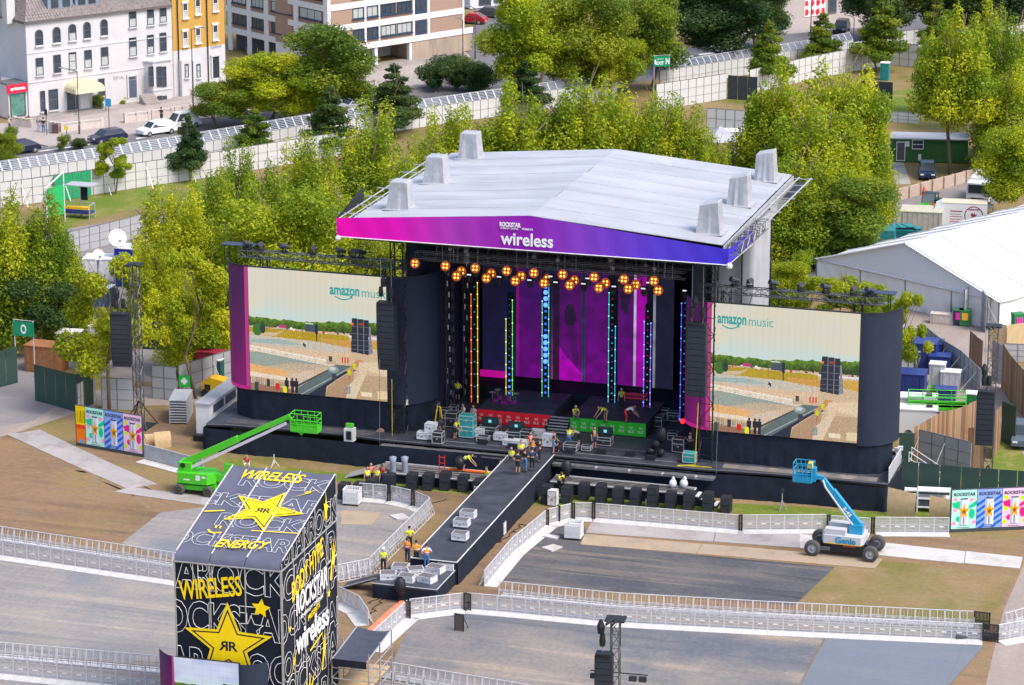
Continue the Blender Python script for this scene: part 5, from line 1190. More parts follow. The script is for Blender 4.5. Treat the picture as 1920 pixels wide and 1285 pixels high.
# ---- print on the front
def star_pts(r,ri=.40,rot=0,sx=1,sy=1): return [(sx*(r if k%2==0 else r*ri)*math.sin(math.pi*k/5+rot),sy*(r if k%2==0 else r*ri)*math.cos(math.pi*k/5+rot)) for k in range(10)]
def flat(name,pts,o,ux,uy,lift,parent,m):
    o=Vector(o); ux=Vector(ux); uy=Vector(uy); n=ux.cross(uy).normalized(); vs=[o+ux*x+uy*y+n*lift for x,y in pts]
    k=len(vs); b=MB(); b.add(vs,[tuple(range(k))]); return b.build(name,m,parent)
def star_logo(o,ux,uy,sx,sy,rot,parent,lift=.06,clipz=None):
    r=1.
    for nm,rr,m,l in (('star_print',1.,yel,lift),('star_line',.84,pvc,lift+.006),('star_print',.755,yel,lift+.012)):
        flat(nm,star_pts(rr,.42,rot,sx,sy),o,ux,uy,l,parent,m)
    o=Vector(o); ux=Vector(ux); uy=Vector(uy); n=ux.cross(uy)
    c=o+n*(lift+.02)
    w=sx*.19; h=sy*.22
    text('monogram','R',c+ux*w*.56-uy*h*.1,ux,uy,parent,pvc,fit=(w,h),bold=.02,ext=.003)
    me=text('monogram','R',c-ux*w*.56-uy*h*.1,ux,uy,parent,pvc,fit=(w,h),bold=.02,ext=.003)
    ctr=c-ux*w*.56
    for v in me.data.vertices:
        d=v.co-ctr; v.co=v.co-ux*(2*d.dot(ux))
    me.data.flip_normals()
def scrawl(o,ux,uy,parent,kind,s,lift=.06):
    """brush marks: bolt, smile, star, dash"""
    K=dict(bolt=[[(-1,-.7),(.2,.1),(-.2,.15),(1,.9),(.1,.45),(.4,.35),(-1,-.7)]],dash=[[(-1,-.05),(-.2,.1),(1,.3),(1,.18),(-.2,-.05),(-1,-.2)]],
      smile=[[(-1,.1),(-.6,-.35),(0,-.5),(.8,-.2),(.8,-.05),(0,-.3),(-.5,-.15),(-.8,.2)],[(-.3,.5),(-.1,.5),(-.15,.95),(-.35,.95)],[(.2,.5),(.4,.5),(.35,.95),(.15,.95)]],
      squig=[[(-1,-.9),(-.3,.2),(-.5,.9),(-.1,.3),(.3,1),(.1,.1),(.9,.9),(.2,-.3),(.4,-.6),(-.2,-.2),(-.6,-1)]])
    for p in K[kind]: flat('brush_mark',[(x*s[0],y*s[1]) for x,y in p],o,ux,uy,lift,parent,yel)
X,Zu=(1,0,0),(0,0,1)
cl=lambda x0,x1,z0,z1:[((x0,0,0),(1,0,0)),((x1,0,0),(-1,0,0)),((0,0,z0),(0,0,1)),((0,0,z1),(0,0,-1))]
def outl(s,o,ux,uy,fit,parent,clip,t=.035): return text('outline_lettering',s,o,ux,uy,parent,wht,fit=fit,clip=clip,outline=t*.24,bold=.03,spacing=.95)
F0=FP[1]
C=cl(-hw+.02,hw-.02,.4,Z1-.05); yl=-.09
outl('ROCKSTAR',(3.3,yl,11.85),X,Zu,(11.,2.1),F0,C); outl('ROCKSTAR',(-5.6,yl,11.85),X,Zu,(10.,2.1),F0,C)
outl('ROCKSTAR',(-.4,yl,9.05),X,Zu,(9.6,2.2),F0,C); outl('ROCKSTAR',(4.6,yl,6.1),X,Zu,(9.,2.2),F0,C); outl('ROCKSTAR',(-5.9,yl,6.1),X,Zu,(9.,2.2),F0,C)
outl('ROCKSTAR',(0,yl,3.0),X,Zu,(9.,2.2),F0,C)
flat('star_outline',star_pts(.85,.45),(1.3+.15,0,8.75),X,Zu,.12,F0,wht); flat('star_outline',star_pts(.74,.45),(1.3+.15,0,8.75),X,Zu,.126,F0,pvc)
text('brush_lettering','WIRELESS',(-1.05,-.13,11.05),(.985,0,.17),(-.17,0,.985),F0,yel,fit=(4.0,1.25),bold=.012,shear=.18,ext=.003,spacing=.92)
star_logo((-.02,0,7.55),X,Zu,2.95,2.72,0,F0,lift=.14); 
flat('brush_star',star_pts(.62,.5,.12),(2.1,0,10.1),X,Zu,.15,F0,yel)
# ---- print on the right side
Y_=(0,1,0); S0=SPn[2]; xr=hw+.07
cs=[((0,.03,0),(0,1,0)),((0,Dt-.05,0),(0,-1,0)),((0,0,.4),(0,0,1)),((0,0,Z1-.08),(0,0,-1))]
for s,yc,z,fw in (('ROCKSTAR',3.2,11.2,13.),('STAR',9.0,9.3,6.),('ROCK',1.0,8.8,6.),('KROCK',1.0,6.2,7.),('STARS',8.6,6.6,7.),('ROCKSTAR',5.0,4.6,12.),('ROCKSTAR',2.,2.3,12.)):
    outl(s,(xr,yc,z),Y_,Zu,(fw,1.9),S0,cs)
text('lettering','ROCKSTAR',(xr+.03,5.0,9.55),Y_,Zu,S0,wht,fit=(5.6,1.35),bold=.022,ext=.004,shear=.12)
text('lettering','ENERGY DRINK',(xr+.03,5.0,8.55),Y_,Zu,S0,wht,fit=(4.0,.24),bold=.02,ext=.004)
text('lettering','PRESENTS',(xr+.03,5.3,8.1),(0,.98,.1),(0,-.1,.98),S0,yel,fit=(2.1,.36),bold=.02,ext=.004)
text('lettering','wireless',(xr+.03,5.0,7.1),Y_,Zu,S0,wht,fit=(5.8,1.5),bold=.025,ext=.004)
text('brush_lettering','BODY HYPE',(xr+.03,4.3,11.15),(0,.97,.2),(0,-.2,.97),S0,yel,fit=(5.8,1.25),bold=.015,shear=.25,ext=.003)
for k,o,s in (('squig',(hw,8.9,10.3),(.65,1.35)),('bolt',(hw,1.6,5.9),(.9,1.1)),('squig',(hw,7.0,5.0),(.5,1.3)),('squig',(hw,4.2,3.2),(1.2,1.2)),('dash',(hw,5.6,5.95),(1.1,1.0))): scrawl(o,Y_,Zu,S0,k,s,.1)
flat('brush_star',star_pts(.25,.5,.2),(hw,1.05,8.5),Y_,Zu,.11,S0,yel); flat('brush_star',star_pts(.3,.5,.2),(hw,8.0,8.3),Y_,Zu,.11,S0,yel)
cg=[((0,.3,0),(0,1,0)),((0,Dt-.05,0),(0,-1,0)),((0,0,Z1+.1),(0,0,1)),((0,0,ZF-.05),(0,SL,-1))]
outl('STARROCK',(xr,5.2,13.4),Y_,Zu,(9.5,1.6),S0,cg); flat('brush_star',star_pts(.75,.45,.2,.6,1.3),(hw,7.7,13.85),Y_,Zu,.11,S0,yel)
# ---- print on the roof
ru=Vector((0,1,SL)).normalized(); R0=RPn[1]
def rp_(x,y,l=.05): return (x,y,ZF+.075+SL*(y-.3)+l)
cr=[((-hw+.05,0,0),(1,0,0)),((hw-.05,0,0),(-1,0,0)),((0,.35,0),(0,1,0)),((0,Dt-.1,0),(0,-1,0))]
for s,x,y,fw in (('ROCKSTAR',3.,8.3,10.5),('ROCKSTAR',-1.8,6.0,12.),('ROCKSTAR',2.9,3.9,10.),('ROCKSTAR',-.9,1.75,8.7)):
    outl(s,rp_(x,y,.03),X,ru,(fw,1.45),R0,cr,.032)
star_logo(rp_(.35,5.2,0),X,ru,2.6,2.35,.30,R0,lift=.05)
text('brush_lettering','WIRELESS',rp_(-.35,8.85,.06),X,ru,R0,yel,fit=(4.0,1.0),bold=.012,shear=.28,ext=.003,spacing=.95)
text('brush_lettering','ENERGY',rp_(.45,1.35,.16),(.99,.08,.02),ru,R0,yel,fit=(3.3,.85),bold=.012,shear=.28,ext=.003,spacing=.95)
scrawl(rp_(-1.75,2.6,0),X,ru,R0,'smile',(.55,.6),.06); scrawl(rp_(2.3,7.3,0),X,ru,R0,'bolt',(.75,.7),.06); scrawl(rp_(1.9,3.05,0),X,ru,R0,'dash',(1.5,.5),.06); scrawl(rp_(-2.6,4.6,0),X,ru,R0,'dash',(.6,.8),.06)
# ================================================================ screen below the tower
q=thing('video_screen','small video screen with purple flank below the wrapped tower, bottom edge','video screen',Vector((-16.82,173.53,0)),TW)
pic2=park_picture(100,90,True)
link('screen_panel',pic2.mesh('screen_panel',lambda x,y:(-3.12+4.1*x,-1.15,6.85-4.0*y),scrm),q)
fl=FLK
link('lit_flank',fl.mesh('lit_flank',lambda x,y:(-4.45+1.3*x,-.2-.95*math.sin(x*math.pi/2),6.9-4.1*y),magm),q)
MB().grid(lambda u,v:(1.0+1.5*u,-1.15+.9*(1-math.cos(u*math.pi/2)),2.8+4.0*v),8,1).build('dark_flank',mat('flank_cloth',(.036,.044,.075),.75),q)
MB().bb(-3.1,.98,-1.1,-.8,.1,6.8).build('screen_back',blackm,q)
# ================================================================ scaffold with black canopy
q=thing('scaffold_canopy','dark cloth canopy on a scaffold beside the wrapped tower','canopy',Vector((-16.82,173.53,0)),TW)
b=MB(); b.grid(lambda u,v:(3.8+2.2*u,7.5+4.7*v,4.25-.12*math.sin(math.pi*u)+.04*math.sin(v*34+u*3)+.35*v),10,36); b.build('canopy_sheet',mat('canopy_cloth',(.055,.06,.085),.5,var=.15,spec=.4),q,True)
b=MB(); b.grid(lambda u,v:(3.8+2.2*u,7.48,3.75+.48*v),6,1); b.build('canopy_valance',black,q)
b=MB(); b.tube((3.8,7.4,4.25),(3.8,12.2,4.65),.05,5); b.tube((6.05,7.4,4.25),(6.05,12.2,4.65),.05,5); b.build('edge_tube',pole,q)
b=MB()
for x in (3.7,6.1,7.0,8.5):
    for y in (7.6,9.8,12.1):
        if x>6.5 and y>10: continue
        b.tube((x,y,0),(x,y,4.7 if x<6.5 else 2.3),.045,5)
for z in (.9,1.9,2.9,3.6):
    for y in (7.6,9.8): b.tube((3.7,y,z),(7.0 if z<3 else 6.1,y,z),.04,5)
    for x in (3.7,6.1): b.tube((x,7.6,z),(x,12.1,z),.04,5)
b.tube((6.1,7.6,.4),(3.7,7.6,2.7),.04,5); b.tube((6.1,7.6,.2),(8.5,7.6,1.9),.04,5)
b.build('scaffold_tube',pole,q); MB().bb(3.8,6.0,7.7,12,2.2,2.26).build('board',plyw,q)
# ================================================================ crowd barriers: one object per section
bal=mat('barrier_aluminium',(.56,.56,.59),.5,.1,var=.12,scale=1.); bmesh_=mat('barrier_mesh',(.48,.48,.52),.5,.1,var=.08); tread=mat('tread_plate',(.56,.55,.54),.5,.1,var=.12,scale=3.)
def barrier_proto():
    o=tag(None,None) if False else None
    b=MB()       # frame of tubes with rear braces: the thing itself
    b.tube((-.49,0,.02),(-.49,0,1.2),.03,5); b.tube((.49,0,.02),(.49,0,1.2),.03,5); b.tube((-.5,0,1.2),(.5,0,1.2),.034,6); b.tube((-.5,0,.62),(.5,0,.62),.022,5); b.tube((-.5,0,.06),(.5,0,.06),.03,5)
    for x in (-.47,.0,.47): b.tube((x,.0,1.15),(x,.38,.05),.026,4)
    b.tube((-.5,.38,.05),(.5,.38,.05),.03,4); b.tube((-.5,.2,.6),(.5,.2,.6),.022,4)
    fr=b.mesh('crowd_barrier',bal)
    b=MB()
    for i in range(13):
        x=-.45+.9*i/12; b.bb(x-.017,x+.017,-.02,-.012,.1,1.16)
    for z in (.25,.42,.78,.96): b.bb(-.46,.46,-.024,-.02,z-.014,z+.014)
    ms=b.mesh('mesh_panel',bmesh_)
    b=MB()
    for x in (-.25,.25): b.bb(x-.02,x+.02,-.02,-.012,.1,1.16)
    for z in (.3,.42): b.bb(-.46,.46,-.03,-.02,z-.03,z+.03)
    global BM2; BM2=b.mesh('mesh_panel',bmesh_)
    b=MB(); b.bb(-.495,.495,-.9,-.03,.02,.05); tr=b.mesh('tread_board',tread)
    b=MB(); b.bb(-.17,.17,-.04,-.026,.47,.56); lb=b.mesh('number_plate',white)
    return fr,ms,tr,lb
BF,BM,BT,BL=barrier_proto(); NB=0
def barrier_line(px,flip,where,z=1.2,base=False,plain=False):
    """row of sections whose top rail is seen along px; treads lie on the -normal side unless flip"""
    global NB
    pts=[P(u,v,0 if base else z) for u,v in px]; pts=[Vector((p.x,p.y,0)) for p in pts]
    k=0
    for a,b in zip(pts,pts[1:]):
        L=(b-a).length; n=max(1,round(L)); d=(b-a)/L; ang=math.atan2(d.y,d.x)+(math.pi if flip else 0)
        for i in range(n):
            c=a+d*(L*(i+.5)/n); o=link('crowd_barrier',BF); o.location=c; o.rotation_euler=(0,0,ang); o.scale=(L/n*.998,1,1)
            for nm,m in (('mesh_panel',BM2 if where.startswith('far') or 'long far' in where else BM),('tread_board',BT),('number_plate',BL)): link(nm,m,o)
            tag(o,'silver crowd barrier section in the %s'%where,'barrier','silver crowd barriers, %s'%where); NB+=1; k+=1
barrier_line([(-40,1007),(325,1060),(420,1075)],False,'near row left of the wrapped tower'); barrier_line([(-40,981),(325,1036),(420,1050)],True,'far row left of the wrapped tower')
barrier_line([(-30,1229),(300,1262)],False,'near row at the bottom left corner'); barrier_line([(-30,1202),(300,1230)],True,'far row at the bottom left corner')
barrier_line([(877,1112),(960,1119),(1140,1136),(1440,1152),(1843,1170)],False,'long near row right of the catwalk tip'); barrier_line([(936,1090),(1162,1112),(1440,1128),(1828,1147)],True,'long far row right of the catwalk tip')
barrier_line([(692,1190),(763,1126)],False,'slanting row between tower and catwalk tip'); barrier_line([(768,1124),(868,1112)],False,'short row in front of the catwalk tip')
barrier_line([(908,1070),(960,1009),(1025,956)],False,'slanting row right of the catwalk'); barrier_line([(1027,955),(1072,944)],False,'corner right of the catwalk'); barrier_line([(1078,943),(1110,943)],False,'corner right of the catwalk')
barrier_line([(1117,944),(1386,966)],False,'row before the right bass stacks'); barrier_line([(1393,966),(1549,965)],False,'row before the right wing lawn'); barrier_line([(1558,967),(1632,972)],False,'row behind the blue boom lift'); barrier_line([(1642,970),(1780,971)],False,'row left of the right poster board')
barrier_line([(674,906),(725,910)],False,'row behind the cage trolley by the tower'); barrier_line([(732,911),(770,919)],False,'row behind the cage trolley by the tower'); barrier_line([(776,920),(804,932)],False,'row behind the cage trolley by the tower')
barrier_line([(806,934),(693,1046)],False,'slanting row left of the catwalk'); barrier_line([(692,1048),(630,1060)],False,'row just right of the tower, upper') ; barrier_line([(690,1142),(672,1117),(636,1100)],True,'row just right of the tower, lower')
barrier_line([(713,1239),(960,1279),(1020,1290)],True,'row at the bottom edge beside the scaffold'); barrier_line([(1872,1172),(1960,1157)],False,'near row at the right edge'); barrier_line([(1885,1150),(1960,1130)],True,'far row at the right edge')
# dark gate posts and gate leaves in the rows
gm=mat('gate_black',(.035,.033,.035),.6,var=.2)
gi=0
for u,v,w,lab in ((876,1113,.55,'black gate leaf at the corner of the barriers before the catwalk tip'),(764,1128,.45,'black gate post at the corner before the catwalk tip, left one'),(1842,1148,1.1,'black mesh gate at the right end of the far long barrier row'),(1858,1171,1.1,'black mesh gate at the right end of the near long barrier row'),(1389,966,.3,'black gate post in the barrier row before the bass stacks'),(1554,966,.3,'black gate post behind the blue boom lift, left one'),(1637,971,.3,'black gate post behind the blue boom lift, right one'),(729,911,.3,'black gate post in the row by the cage trolley, left one'),(774,920,.3,'black gate post in the row by the cage trolley, right one'),(1075,944,.3,'black gate post at the barrier corner, third'),(1047,949,.3,'black gate post at the barrier corner, second'),(1113,944,.3,'black gate post at the barrier corner, rightmost'),(1026,956,.3,'black gate post at the barrier corner, leftmost')):
    p=P(u,v,1.25); t=thing('gate_post',lab,'gate',Vector((p.x,p.y,0)),-STA if w>.5 else -STA,'black gates in the barriers')
    MB().bb(-w/2,-w/2+.07,-.04,.04,0,1.27).bb(w/2-.07,w/2,-.04,.04,0,1.27).bb(-w/2,w/2,-.04,.04,1.2,1.27).bb(-w/2,w/2,-.04,.04,.58,.64).build('gate_frame',gm,t)
    b=MB(); n=max(2,int(w/.1))
    for k in range(n): x=-w/2+.05+(w-.1)*(k+.5)/n; b.bb(x-.03,x+.03,-.015,.015,.05,1.2)
    b.build('gate_bar',gm,t)
for u,v,l,r_,rz in ((1815,1195,3.0,.22,-.12),(1838,1199,3.2,.2,-.02)):
    p=P(u,v,0); o=MB().tube((-l/2,0,r_),(l/2,0,r_),r_,10).build('rolled_matting',mat('roll_dark',(.06,.065,.075),.7,var=.2)); o.location=p; o.rotation_euler=(0,0,rz); tag(o,'dark roll of matting at the right end of the barriers, %s'%('left' if u<1820 else 'right'),'roll','rolled matting by the barriers')
t=thing('lone_barrier','single dark barrier frame standing alone on the matting','barrier',P(861,1184,0),-.4); MB().bb(-.35,-.28,-.03,.03,0,1.25).bb(.28,.35,-.03,.03,0,1.25).bb(-.3,.3,-.03,.03,1.18,1.25).build('gate_frame',gm,t); MB().bb(-.28,.28,-.01,.01,.05,1.18).build('gate_panel',mat('gate_brown',(.10,.085,.08),.7),t); MB().tube((.3,.0,1.1),(.3,.8,.03),.03,4).build('brace',gm,t)
o=MB()
pa=[P(u,v,.06) for u,v in ((757,1128),(730,1150),(700,1178),(672,1205))]
for a,b_ in zip(pa,pa[1:]): o.tube(a,b_,.32,6)
for i,vv in enumerate(o.v): o.v[i]=(vv[0],vv[1],max(.01,.06+(vv[2]-.06)*.25))
tag(o.build('cable_cover',mat('orange_cover',(.62,.22,.13),.7,var=.2)),'salmon-coloured cable cover strip running from the catwalk tip to the canopy','cable cover')
# solid low sheets beside the left poster board
for i,(a,b) in enumerate((((271,862),(306,871)),((307,871),(343,881)),((344,881),(382,892)))):
    p,q=P(*a,0),P(*b,0); d=q-p; t=thing('sheet_barrier','low grey sheeted barrier right of the left poster board, %s'%('leftmost','middle','rightmost')[i],'barrier',(p+q)/2,math.atan2(d.y,d.x),'low sheeted barriers beside the left poster board'); L=d.length
    MB().bb(-L/2+.02,L/2-.02,-.02,.02,.1,1.25).build('sheet',tarpg,t); MB().bb(-L/2,L/2,-1.,-.05,.02,.06).build('tread_board',tread,t); MB().tube((-L/2,0,1.27),(L/2,0,1.27),.035,5).build('top_rail',alu,t)
# ================================================================ lifts
def wheel(t,c,r,w,hub,name='wheel'):
    o=MB().lathe([(r*.55,-w/2),(r*.92,-w/2),(r,-w*.3),(r,w*.3),(r*.92,w/2),(r*.55,w/2)],c=c,n=18,axis='Y').build('tyre',mat('tyre',(.075,.072,.072),.85,var=.2),t,True)
    MB().lathe([(0,-w*.42),(r*.2,-w*.47),(r*.24,-w*.36),(r*.52,-w*.34),(r*.58,-w*.5),(r*.6,w*.5),(0,w*.3)],c=c,n=14,axis='Y').build('rim',hub,o,True); return o
def beam(b,p,q,w,h,w2=None,h2=None):
    p=Vector(p); q=Vector(q); d=(q-p).normalized(); x=Vector((0,1,0)); y=d.cross(x).normalized(); w2=w2 or w; h2=h2 or h; vs=[]
    for c,ww,hh in ((p,w,h),(q,w2,h2)):
        for sx,sy in ((-1,-1),(1,-1),(1,1),(-1,1)): vs.append(c+x*sx*ww/2+y*sy*hh/2)
    return b.add(vs,[(3,2,1,0),(4,5,6,7),(0,1,5,4),(1,2,6,5),(2,3,7,6),(3,0,4,7)])
def basket(t,c,l,d,h,m,solid=.35,name='work_basket'):
    x,y,z=c; b=MB(); r=.035
    for zz in (h,h*.66,h*.4):
        b.tube((x-l/2,y-d/2,z+zz),(x+l/2,y-d/2,z+zz),r,5); b.tube((x-l/2,y+d/2,z+zz),(x+l/2,y+d/2,z+zz),r,5); b.tube((x-l/2,y-d/2,z+zz),(x-l/2,y+d/2,z+zz),r,5); b.tube((x+l/2,y-d/2,z+zz),(x+l/2,y+d/2,z+zz),r,5)
    n=4
    for i in range(n+1):
        xx=x-l/2+l*i/n
        for yy in (y-d/2,y+d/2): b.tube((xx,yy,z),(xx,yy,z+h),r,5)
    bk=b.build(name,m,t); MB().bb(x-l/2,x+l/2,y-d/2,y+d/2,z-.08,z).bb(x-l/2,x+l/2,y-d/2-.01,y-d/2+.02,z,z+solid).bb(x-l/2,x+l/2,y+d/2-.02,y+d/2+.01,z,z+solid).bb(x-l/2-.01,x-l/2+.02,y-d/2,y+d/2,z,z+solid).bb(x+l/2-.02,x+l/2+.01,y-d/2,y+d/2,z,z+solid).build('toe_board',m,bk); return bk
# blue boom lift
blue=mat('lift_blue',(.015,.27,.48),.35,var=.05,spec=.5); lgrey=mat('lift_grey',(.50,.51,.55),.4,var=.05,spec=.5); hubg=mat('hub_grey',(.32,.34,.37),.45,.2,var=.1)
t=thing('boom_lift','blue and grey boom lift with raised basket on the pale trackway','boom lift',P(1584,1037,.06),-STA-.02)
for x in (-2.1,2.1):
    for y in (-1.25,1.25): wheel(t,(x,y,.58),.58,.42,hubg)
b=MB(); b.bb(-1.7,1.7,-.45,.45,.5,.95); b.bb(-2.25,-1.7,-1.,1.,.45,.72); b.bb(1.7,2.25,-1.,1.,.45,.72); b.bb(-.9,1.5,-.95,-.45,.38,.95); b.build('chassis',blackm,t)
b=MB(); b.prism([(-1.35,-1.12),(1.35,-1.15),(1.5,-.7),(1.5,.8),(1.2,1.1),(-1.3,1.1),(-1.55,.6),(-1.55,-.6)],1.0,1.62); b.prism([(-1.3,-1.0),(.2,-1.0),(.2,-.35),(-1.3,-.35)],1.62,2.05); b.prism([(-1.3,.35),(1.2,.35),(1.1,1.0),(-1.2,1.0)],1.62,2.1); bd=b.build('turntable_hood',lgrey,t)
text('lettering','Genie',(.25,-1.165,1.32),(1,-.01,0),(0,0,1),bd,blue,fit=(1.5,.48),bold=.04,ext=.004)
MB().bb(-1.2,1.4,-1.155,-1.14,1.0,1.06).build('hazard_strip',mat('hazard_yellow',(.65,.45,.03),.5),bd); MB().bb(.05,.95,-.97,-.955,.82,.98).build('warning_label',mat('label_red',(.62,.05,.06),.5),t)
b=MB(); b.bb(.35,1.3,-.42,.32,1.62,2.3); b.build('boom_mount',blue,t)
b=MB(); beam(b,(.95,-.05,2.25),(-1.05,-.05,4.6),.42,.48); o=b.build('main_boom',blue,t); text('lettering','S-45',(.15,-.27,3.2),(.65,0,-.76),(.76,0,.65),o,wt,fit=(.8,.26),bold=.03,ext=.003)
b=MB(); beam(b,(.0,-.05,3.36),(-1.75,-.05,5.42),.32,.34); b.build('boom_extension',blue,t); b=MB(); b.path([(.7,-.32,2.1),(-.55,-.36,3.7),(-1.5,-.3,4.9),(-1.7,-.2,5.4)],.07,5); b.build('hose_bundle',lgrey,t)
b=MB(); beam(b,(-1.7,-.05,5.5),(-2.35,-.05,5.55),.26,.28); b.bb(-2.5,-2.25,-.25,.25,5.2,6.2); b.build('jib',blue,t)
basket(t,(-3.15,-.0,5.2),1.35,1.0,1.35,blue,.4); MB().box((-2.65,-.1,6.4),(.3,.5,.4)).build('control_box',mat('control_yellow',(.7,.5,.05),.5),t)
# green boom lift
grn=mat('lift_green',(.065,.50,.02),.35,var=.05,spec=.5); pale=mat('lift_pale',(.55,.52,.58),.4,var=.05)
t=thing('boom_lift','bright green boom lift with long raised arm behind the wrapped tower','boom lift',P(372,923,0),-STA)
for x in (-1.15,1.2):
    for y in (-.95,.95): wheel(t,(x,y,.43),.43,.34,mat('hub_dark',(.06,.06,.03),.5))
b=MB(); b.bb(-1.1,1.3,-.75,.75,.4,.75); b.bb(-1.5,1.6,-.55,.55,.45,.85); b.build('chassis',grn,t)
b=MB(); b.prism([(-1.25,-.95),(1.1,-.95),(1.6,-.4),(1.6,.5),(1.1,.95),(-1.25,.95),(-1.5,.5),(-1.5,-.5)],.95,1.75); b.bb(-1.35,-.3,-.6,.6,1.75,2.45); bd=b.build('turntable_hood',grn,t)
MB().bb(.2,.55,-.962,-.95,1.25,1.65).bb(.7,1.0,-.962,-.95,1.45,1.6).build('label_panel',white,bd); MB().bb(-.8,-.3,-.962,-.95,1.2,1.3).build('label_panel',white,bd)
b=MB(); b.bb(1.5,2.6,-.3,.3,1.1,1.7); beam(b,(2.4,0,1.3),(2.5,0,2.5),.4,.5); b.build('counter_linkage',grn,t)
b=MB(); beam(b,(-1.0,-.1,2.3),(3.4,-.1,4.6),.42,.5); b.build('main_boom',grn,t); b=MB(); beam(b,(3.0,-.1,4.39),(7.6,-.1,6.75),.3,.34); b.build('boom_extension',grn,t)
b=MB(); beam(b,(-.6,-.42,1.95),(7.4,-.35,6.25),.1,.22); b.build('hose_tray',pale,t); MB().lathe([(0,-.7),(.2,-.7),(.2,-.6),(0,-.6)],c=(-.95,.0,2.25),n=10,axis='Y').build('pivot_pin',blackm,t)
b=MB(); beam(b,(7.5,-.1,6.7),(8.6,-.1,5.4),.22,.24); b.build('jib',grn,t); basket(t,(8.85,-.05,5.75),2.1,.9,1.35,grn,.42); MB().box((8.4,-.3,6.8),(.6,.3,.3)).build('control_box',blackm,t)
# green scissor lift
t=thing('scissor_lift','bright green scissor lift with long railed platform among blue cabins','scissor lift',P(1755,808,0),-.10)
for x in (-1.5,1.35):
    for y in (-.85,.85): wheel(t,(x,y,.45),.45,.34,hubg)
b=MB(); b.bb(-2.1,1.95,-.75,.75,.45,.95); b.build('chassis',grn,t); b=MB()
for k in range(3):
    z0=.95+k*.3
    for y in (-.6,.6): beam(b,(-1.9,y,z0),(1.9,y,z0+.3),.08,.16); beam(b,(1.9,y,z0),(-1.9,y,z0+.3),.08,.16)
b.build('scissor_stack',mat('scissor_grey',(.35,.34,.40),.4,.2),t)
MB().bb(-2.3,2.3,-.95,.95,1.88,2.05).build('platform_deck',mat('deck_pink',(.52,.42,.38),.6),t); basket(t,(0,0,2.05),4.6,1.9,1.1,grn,.22,'guard_rail'); MB().bb(1.75,2.0,-.9,.9,.5,1.9).build('ladder_frame',grn,t)
# ================================================================ trees
bark=mat('bark',(.17,.125,.09),.85,var=.3,scale=3.,bump=.3,bscale=8)
LM=dict(poplar=leaf_mat('leaf_poplar',(.07,.15,.018),(.22,.32,.018),(.60,.60,.025)),
        yellow=leaf_mat('leaf_yellow',(.14,.20,.014),(.40,.45,.016),(.70,.70,.03)),
        broad=leaf_mat('leaf_broad',(.045,.105,.020),(.135,.215,.020),(.42,.45,.028)),
        dark=leaf_mat('leaf_dark',(.022,.055,.024),(.055,.115,.032),(.17,.22,.04)),
        lime=leaf_mat('leaf_lime',(.09,.175,.015),(.29,.38,.016),(.66,.64,.024)))
def leaf_cloud(name,lobes,n,size,seed,shell=.62):
    """lobes: (x,y,z,rx,ry,rz) ellipsoids, leaf-sized folded faces through their volume"""
    r=np.random.RandomState(seed); L=np.array(lobes,float); vol=(L[:,3]*L[:,4]*L[:,5])**(.67); pr=vol/vol.sum()
    k=r.choice(len(L),n,p=pr); d=r.randn(n,3); d/=np.linalg.norm(d,axis=1)[:,None]
    rad=np.where(r.rand(n)<shell,.80+.28*r.rand(n)**1.5,r.rand(n)**.5*.85)
    bump=1+.16*np.sin(d[:,0]*7+k*1.7)*np.sin(d[:,2]*8+k)+.10*np.sin(d[:,1]*13+k*2.1)
    c=L[k,:3]+d*(rad*bump)[:,None]*L[k,3:]
    nn=d+r.randn(n,3)*.75; nn[:,2]+=.35; nn/=np.linalg.norm(nn,axis=1)[:,None]
    t=np.cross(nn,r.randn(n,3)); t/=np.linalg.norm(t,axis=1)[:,None]; b=np.cross(nn,t)
    s=size*(.55+.9*r.rand(n))[:,None]
    v=np.empty((n,4,3)); v[:,0]=c-t*s; v[:,1]=c-b*s*.62+nn*s*.18; v[:,2]=c+t*s; v[:,3]=c+b*s*.62-nn*s*.1
    me=bpy.data.meshes.new(name); me.vertices.add(4*n); me.vertices.foreach_set('co',v.astype(np.float32).ravel()); me.loops.add(4*n); me.loops.foreach_set('vertex_index',np.arange(4*n,dtype=np.int32)); me.polygons.add(n); me.polygons.foreach_set('loop_start',np.arange(0,4*n,4,dtype=np.int32)); me.update(calc_edges=True)
    a=me.attributes.new('var','FLOAT','FACE'); lobe_v=r.rand(len(L))*.42
    vv=np.clip(.10+lobe_v[k]+.42*r.rand(n)**1.3,0,1); a.data.foreach_set('value',vv.astype(np.float32)); return me
def trunk_mesh(h,lobes,r0,seed,nl=7):
    r=random.Random(seed); b=MB(); top=Vector((r.uniform(-.2,.2),r.uniform(-.2,.2),h*.8)); m=Vector((r.uniform(-.15,.15),r.uniform(-.15,.15),h*.35)); b.tube((0,0,-.1),m,r0,8,r2=r0*.72); b.tube(m,top,r0*.72,7,r2=r0*.2)
    for i in range(nl):
        L=lobes[r.randrange(len(lobes))]; f_=r.uniform(.15,.75); s=m.lerp(top,f_) if f_>.2 else m
        b.tube(s,(L[0]*.8,L[1]*.8,max(s.z+.4,L[2])),r0*.3,5,r2=r0*.08)
    return b.mesh('trunk',bark,True)
PROTO={}
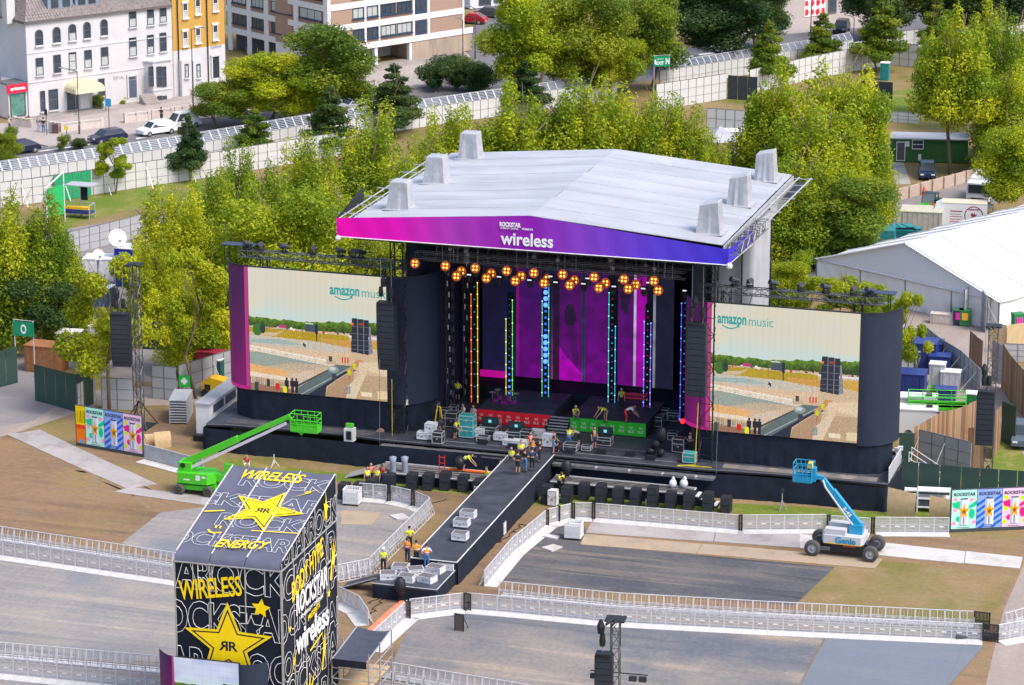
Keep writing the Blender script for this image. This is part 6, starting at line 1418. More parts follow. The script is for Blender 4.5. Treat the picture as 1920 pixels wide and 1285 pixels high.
def lobes_for(kind,seed):
    r=random.Random(seed); out=[]
    if kind=='plume':      # several pointed upright plumes, unit: height 1, width ~.55
        for i in range(13):
            a=i*2.4+r.uniform(-.3,.3); d=.02+.2*math.sqrt(i/13); h=r.uniform(.70,1.)-d*.85
            for q in range(4):
                f=q/3; z=.17+(h-.17)*f; w=(.115 if q<2 else .09 if q==2 else .05)*r.uniform(.85,1.15); out.append((math.cos(a)*d*(1-.15*f),math.sin(a)*d*(1-.15*f),z,w,w,(h-.1)*.19))
    elif kind=='tall':
        for i in range(12):
            a=i*2.4+r.uniform(-.3,.3); d=.02+.2*math.sqrt(i/12); h=r.uniform(.78,1.)-d*.8
            for q in range(4):
                f=q/3; z=.40+d*.25+(h-.40)*f; w=(.11 if q<2 else .085 if q==2 else .045)*r.uniform(.85,1.15); out.append((math.cos(a)*d*(1-.2*f),math.sin(a)*d*(1-.2*f),z,w,w,(h-.35)*.2))
    elif kind=='round':
        for i in range(22):
            a=r.uniform(0,6.28); z=r.uniform(.24,.9); d=.27*math.sqrt(max(.02,1-((z-.55)/.42)**2))*r.uniform(.45,1.0); w=r.uniform(.085,.15); out.append((math.cos(a)*d,math.sin(a)*d,z,w,w,w*.8))
        out.append((0,0,.55,.21,.21,.3))
    elif kind=='cone':
        for i in range(20):
            z=.24+.70*i/19; d=.24*(1-i/21)**.8*r.uniform(.35,.95); a=i*2.4+r.uniform(-.4,.4); w=.115*(1-i/26)*r.uniform(.8,1.2); out.append((math.cos(a)*d,math.sin(a)*d,z,w*1.2,w*1.2,w*.75))
        out.append((0,0,.93,.04,.04,.07))
    elif kind=='loose':
        for i in range(17):
            a=r.uniform(0,6.28); z=r.uniform(.30,.95); d=.24*math.sqrt(max(.03,1-((z-.55)/.45)**2))*r.uniform(.4,1.1); w=r.uniform(.055,.105); out.append((math.cos(a)*d,math.sin(a)*d,z,w,w,w*.9))
    elif kind=='bush':
        for i in range(14):
            a=r.uniform(0,6.28); d=r.uniform(0,.36); z=r.uniform(.25,.72); w=r.uniform(.13,.22); out.append((math.cos(a)*d,math.sin(a)*d,z,w,w,w))
    return out
def proto(kind,var):
    key=(kind,var)
    if key not in PROTO:
        n,s=dict(plume=(40000,.0083),tall=(34000,.0088),round=(42000,.0088),cone=(20000,.0105),loose=(19000,.0095),bush=(9000,.020))[kind]
        lb=lobes_for(kind,100+var*7+len(kind)); PROTO[key]=(leaf_cloud('crown',lb,n,s,var*13+5),trunk_mesh(1.,lb,.016 if kind!='cone' else .012,var))
    return PROTO[key]
TREES=0
def tree(u,vt,vb,wpx,kind,leaf,label,var=None,name=None,group=None,gz=0.):
    """(u,vt) tip and (.,vb) foot on the ground as seen; wpx crown width"""
    global TREES
    p=P(u,vb,gz); h=zat(p,vt)-gz; w=wpx/ppm(p); nat=dict(tall=.52,plume=.47,round=.60,cone=.55,loose=.50,bush=.95)[kind]
    cm,tm=proto(kind,(TREES%3) if var is None else var); k=w/nat
    nm=name or dict(poplar='poplar_tree',yellow='yellow_tree',broad='plane_tree',dark='dark_tree',lime='lime_tree')[leaf]
    t=thing(nm,label,'tree' if kind!='bush' else 'bush',p,rnd.uniform(0,6.28),group)
    c=link('crown',cm,t); c.scale=(k,k,h); 
    if len(cm.materials)==0: cm.materials.append(LM[leaf])
    recolour(c,LM[leaf]); tr=link('trunk',tm,t); tr.scale=(k*.92,k*.92,h*.93); TREES+=1; return t
T=tree
# left of the stage
T(32,338,655,150,'plume','poplar','tall green poplar at the far left edge, its left half',0); T(100,360,645,130,'plume','poplar','green poplar at the far left, right neighbour of the tallest one',1)
T(60,480,660,170,'round','dark','dark green lower tree under the poplars at the far left',1)
T(205,478,772,150,'loose','yellow','thin yellow-green tree behind the left poster board',0); T(185,560,700,100,'loose','yellow','small yellow-green tree left of the left loudspeaker mast',1)
T(330,322,600,140,'plume','yellow','bright yellow tree left of the big screen, upper',2); T(372,470,745,125,'loose','lime','yellow-green tree with slender trunk left of the left screen',2)
T(345,500,700,95,'plume','yellow','narrow yellow-green tree between mast and left screen',1)
T(520,345,640,215,'round','lime','broad rounded green tree behind the left screen',0); T(440,262,520,120,'plume','poplar','poplar with pointed tops left of the roof, leftmost of the row',1); T(510,285,540,120,'plume','poplar','poplar with pointed tops left of the roof, second of the row',2)
T(585,228,500,130,'plume','poplar','poplar with pointed tops left of the roof, third of the row',0); T(690,185,470,150,'plume','poplar','poplar with pointed tops just left of the stage roof',1); T(650,330,560,150,'plume','poplar','lower poplar right behind the left screen beside the roof',2)
T(600,400,600,140,'round','lime','rounded green tree between left screen and roof',2); T(700,420,590,100,'round','broad','green tree in the gap under the left roof corner',1)
T(755,270,500,120,'plume','poplar','poplar behind the left lift-head covers of the roof',2)
# behind the roof
T(845,172,450,135,'plume','lime','yellow-green poplar behind the left part of the roof',0); T(960,150,440,165,'plume','lime','wide yellow-green poplar behind the roof, left of centre',1); T(1105,112,430,160,'plume','poplar','tall poplar behind the middle of the roof',2); T(1040,170,430,120,'plume','poplar','poplar behind the roof, between two taller ones',0)
T(1225,150,430,120,'plume','poplar','tall poplar behind the roof, right of the middle',0); T(1300,195,430,120,'plume','lime','yellow-green poplar behind the right part of the roof',1); T(1180,180,420,90,'plume','lime','slim poplar behind the ridge of the roof',2); T(905,215,440,110,'plume','poplar','poplar just behind the rear left roof edge',2)
# right of the roof
T(1450,112,440,150,'plume','lime','yellow-green poplar right of the roof, leftmost of the cluster',1); T(1570,85,430,170,'plume','lime','tall poplar right of the roof, middle of the cluster',2); T(1520,165,470,190,'plume','poplar','large poplar at the right rear corner of the roof',0); T(1620,200,440,110,'plume','poplar','poplar at the right end of the cluster beside the cabin',1)
T(1570,325,500,190,'round','broad','dense rounded green tree right of the roof corner above the marquee',2,'broadleaf_tree')
T(1785,30,328,150,'tall','poplar','tall tree with bare lower trunk in front of the green cabin',0); T(1745,60,215,70,'tall','poplar','poplar behind the tall one by the green cabin',1); T(1885,0,300,130,'plume','poplar','tall poplar at the right edge, upper',2); T(1895,115,330,130,'plume','lime','poplar at the right edge, middle',1); T(1912,195,420,145,'round','lime','broad yellow-green tree at the right edge over the white truck',1,'broadleaf_tree')
T(1485,472,600,85,'round','lime','yellow-green bush-like tree behind the right screen, left one',0,'small_tree'); T(1570,505,620,110,'loose','lime','thin yellow-green sapling in front of the marquee',1,'small_tree'); T(1700,545,730,75,'loose','lime','thin leaning sapling beside the right screen edge',2,'small_tree'); T(1640,540,640,80,'loose','lime','thin sapling behind the right screen top truss',0,'small_tree')
# along the boundary and the street
T(215,257,365,62,'loose','lime','small yellow-green sapling in front of the white boundary panels',2,'small_tree'); T(356,212,340,80,'cone','dark','small dark tree before the white boundary panels',0,'young_tree'); T(480,203,300,90,'cone','broad','young dark tree by the boundary, left of the poplars',1,'young_tree'); T(620,160,290,105,'cone','dark','young dark conical tree by the boundary behind the poplars',2,'young_tree'); T(740,118,250,120,'cone','dark','young dark conical tree by the boundary left of the hedge',0,'young_tree')
T(12,238,320,60,'round','broad','green tree at the left edge in front of the street',0); T(412,140,240,120,'round','broad','rounded green street tree before the yellow brick house',1); T(500,90,235,150,'round','lime','yellow-green street tree before the brick flats',2); T(620,35,230,185,'round','broad','tall street tree in front of the corner of the brick flats',0); T(570,120,240,110,'round','lime','lower street tree between two taller ones before the brick flats',1)
T(985,-40,200,165,'round','lime','large yellow-green tree at the top centre, left one',2); T(1090,-40,190,160,'round','broad','large green tree at the top centre, second',0); T(1215,-50,170,150,'round','broad','large green tree at the top centre, above the exit sign',1); T(1345,-70,130,220,'round','dark','large dark green tree at the top, right of centre',2); T(1150,40,190,110,'round','lime','yellow-green tree between the large ones at the top centre',1)
T(985,112,215,95,'cone','dark','young dark conical tree right of the hedge',1,'young_tree'); T(1095,70,190,75,'cone','broad','young green conical tree under the large tree at top centre',2,'young_tree'); T(1440,38,165,90,'cone','broad','young dark conical tree on the boundary at upper right, left one',0,'young_tree'); T(1540,22,130,85,'cone','broad','young conical tree on the boundary at upper right, second',1,'young_tree'); T(1652,-10,135,110,'cone','broad','young layered tree with visible trunk above the black hoarding',2,'young_tree'); T(1755,-10,120,90,'cone','broad','young layered tree behind the tall poplars at upper right',0,'young_tree')
T(1420,-90,95,130,'round','dark','dark tree at the top edge right of centre, second',0); T(1650,-90,80,140,'round','dark','dark green tree at the top edge, upper right',1); T(1860,-110,90,180,'round','dark','dark green tree in the top right corner',2); T(1760,-110,80,160,'round','dark','dark green tree at the top edge beside the corner',0)
for i,(u,vb,w,vt) in enumerate(((815,168,80,108),(858,170,80,105),(900,176,90,112),(860,150,120,98))): T(u,vt,vb,w,'bush','dark','dark green shrub of the hedge below the brick flats, %s'%nth(i),i%3,'hedge_shrub','hedge below the brick flats')
for i,(u,vb,w,vt,lb) in enumerate(((120,283,30,248,'small shrub behind the boundary, left one'),(150,280,40,255,'small shrub behind the boundary, right one'),(185,205,26,172,'shrub in the hotel forecourt beside the awning'),(225,195,30,178,'orange-tinted shrub in the hotel forecourt'),(350,178,28,155,'yellow-green shrub before the yellow brick house'))): T(u,vt,vb,w,'bush',('broad','dark','broad','yellow','lime')[i],lb,i%3,'shrub')

# a second rank that closes the row behind the stage
k=0
for u,vt,vb,w in ((400,300,560,110),(470,330,580,120),(420,390,600,110),(480,430,620,120),(600,350,580,130),(690,350,560,120),(800,240,470,110),(1000,190,420,110),(1060,160,420,100),(1150,165,410,100),(1270,180,420,100),(1330,240,450,90)):
    T(u,vt,vb,w,'plume',('poplar','lime')[k%2],'poplar of the closed rear rank behind the stage, %s'%nth(k),k%3,group='rear rank of poplars behind the stage'); k+=1
for u,vt,vb,w,kk,lf,lb in ((1405,200,430,110,'plume','lime','bushy poplar at the left of the cluster right of the roof'),(1500,260,500,140,'plume','poplar','lower poplar of the cluster at the roof corner'),(1600,150,430,110,'plume','lime','slim poplar of the cluster near the black hoarding'),(1540,300,490,150,'round','broad','rounded green tree under the poplar cluster'),(1480,200,450,120,'plume','lime','poplar of the cluster close to the rear lift-head cover'),(10,400,650,100,'plume','poplar','green poplar cut by the left edge'),(130,440,650,90,'plume','poplar','slim green poplar at the right of the far left group'),(290,420,640,90,'plume','yellow','small yellow tree left of the bright one'),(400,560,700,80,'loose','lime','yellow-green sapling at the left screen flank'),(1460,480,590,70,'round','lime','green shrub-like tree beside the pale cladding'),(1920,60,300,110,'plume','lime','poplar cut by the right edge'),(1845,10,250,110,'tall','poplar','poplar behind the tall one, upper right')): T(u,vt,vb,w,kk,lf,lb)

for u,vt,vb,w,kk,lf,lb in ((1590,110,440,150,'round','lime','broad yellow-green crown in the middle of the cluster right of the roof'),(1470,165,450,150,'round','lime','broad yellow-green crown at the left of the cluster right of the roof'),(1530,215,470,170,'round','lime','broad yellow-green crown low in the cluster right of the roof')): T(u,vt,vb,w,kk,lf,lb)
# ================================================================ street
struct(sheet('street',[(-120,280),(-20,274),(90,274),(265,248),(330,228),(560,200),(900,146),(1100,112),(1300,88),(1500,62),(1700,20),(1990,-30),(1990,60),(1500,112),(1300,140),(900,196),(560,246),(330,276),(-120,345)],.012,roadm))
struct(sheet('side_street',[(868,150),(893,20),(905,-60),(1010,-60),(985,60),(1000,140)],.010,roadm)); struct(sheet('side_street',[(1480,70),(1540,20),(1620,-30),(1720,-50),(1640,30),(1600,60)],.010,roadm))
struct(sheet('pavement',[(-120,230),(60,232),(330,190),(560,160),(880,104),(900,146),(560,200),(330,228),(265,248),(90,274),(40,262),(-20,246),(-120,246)],.13,pavem,thick=1))
struct(sheet('forecourt',[(60,232),(55,214),(326,176),(425,160),(615,130),(868,94),(880,104),(560,160),(330,190)],.10,ground_mat('forecourt_paving',[(.30,.27,.26),(.25,.23,.22),(.36,.32,.3)],.3,bump=.05),thick=1))
struct(sheet('shop_pavement',[(1380,70),(1440,30),(1640,20),(1650,48),(1500,62)],.12,pavem,thick=1))
lw=mat('road_paint',(.68,.67,.66),.6,var=.15)
def mark(px): struct(sheet('road_marking',px,.02,lw))
for px in ([(55,268),(75,266),(76,268),(56,270)],[(20,258),(34,257),(35,259),(21,260)],[(255,259),(310,250),(311,252),(256,261)],[(1270,108),(1300,104),(1301,106),(1271,110)],[(1310,102),(1340,98),(1341,100),(1311,104)],[(60,285),(140,274),(140,275.5),(60,286.5)],[(150,272),(235,261),(235,262.5),(150,273.5)]): mark(px)
# ================================================================ facades
class Fac:
    """a flat facade whose foot runs from p0 to p1; local x along it, y into the building"""
    def __init__(s,u0,v0,u1,v1,z0=.1):
        s.p=P(u0,v0,z0); q=P(u1,v1,z0); d=q-s.p; s.L=d.length; s.rz=math.atan2(d.y,d.x); s.ex=d.normalized(); s.n=Vector((s.ex.y,-s.ex.x,0)); s.z0=z0
    def xz(s,u,v,off=0.):
        d=ray(u,v); o=Vector((0,0,CAM_H)); q=s.p+s.n*off; t=(q-o).dot(s.n)/d.dot(s.n); w=o+d*t-s.p; return w.dot(s.ex),w.z
panes=mat('window_glass',(.05,.065,.085),.12,var=.25,scale=1.5,spec=.6); blind=mat('window_blind',(.42,.45,.44),.6,var=.12,scale=3); 
def window(root,x,z,w,h,fr,y=0.,arch=False,sash=True,half=None,sill=True,surround=None,mull=1,top=None,seed=0):
    """x,z centre; proud surround with the pane set back in it"""
    t=.07; F=MB()
    if arch:
        n=8; R_=w/2; zc=z+h/2-R_
        ring=lambda r,yy:[(x+r*math.cos(math.pi*i/n),yy,zc+r*math.sin(math.pi*i/n)) for i in range(n+1)]
        for y0 in (y-.09,):
            o=ring(R_+.10,y0); i_=ring(R_-.0,y0); vs=o+i_; F.add(vs,[(k,k+1,n+2+k,n+1+k) for k in range(n)]); F.add(o+[(a,y,c) for a,_,c in o],[(k+1,k,n+1+k,n+2+k) for k in range(n)]); F.add(i_+[(a,y,c) for a,_,c in i_],[(k,k+1,n+2+k,n+1+k) for k in range(n)])
        F.bb(x-w/2-.10,x-w/2,y-.09,y,z-h/2,zc); F.bb(x+w/2,x+w/2+.10,y-.09,y,z-h/2,zc)
    else:
        F.bb(x-w/2-t,x-w/2,y-.09,y,z-h/2,z+h/2); F.bb(x+w/2,x+w/2+t,y-.09,y,z-h/2,z+h/2); F.bb(x-w/2-t,x+w/2+t,y-.09,y,z+h/2,z+h/2+t); F.bb(x-w/2-t,x+w/2+t,y-.09,y,z-h/2-t,z-h/2)
    if sash: F.bb(x-w/2,x+w/2,y-.05,y-.02,z-.035,z+.035)
    for k in range(1,mull): xx=x-w/2+w*k/mull; F.bb(xx-.03,xx+.03,y-.06,y-.02,z-h/2,z+h/2)
    f=F.build('window',fr,root); p=MB()
    if arch:
        vs=[(x-w/2,y-.02,z-h/2),(x+w/2,y-.02,z-h/2)]+[(x+R_*math.cos(math.pi*i/n),y-.02,zc+R_*math.sin(math.pi*i/n)) for i in range(n+1)]; p.poly(vs)
    else: p.poly([(x-w/2,y-.02,z-h/2),(x+w/2,y-.02,z-h/2),(x+w/2,y-.02,z+h/2),(x-w/2,y-.02,z+h/2)])
    p.build('pane',panes,f)
    if half: MB().poly([(x-w/2+.03,y-.026,z-h/2+.03),(x+w/2-.03,y-.026,z-h/2+.03),(x+w/2-.03,y-.026,z-h/2+h*half),(x-w/2+.03,y-.026,z-h/2+h*half)]).build('blind',blind,f)
    if sill: MB().bb(x-w/2-.18,x+w/2+.18,y-.26,y,z-h/2-t-.12,z-h/2-t).build('sill',root_sill,f)
    return f
stucco=mat('white_stucco',(.56,.55,.565),.7,var=.07,scale=.35); root_sill=stucco; slate=mat('roof_slate',(.24,.21,.205),.7,var=.3,scale=2.5); darkfr=mat('window_frame_dark',(.10,.11,.14),.5,var=0); whitefr=mat('window_frame_white',(.75,.75,.75),.5,var=0)
def tiles(root,p00,p10,p01,p11,rows,cols,m):
    """slate courses: overlapping strips with a small step, joined in one part"""
    b=MB(); p00,p10,p01,p11=map(Vector,(p00,p10,p01,p11)); n=(p10-p00).cross(p01-p00).normalized(); r=random.Random(3)
    if n.z<0: n=-n
    for j in range(rows):
        t0=j/rows; t1=(j+1.12)/rows; a0,a1=p00.lerp(p01,t0),p10.lerp(p11,t0); b0,b1=p00.lerp(p01,min(1,t1)),p10.lerp(p11,min(1,t1)); off=(j%2)*.5
        for i in range(cols):
            s0=(i+off)/cols+.004; s1=min(1,(i+1+off)/cols-.004)
            if s0>=1: continue
            up=n*(.05+r.uniform(0,.03)); q=[a0.lerp(a1,s0)+up,a0.lerp(a1,s1)+up,b0.lerp(b1,s1)+n*.005,b0.lerp(b1,s0)+n*.005]; b.add(q,[(0,1,2,3)])
    o=b.build('slates',m,root); o['kind']='stuff'; return o
# ---- white hotel terrace
F=Fac(55,219,326,181); ht=thing('white_terrace','white stuccoed terrace building with arched top-floor windows and slate roof','building',F.p,F.rz)
xe,ze=F.xz(54,43); ze=(F.xz(54,43)[1]+F.xz(326,6)[1])/2; HE=ze
b=MB(); b.bb(0,F.L,0,10,0,HE); b.build('wall',stucco,ht)
MB().bb(-.15,F.L,-.3,0,HE-.25,HE).bb(-.3,0,-.3,10,HE-.25,HE).build('eaves_cornice',mat('eaves_dark',(.14,.12,.12),.6),ht)
MB().bb(-.05,F.L,-.07,0,HE*.66,HE*.66+.12).build('string_course',stucco,ht); MB().bb(-.05,F.L,-.07,0,HE*.35,HE*.35+.14).build('string_course',stucco,ht)
tiles(ht,(-.2,-.2,HE+.02),(F.L,-.2,HE+.02),(3.2,5,HE+4.2),(F.L,5,HE+4.2),14,50,slate); tiles(ht,(-.2,10.2,HE+.02),(-.2,-.2,HE+.02),(3.2,5.2,HE+4.2),(3.2,5,HE+4.2),14,26,slate)
b=MB(); b.add([(-.1,-.1,HE),(F.L,-.1,HE),(F.L,5,HE+4.15),(3.2,5,HE+4.15),(-.1,10,HE),(F.L,10,HE)],[(0,1,2,3),(0,3,4),(3,2,5,4)]); b.build('roof',slate,ht)
dorm=mat('dormer_lead',(.20,.26,.33),.5,var=.15)
for u0,u1 in ((88,135),(140,182)):
    x0=F.xz(u0,15,-1.2)[0]; x1=F.xz(u1,10,-1.2)[0]; d=MB().bb(x0,x1,1.0,4.0,HE+.75,HE+3.0).build('dormer',dorm,ht)
    for k in range(2):
        xc=x0+(x1-x0)*(.28+.46*k); MB().bb(xc-.5,xc+.5,.93,1.,HE+1.1,HE+2.4).build('window',darkfr,d); MB().bb(xc-.43,xc+.43,.90,.95,HE+1.17,HE+2.33).build('pane',panes,d)
x,_=F.xz(28,15); MB().bb(-1.0,.1,2.6,3.8,HE-.5,HE+2.6).build('chimney',stucco,ht); MB().lathe([(.18,0),(.22,.5),(.15,.5)],c=(-.45,3.2,HE+2.6),n=8).build('chimney_pot',mat('terracotta',(.40,.22,.10),.7),ht)
k=0
for (u,v,w_,h_,ar,hf) in ((73,71,13,27,1,0),(106,66,13,27,1,.0),(135.5,61,13,28,1,.45),(163,57,12,28,1,.0),(195,52,12,28,1,0),(74,125,13,30,0,.5),(107,120,13,31,0,0),(136,115,13,31,0,.9),(165,111,13,31,0,.45),(196,106,13,32,0,.5),(248.5,35,13,29,0,.5),(282,31,12,29,0,.4),(305.5,27,12,28,0,.35),(249,88,13,32,0,.5),(282,83,12,32,0,.35),(305.5,79,12,32,0,.0),(80,190,8,36,0,0),(100,187,17,36,0,0),(190,164,11,30,0,0)):
    x,z=F.xz(u,v); s=ppm(F.p+F.ex*x); ww=w_/(s*.955); hh=h_/(s*.965); window(ht,x,z,ww,hh,darkfr,arch=bool(ar),half=hf or None,mull=2 if ww>1 else 1); k+=1
# bay with three tall lights, door and steps at its right
xb0=F.xz(270,150)[0]; xb1=F.xz(322,150)[0]; zb1=F.xz(295,113)[1]
b=MB(); b.prism([(xb0,0),(xb0+.7,-1.0),(xb1-.7,-1.0),(xb1,0)],0,zb1); b.prism([(xb0-.15,0),(xb0+.65,-1.15),(xb1-.65,-1.15),(xb1+.15,0)],zb1,zb1+.18); b.prism([(xb0-.1,0),(xb0+.68,-1.08),(xb1-.68,-1.08),(xb1+.1,0)],zb1-3.6,zb1-3.45); b.build('bay_window',stucco,ht)
for (u,w_) in ((283,9),(298,9),(307,9)):
    x,z=F.xz(u,144,1.0); window(ht,x,z,w_/15.5,2.4,darkfr,y=-1.0,sill=False)
for u in (299,308): x,z=F.xz(u,186,1.0); window(ht,x,z,.55,.7,darkfr,y=-1.0,sill=False,sash=False)
x,z=F.xz(248,160); dr=MB().bb(x-.75,x-.55,-.14,0,z-1.5,z+1.1).bb(x+.55,x+.75,-.14,0,z-1.5,z+1.1).bb(x-.8,x+.8,-.18,0,z+1.1,z+1.4).build('door_surround',stucco,ht); MB().bb(x-.5,x+.5,-.05,-.02,z-1.5,z+.65).bb(x-.45,x+.45,-.05,-.02,z+.72,z+1.05).build('door',mat('door_navy',(.09,.11,.16),.4),dr)
for k in range(5): MB().bb(x+.2,x+2.2,-1.5-k*.3,-1.2-k*.3,0,1.05-k*.2).build('entrance_step',pavem,ht)
# arched awning over the entrance
xa0=F.xz(120,150)[0]; xa1=F.xz(176,150)[0]; za=F.xz(148,165)[1]; aw=mat('awning_cream',(.62,.55,.36),.55,var=.1); n=10
b=MB(); b.grid(lambda u,v:(xa0+(xa1-xa0)*.5*(1-math.cos(math.pi*u)),-2.6*v,za-.2+1.35*math.sin(math.pi*u)**.7),12,3); a_=b.build('awning',aw,ht)
b=MB(); b.poly([(xa0+(xa1-xa0)*.5*(1-math.cos(math.pi*i/n)),-2.61,za-.2+1.35*math.sin(math.pi*i/n)**.7) for i in range(n+1)]); b.build('awning_front',mat('awning_panel',(.80,.72,.45),.5),a_)
MB().tube((xa0,-2.6,0),(xa0,-2.6,za),.05,5).tube((xa1,-2.6,0),(xa1,-2.6,za),.05,5).build('awning_post',darkfr,ht); MB().bb(xa0+.3,xa0+1.9,-.06,-.02,.1,2.8).build('entrance_glass',panes,ht); MB().bb(xa0+2.1,xa1-.3,-.06,-.02,.1,2.6).build('entrance_door',white,ht)
text('lettering','SPA',(F.xz(222,146)[0],-.03,F.xz(222,146)[1]),(1,0,0),(0,0,1),ht,mat('grey_letters',(.35,.34,.34),.6,var=0),fit=(1.5,.45),ext=.01)
# single-storey shop at its left end, with red sign
sh=thing('corner_shop','low white corner shop with red sign and green window beside the terrace','building',F.p,F.rz)
hs=F.xz(40,158)[1]; MB().bb(-2.6,-.02,.2,8,0,hs).build('wall',stucco,sh); MB().bb(-9,-2.62,2.5,12,0,hs*.9).build('side_wall',mat('side_stucco',(.62,.6,.61),.7,var=.06),sh)
b=MB(); b.add([(-9,2.4,hs*.9),(-2.0,2.4,hs*.9),(-1.,5.6,hs*1.35),(-9,5.6,hs*1.35),(-9,2.4,hs*.86),(-2.0,2.4,hs*.86)],[(0,1,2,3),(4,5,1,0)]); b.build('roof',mat('roof_dark',(.12,.125,.14),.6,var=.2),sh); MB().prism([(-2.7,.1),(0,.1),(0,3),(-2.7,3)],hs,hs+.15).build('roof_edge',mat('roof_dark',(.12,.125,.14),.6),sh)
sg=MB().bb(-2.85,-.1,-.12,.12,hs-.95,hs+.05).build('shop_sign',mat('sign_red',(.70,.02,.06),.45,var=0),sh); text('lettering','arizona',(-1.45,-.14,hs-.42),(1,0,0),(0,0,1),sg,wt,fit=(2.0,.42),bold=.03,ext=.01)
x0=-2.3; f=MB().bb(-2.4,-2.3,.08,.2,.3,hs-1.1).bb(-.45,-.35,.08,.2,.3,hs-1.1).bb(-2.4,-.35,.08,.2,.2,.32).build('shop_window',darkfr,sh); MB().poly([(-2.3,.15,.3),(-.45,.15,.3),(-.45,.15,hs-1.1),(-2.3,.15,hs-1.1)]).build('pane',mat('green_glass',(.10,.24,.20),.15,var=.3,scale=1.2,spec=.5),f)
# ---- yellow brick house
F2=Fac(327,181,424,166); yb=thing('yellow_brick_house','narrow yellow brick house with white ground floor right of the white terrace','building',F2.p,F2.rz)
ybm=mat('yellow_brick',(.50,.29,.07),.8,var=.16,scale=6.); H2=HE+1.5
zg=F2.xz(372,90)[1]; MB().bb(.02,F2.L,0,10,0,zg).build('ground_floor',stucco,yb); MB().bb(.02,F2.L,.02,10,zg,H2+4).build('wall',ybm,yb)
root_sill=whitefr
for (u,v) in ((347,20),(370.5,13),(403.5,7),(347,73),(371,67),(403.5,61)):
    x,z=F2.xz(u,v); window(yb,x,z,.62,1.75,whitefr,half=.45); MB().bb(x-.5,x+.5,-.12,0,z+.98,z+1.2).build('lintel',whitefr,yb)
for u in (350,372): x,z=F2.xz(u,133,.7); MB().bb(x-.75,x+.75,-.7,0,0,z+1.35).build('bay_window',stucco,yb); window(yb,x,z,.42,1.6,darkfr,y=-.7,half=.9)
x,z=F2.xz(404,122); d=MB().bb(x-.7,x-.5,-.15,0,z-1.6,z+1.1).bb(x+.5,x+.7,-.15,0,z-1.6,z+1.1).bb(x-.75,x+.75,-.2,0,z+1.1,z+1.3).build('door_surround',stucco,yb); MB().bb(x-.48,x+.48,-.05,-.02,z-1.6,z+1.1).build('door',mat('door_dark',(.03,.04,.05),.4),d)
x,z=F2.xz(405,88); text('lettering','QUEENS',(x,-.05,z),(1,0,0),(0,0,1),yb,mat('grey_letters',(.35,.34,.34),.6),fit=(1.6,.35),ext=.01)
for u in (333,388): x,_=F2.xz(u,60); MB().tube((x,-.12,.1),(x,-.12,H2+3),.07,6).build('drainpipe',blackm,yb)
# ---- brick flats on the corner
brick=mat('brown_brick',(.36,.245,.19),.85,var=.2,scale=8.); band=mat('white_concrete',(.70,.69,.71),.6,var=.07); bluefr=mat('frame_navy',(.03,.055,.10),.4,var=.1); conc=mat('stained_concrete',(.36,.29,.23),.8,var=.22,scale=.8,stretch=(1,1,.25))
FR=Fac(615,137,869,97); HB=17.
fl=thing('brick_flats','brown brick block of flats with white bands and navy windows behind the street trees','building',FR.p,FR.rz)
zb0=FR.xz(660,92)[1]; dz=FR.xz(660,92)[1]; st_=2.78
xa=FR.xz(773,80)[0]
MB().bb(0,FR.L,0,11,zb0,HB).build('wall',brick,fl); MB().bb(xa,FR.L+1.5,.0,11,0,zb0-.02).build('ground_wall',conc,fl); MB().bb(0,xa,4.5,11,0,zb0-.02).build('undercroft_wall',white,fl)
for u in (664,683.5,706,771): x,_=FR.xz(u,110); MB().bb(x-.25,x+.25,.05,.6,0,zb0).build('column',band,fl)
for k in range(6):
    z=zb0+k*st_; MB().bb(-.08,FR.L+(1.6 if k==0 else .08),-.09,.0,z-.28,z+.5).build('floor_band',band,fl)
for u,w_ in ((684.5,.32),(710.5,.25),(775,.32),(803,.4),(868,.3),(616,.55)): x,_=FR.xz(u,50); MB().bb(x-w_/2,x+w_/2,-.12,0,zb0,HB).build('upright_band',band,fl)
x0=FR.xz(778.5,40)[0]; x1=FR.xz(799.5,40)[0]; stp=MB().bb(x0,x1,-.06,-.0,zb0+.4,HB).build('stair_glazing',mat('navy_panel',(.045,.06,.11),.35,var=.1),fl)
for k in range(5): MB().bb(x0+.15,x1-.15,-.09,-.06,zb0+1.+k*st_,zb0+1.9+k*st_).build('pane',panes,stp)
root_sill=bluefr
for k in range(4):
    for (ua,ub,mu) in ((661,682,2),(687.5,708.5,2),(713.5,742,3),(744,772,3)):
        xa_=FR.xz(ua,50)[0]; xb_=FR.xz(ub,50)[0]; z=zb0+k*st_+1.75; window(fl,(xa_+xb_)/2,z,xb_-xa_-.2,1.25,bluefr,sash=False,mull=mu,sill=True,half=.95 if (k+mu)%3==0 else None)
# left wing of the flats
FLx=Fac(426,92,614,137.5); lf=thing('brick_flats_wing','left wing of the brown brick flats with white uprights and navy windows','building',FLx.p,FLx.rz)
MB().prism([(0,0),(FLx.L-.05,0),(FLx.L-3.2,3),(0,9)],zb0,HB).build('wall',brick,lf); MB().prism([(0,1.5),(FLx.L-2,1.5),(FLx.L-4.5,4),(0,9)],0,zb0).build('ground_wall',mat('dark_void',(.09,.09,.10),.7),lf)
for k in range(6): z=zb0+k*st_; MB().bb(-.05,FLx.L,-.09,0,z-.28,z+.5).build('floor_band',band,lf)
for u in (432,468,500,556,612): x,_=FLx.xz(u,40); MB().bb(x-.45,x+.45,-.14,0,0,HB).build('upright_band',band,lf)
for k in range(5):
    for ua,ub in ((436,464),(472,496),(508,550),(561,606)):
        xa_=FLx.xz(ua,40)[0]; xb_=FLx.xz(ub,40)[0]; window(lf,(xa_+xb_)/2,zb0+k*st_+1.8,max(.8,xb_-xa_-.5),1.25,bluefr,sash=False,mull=3,half=.95 if k%2 else None)
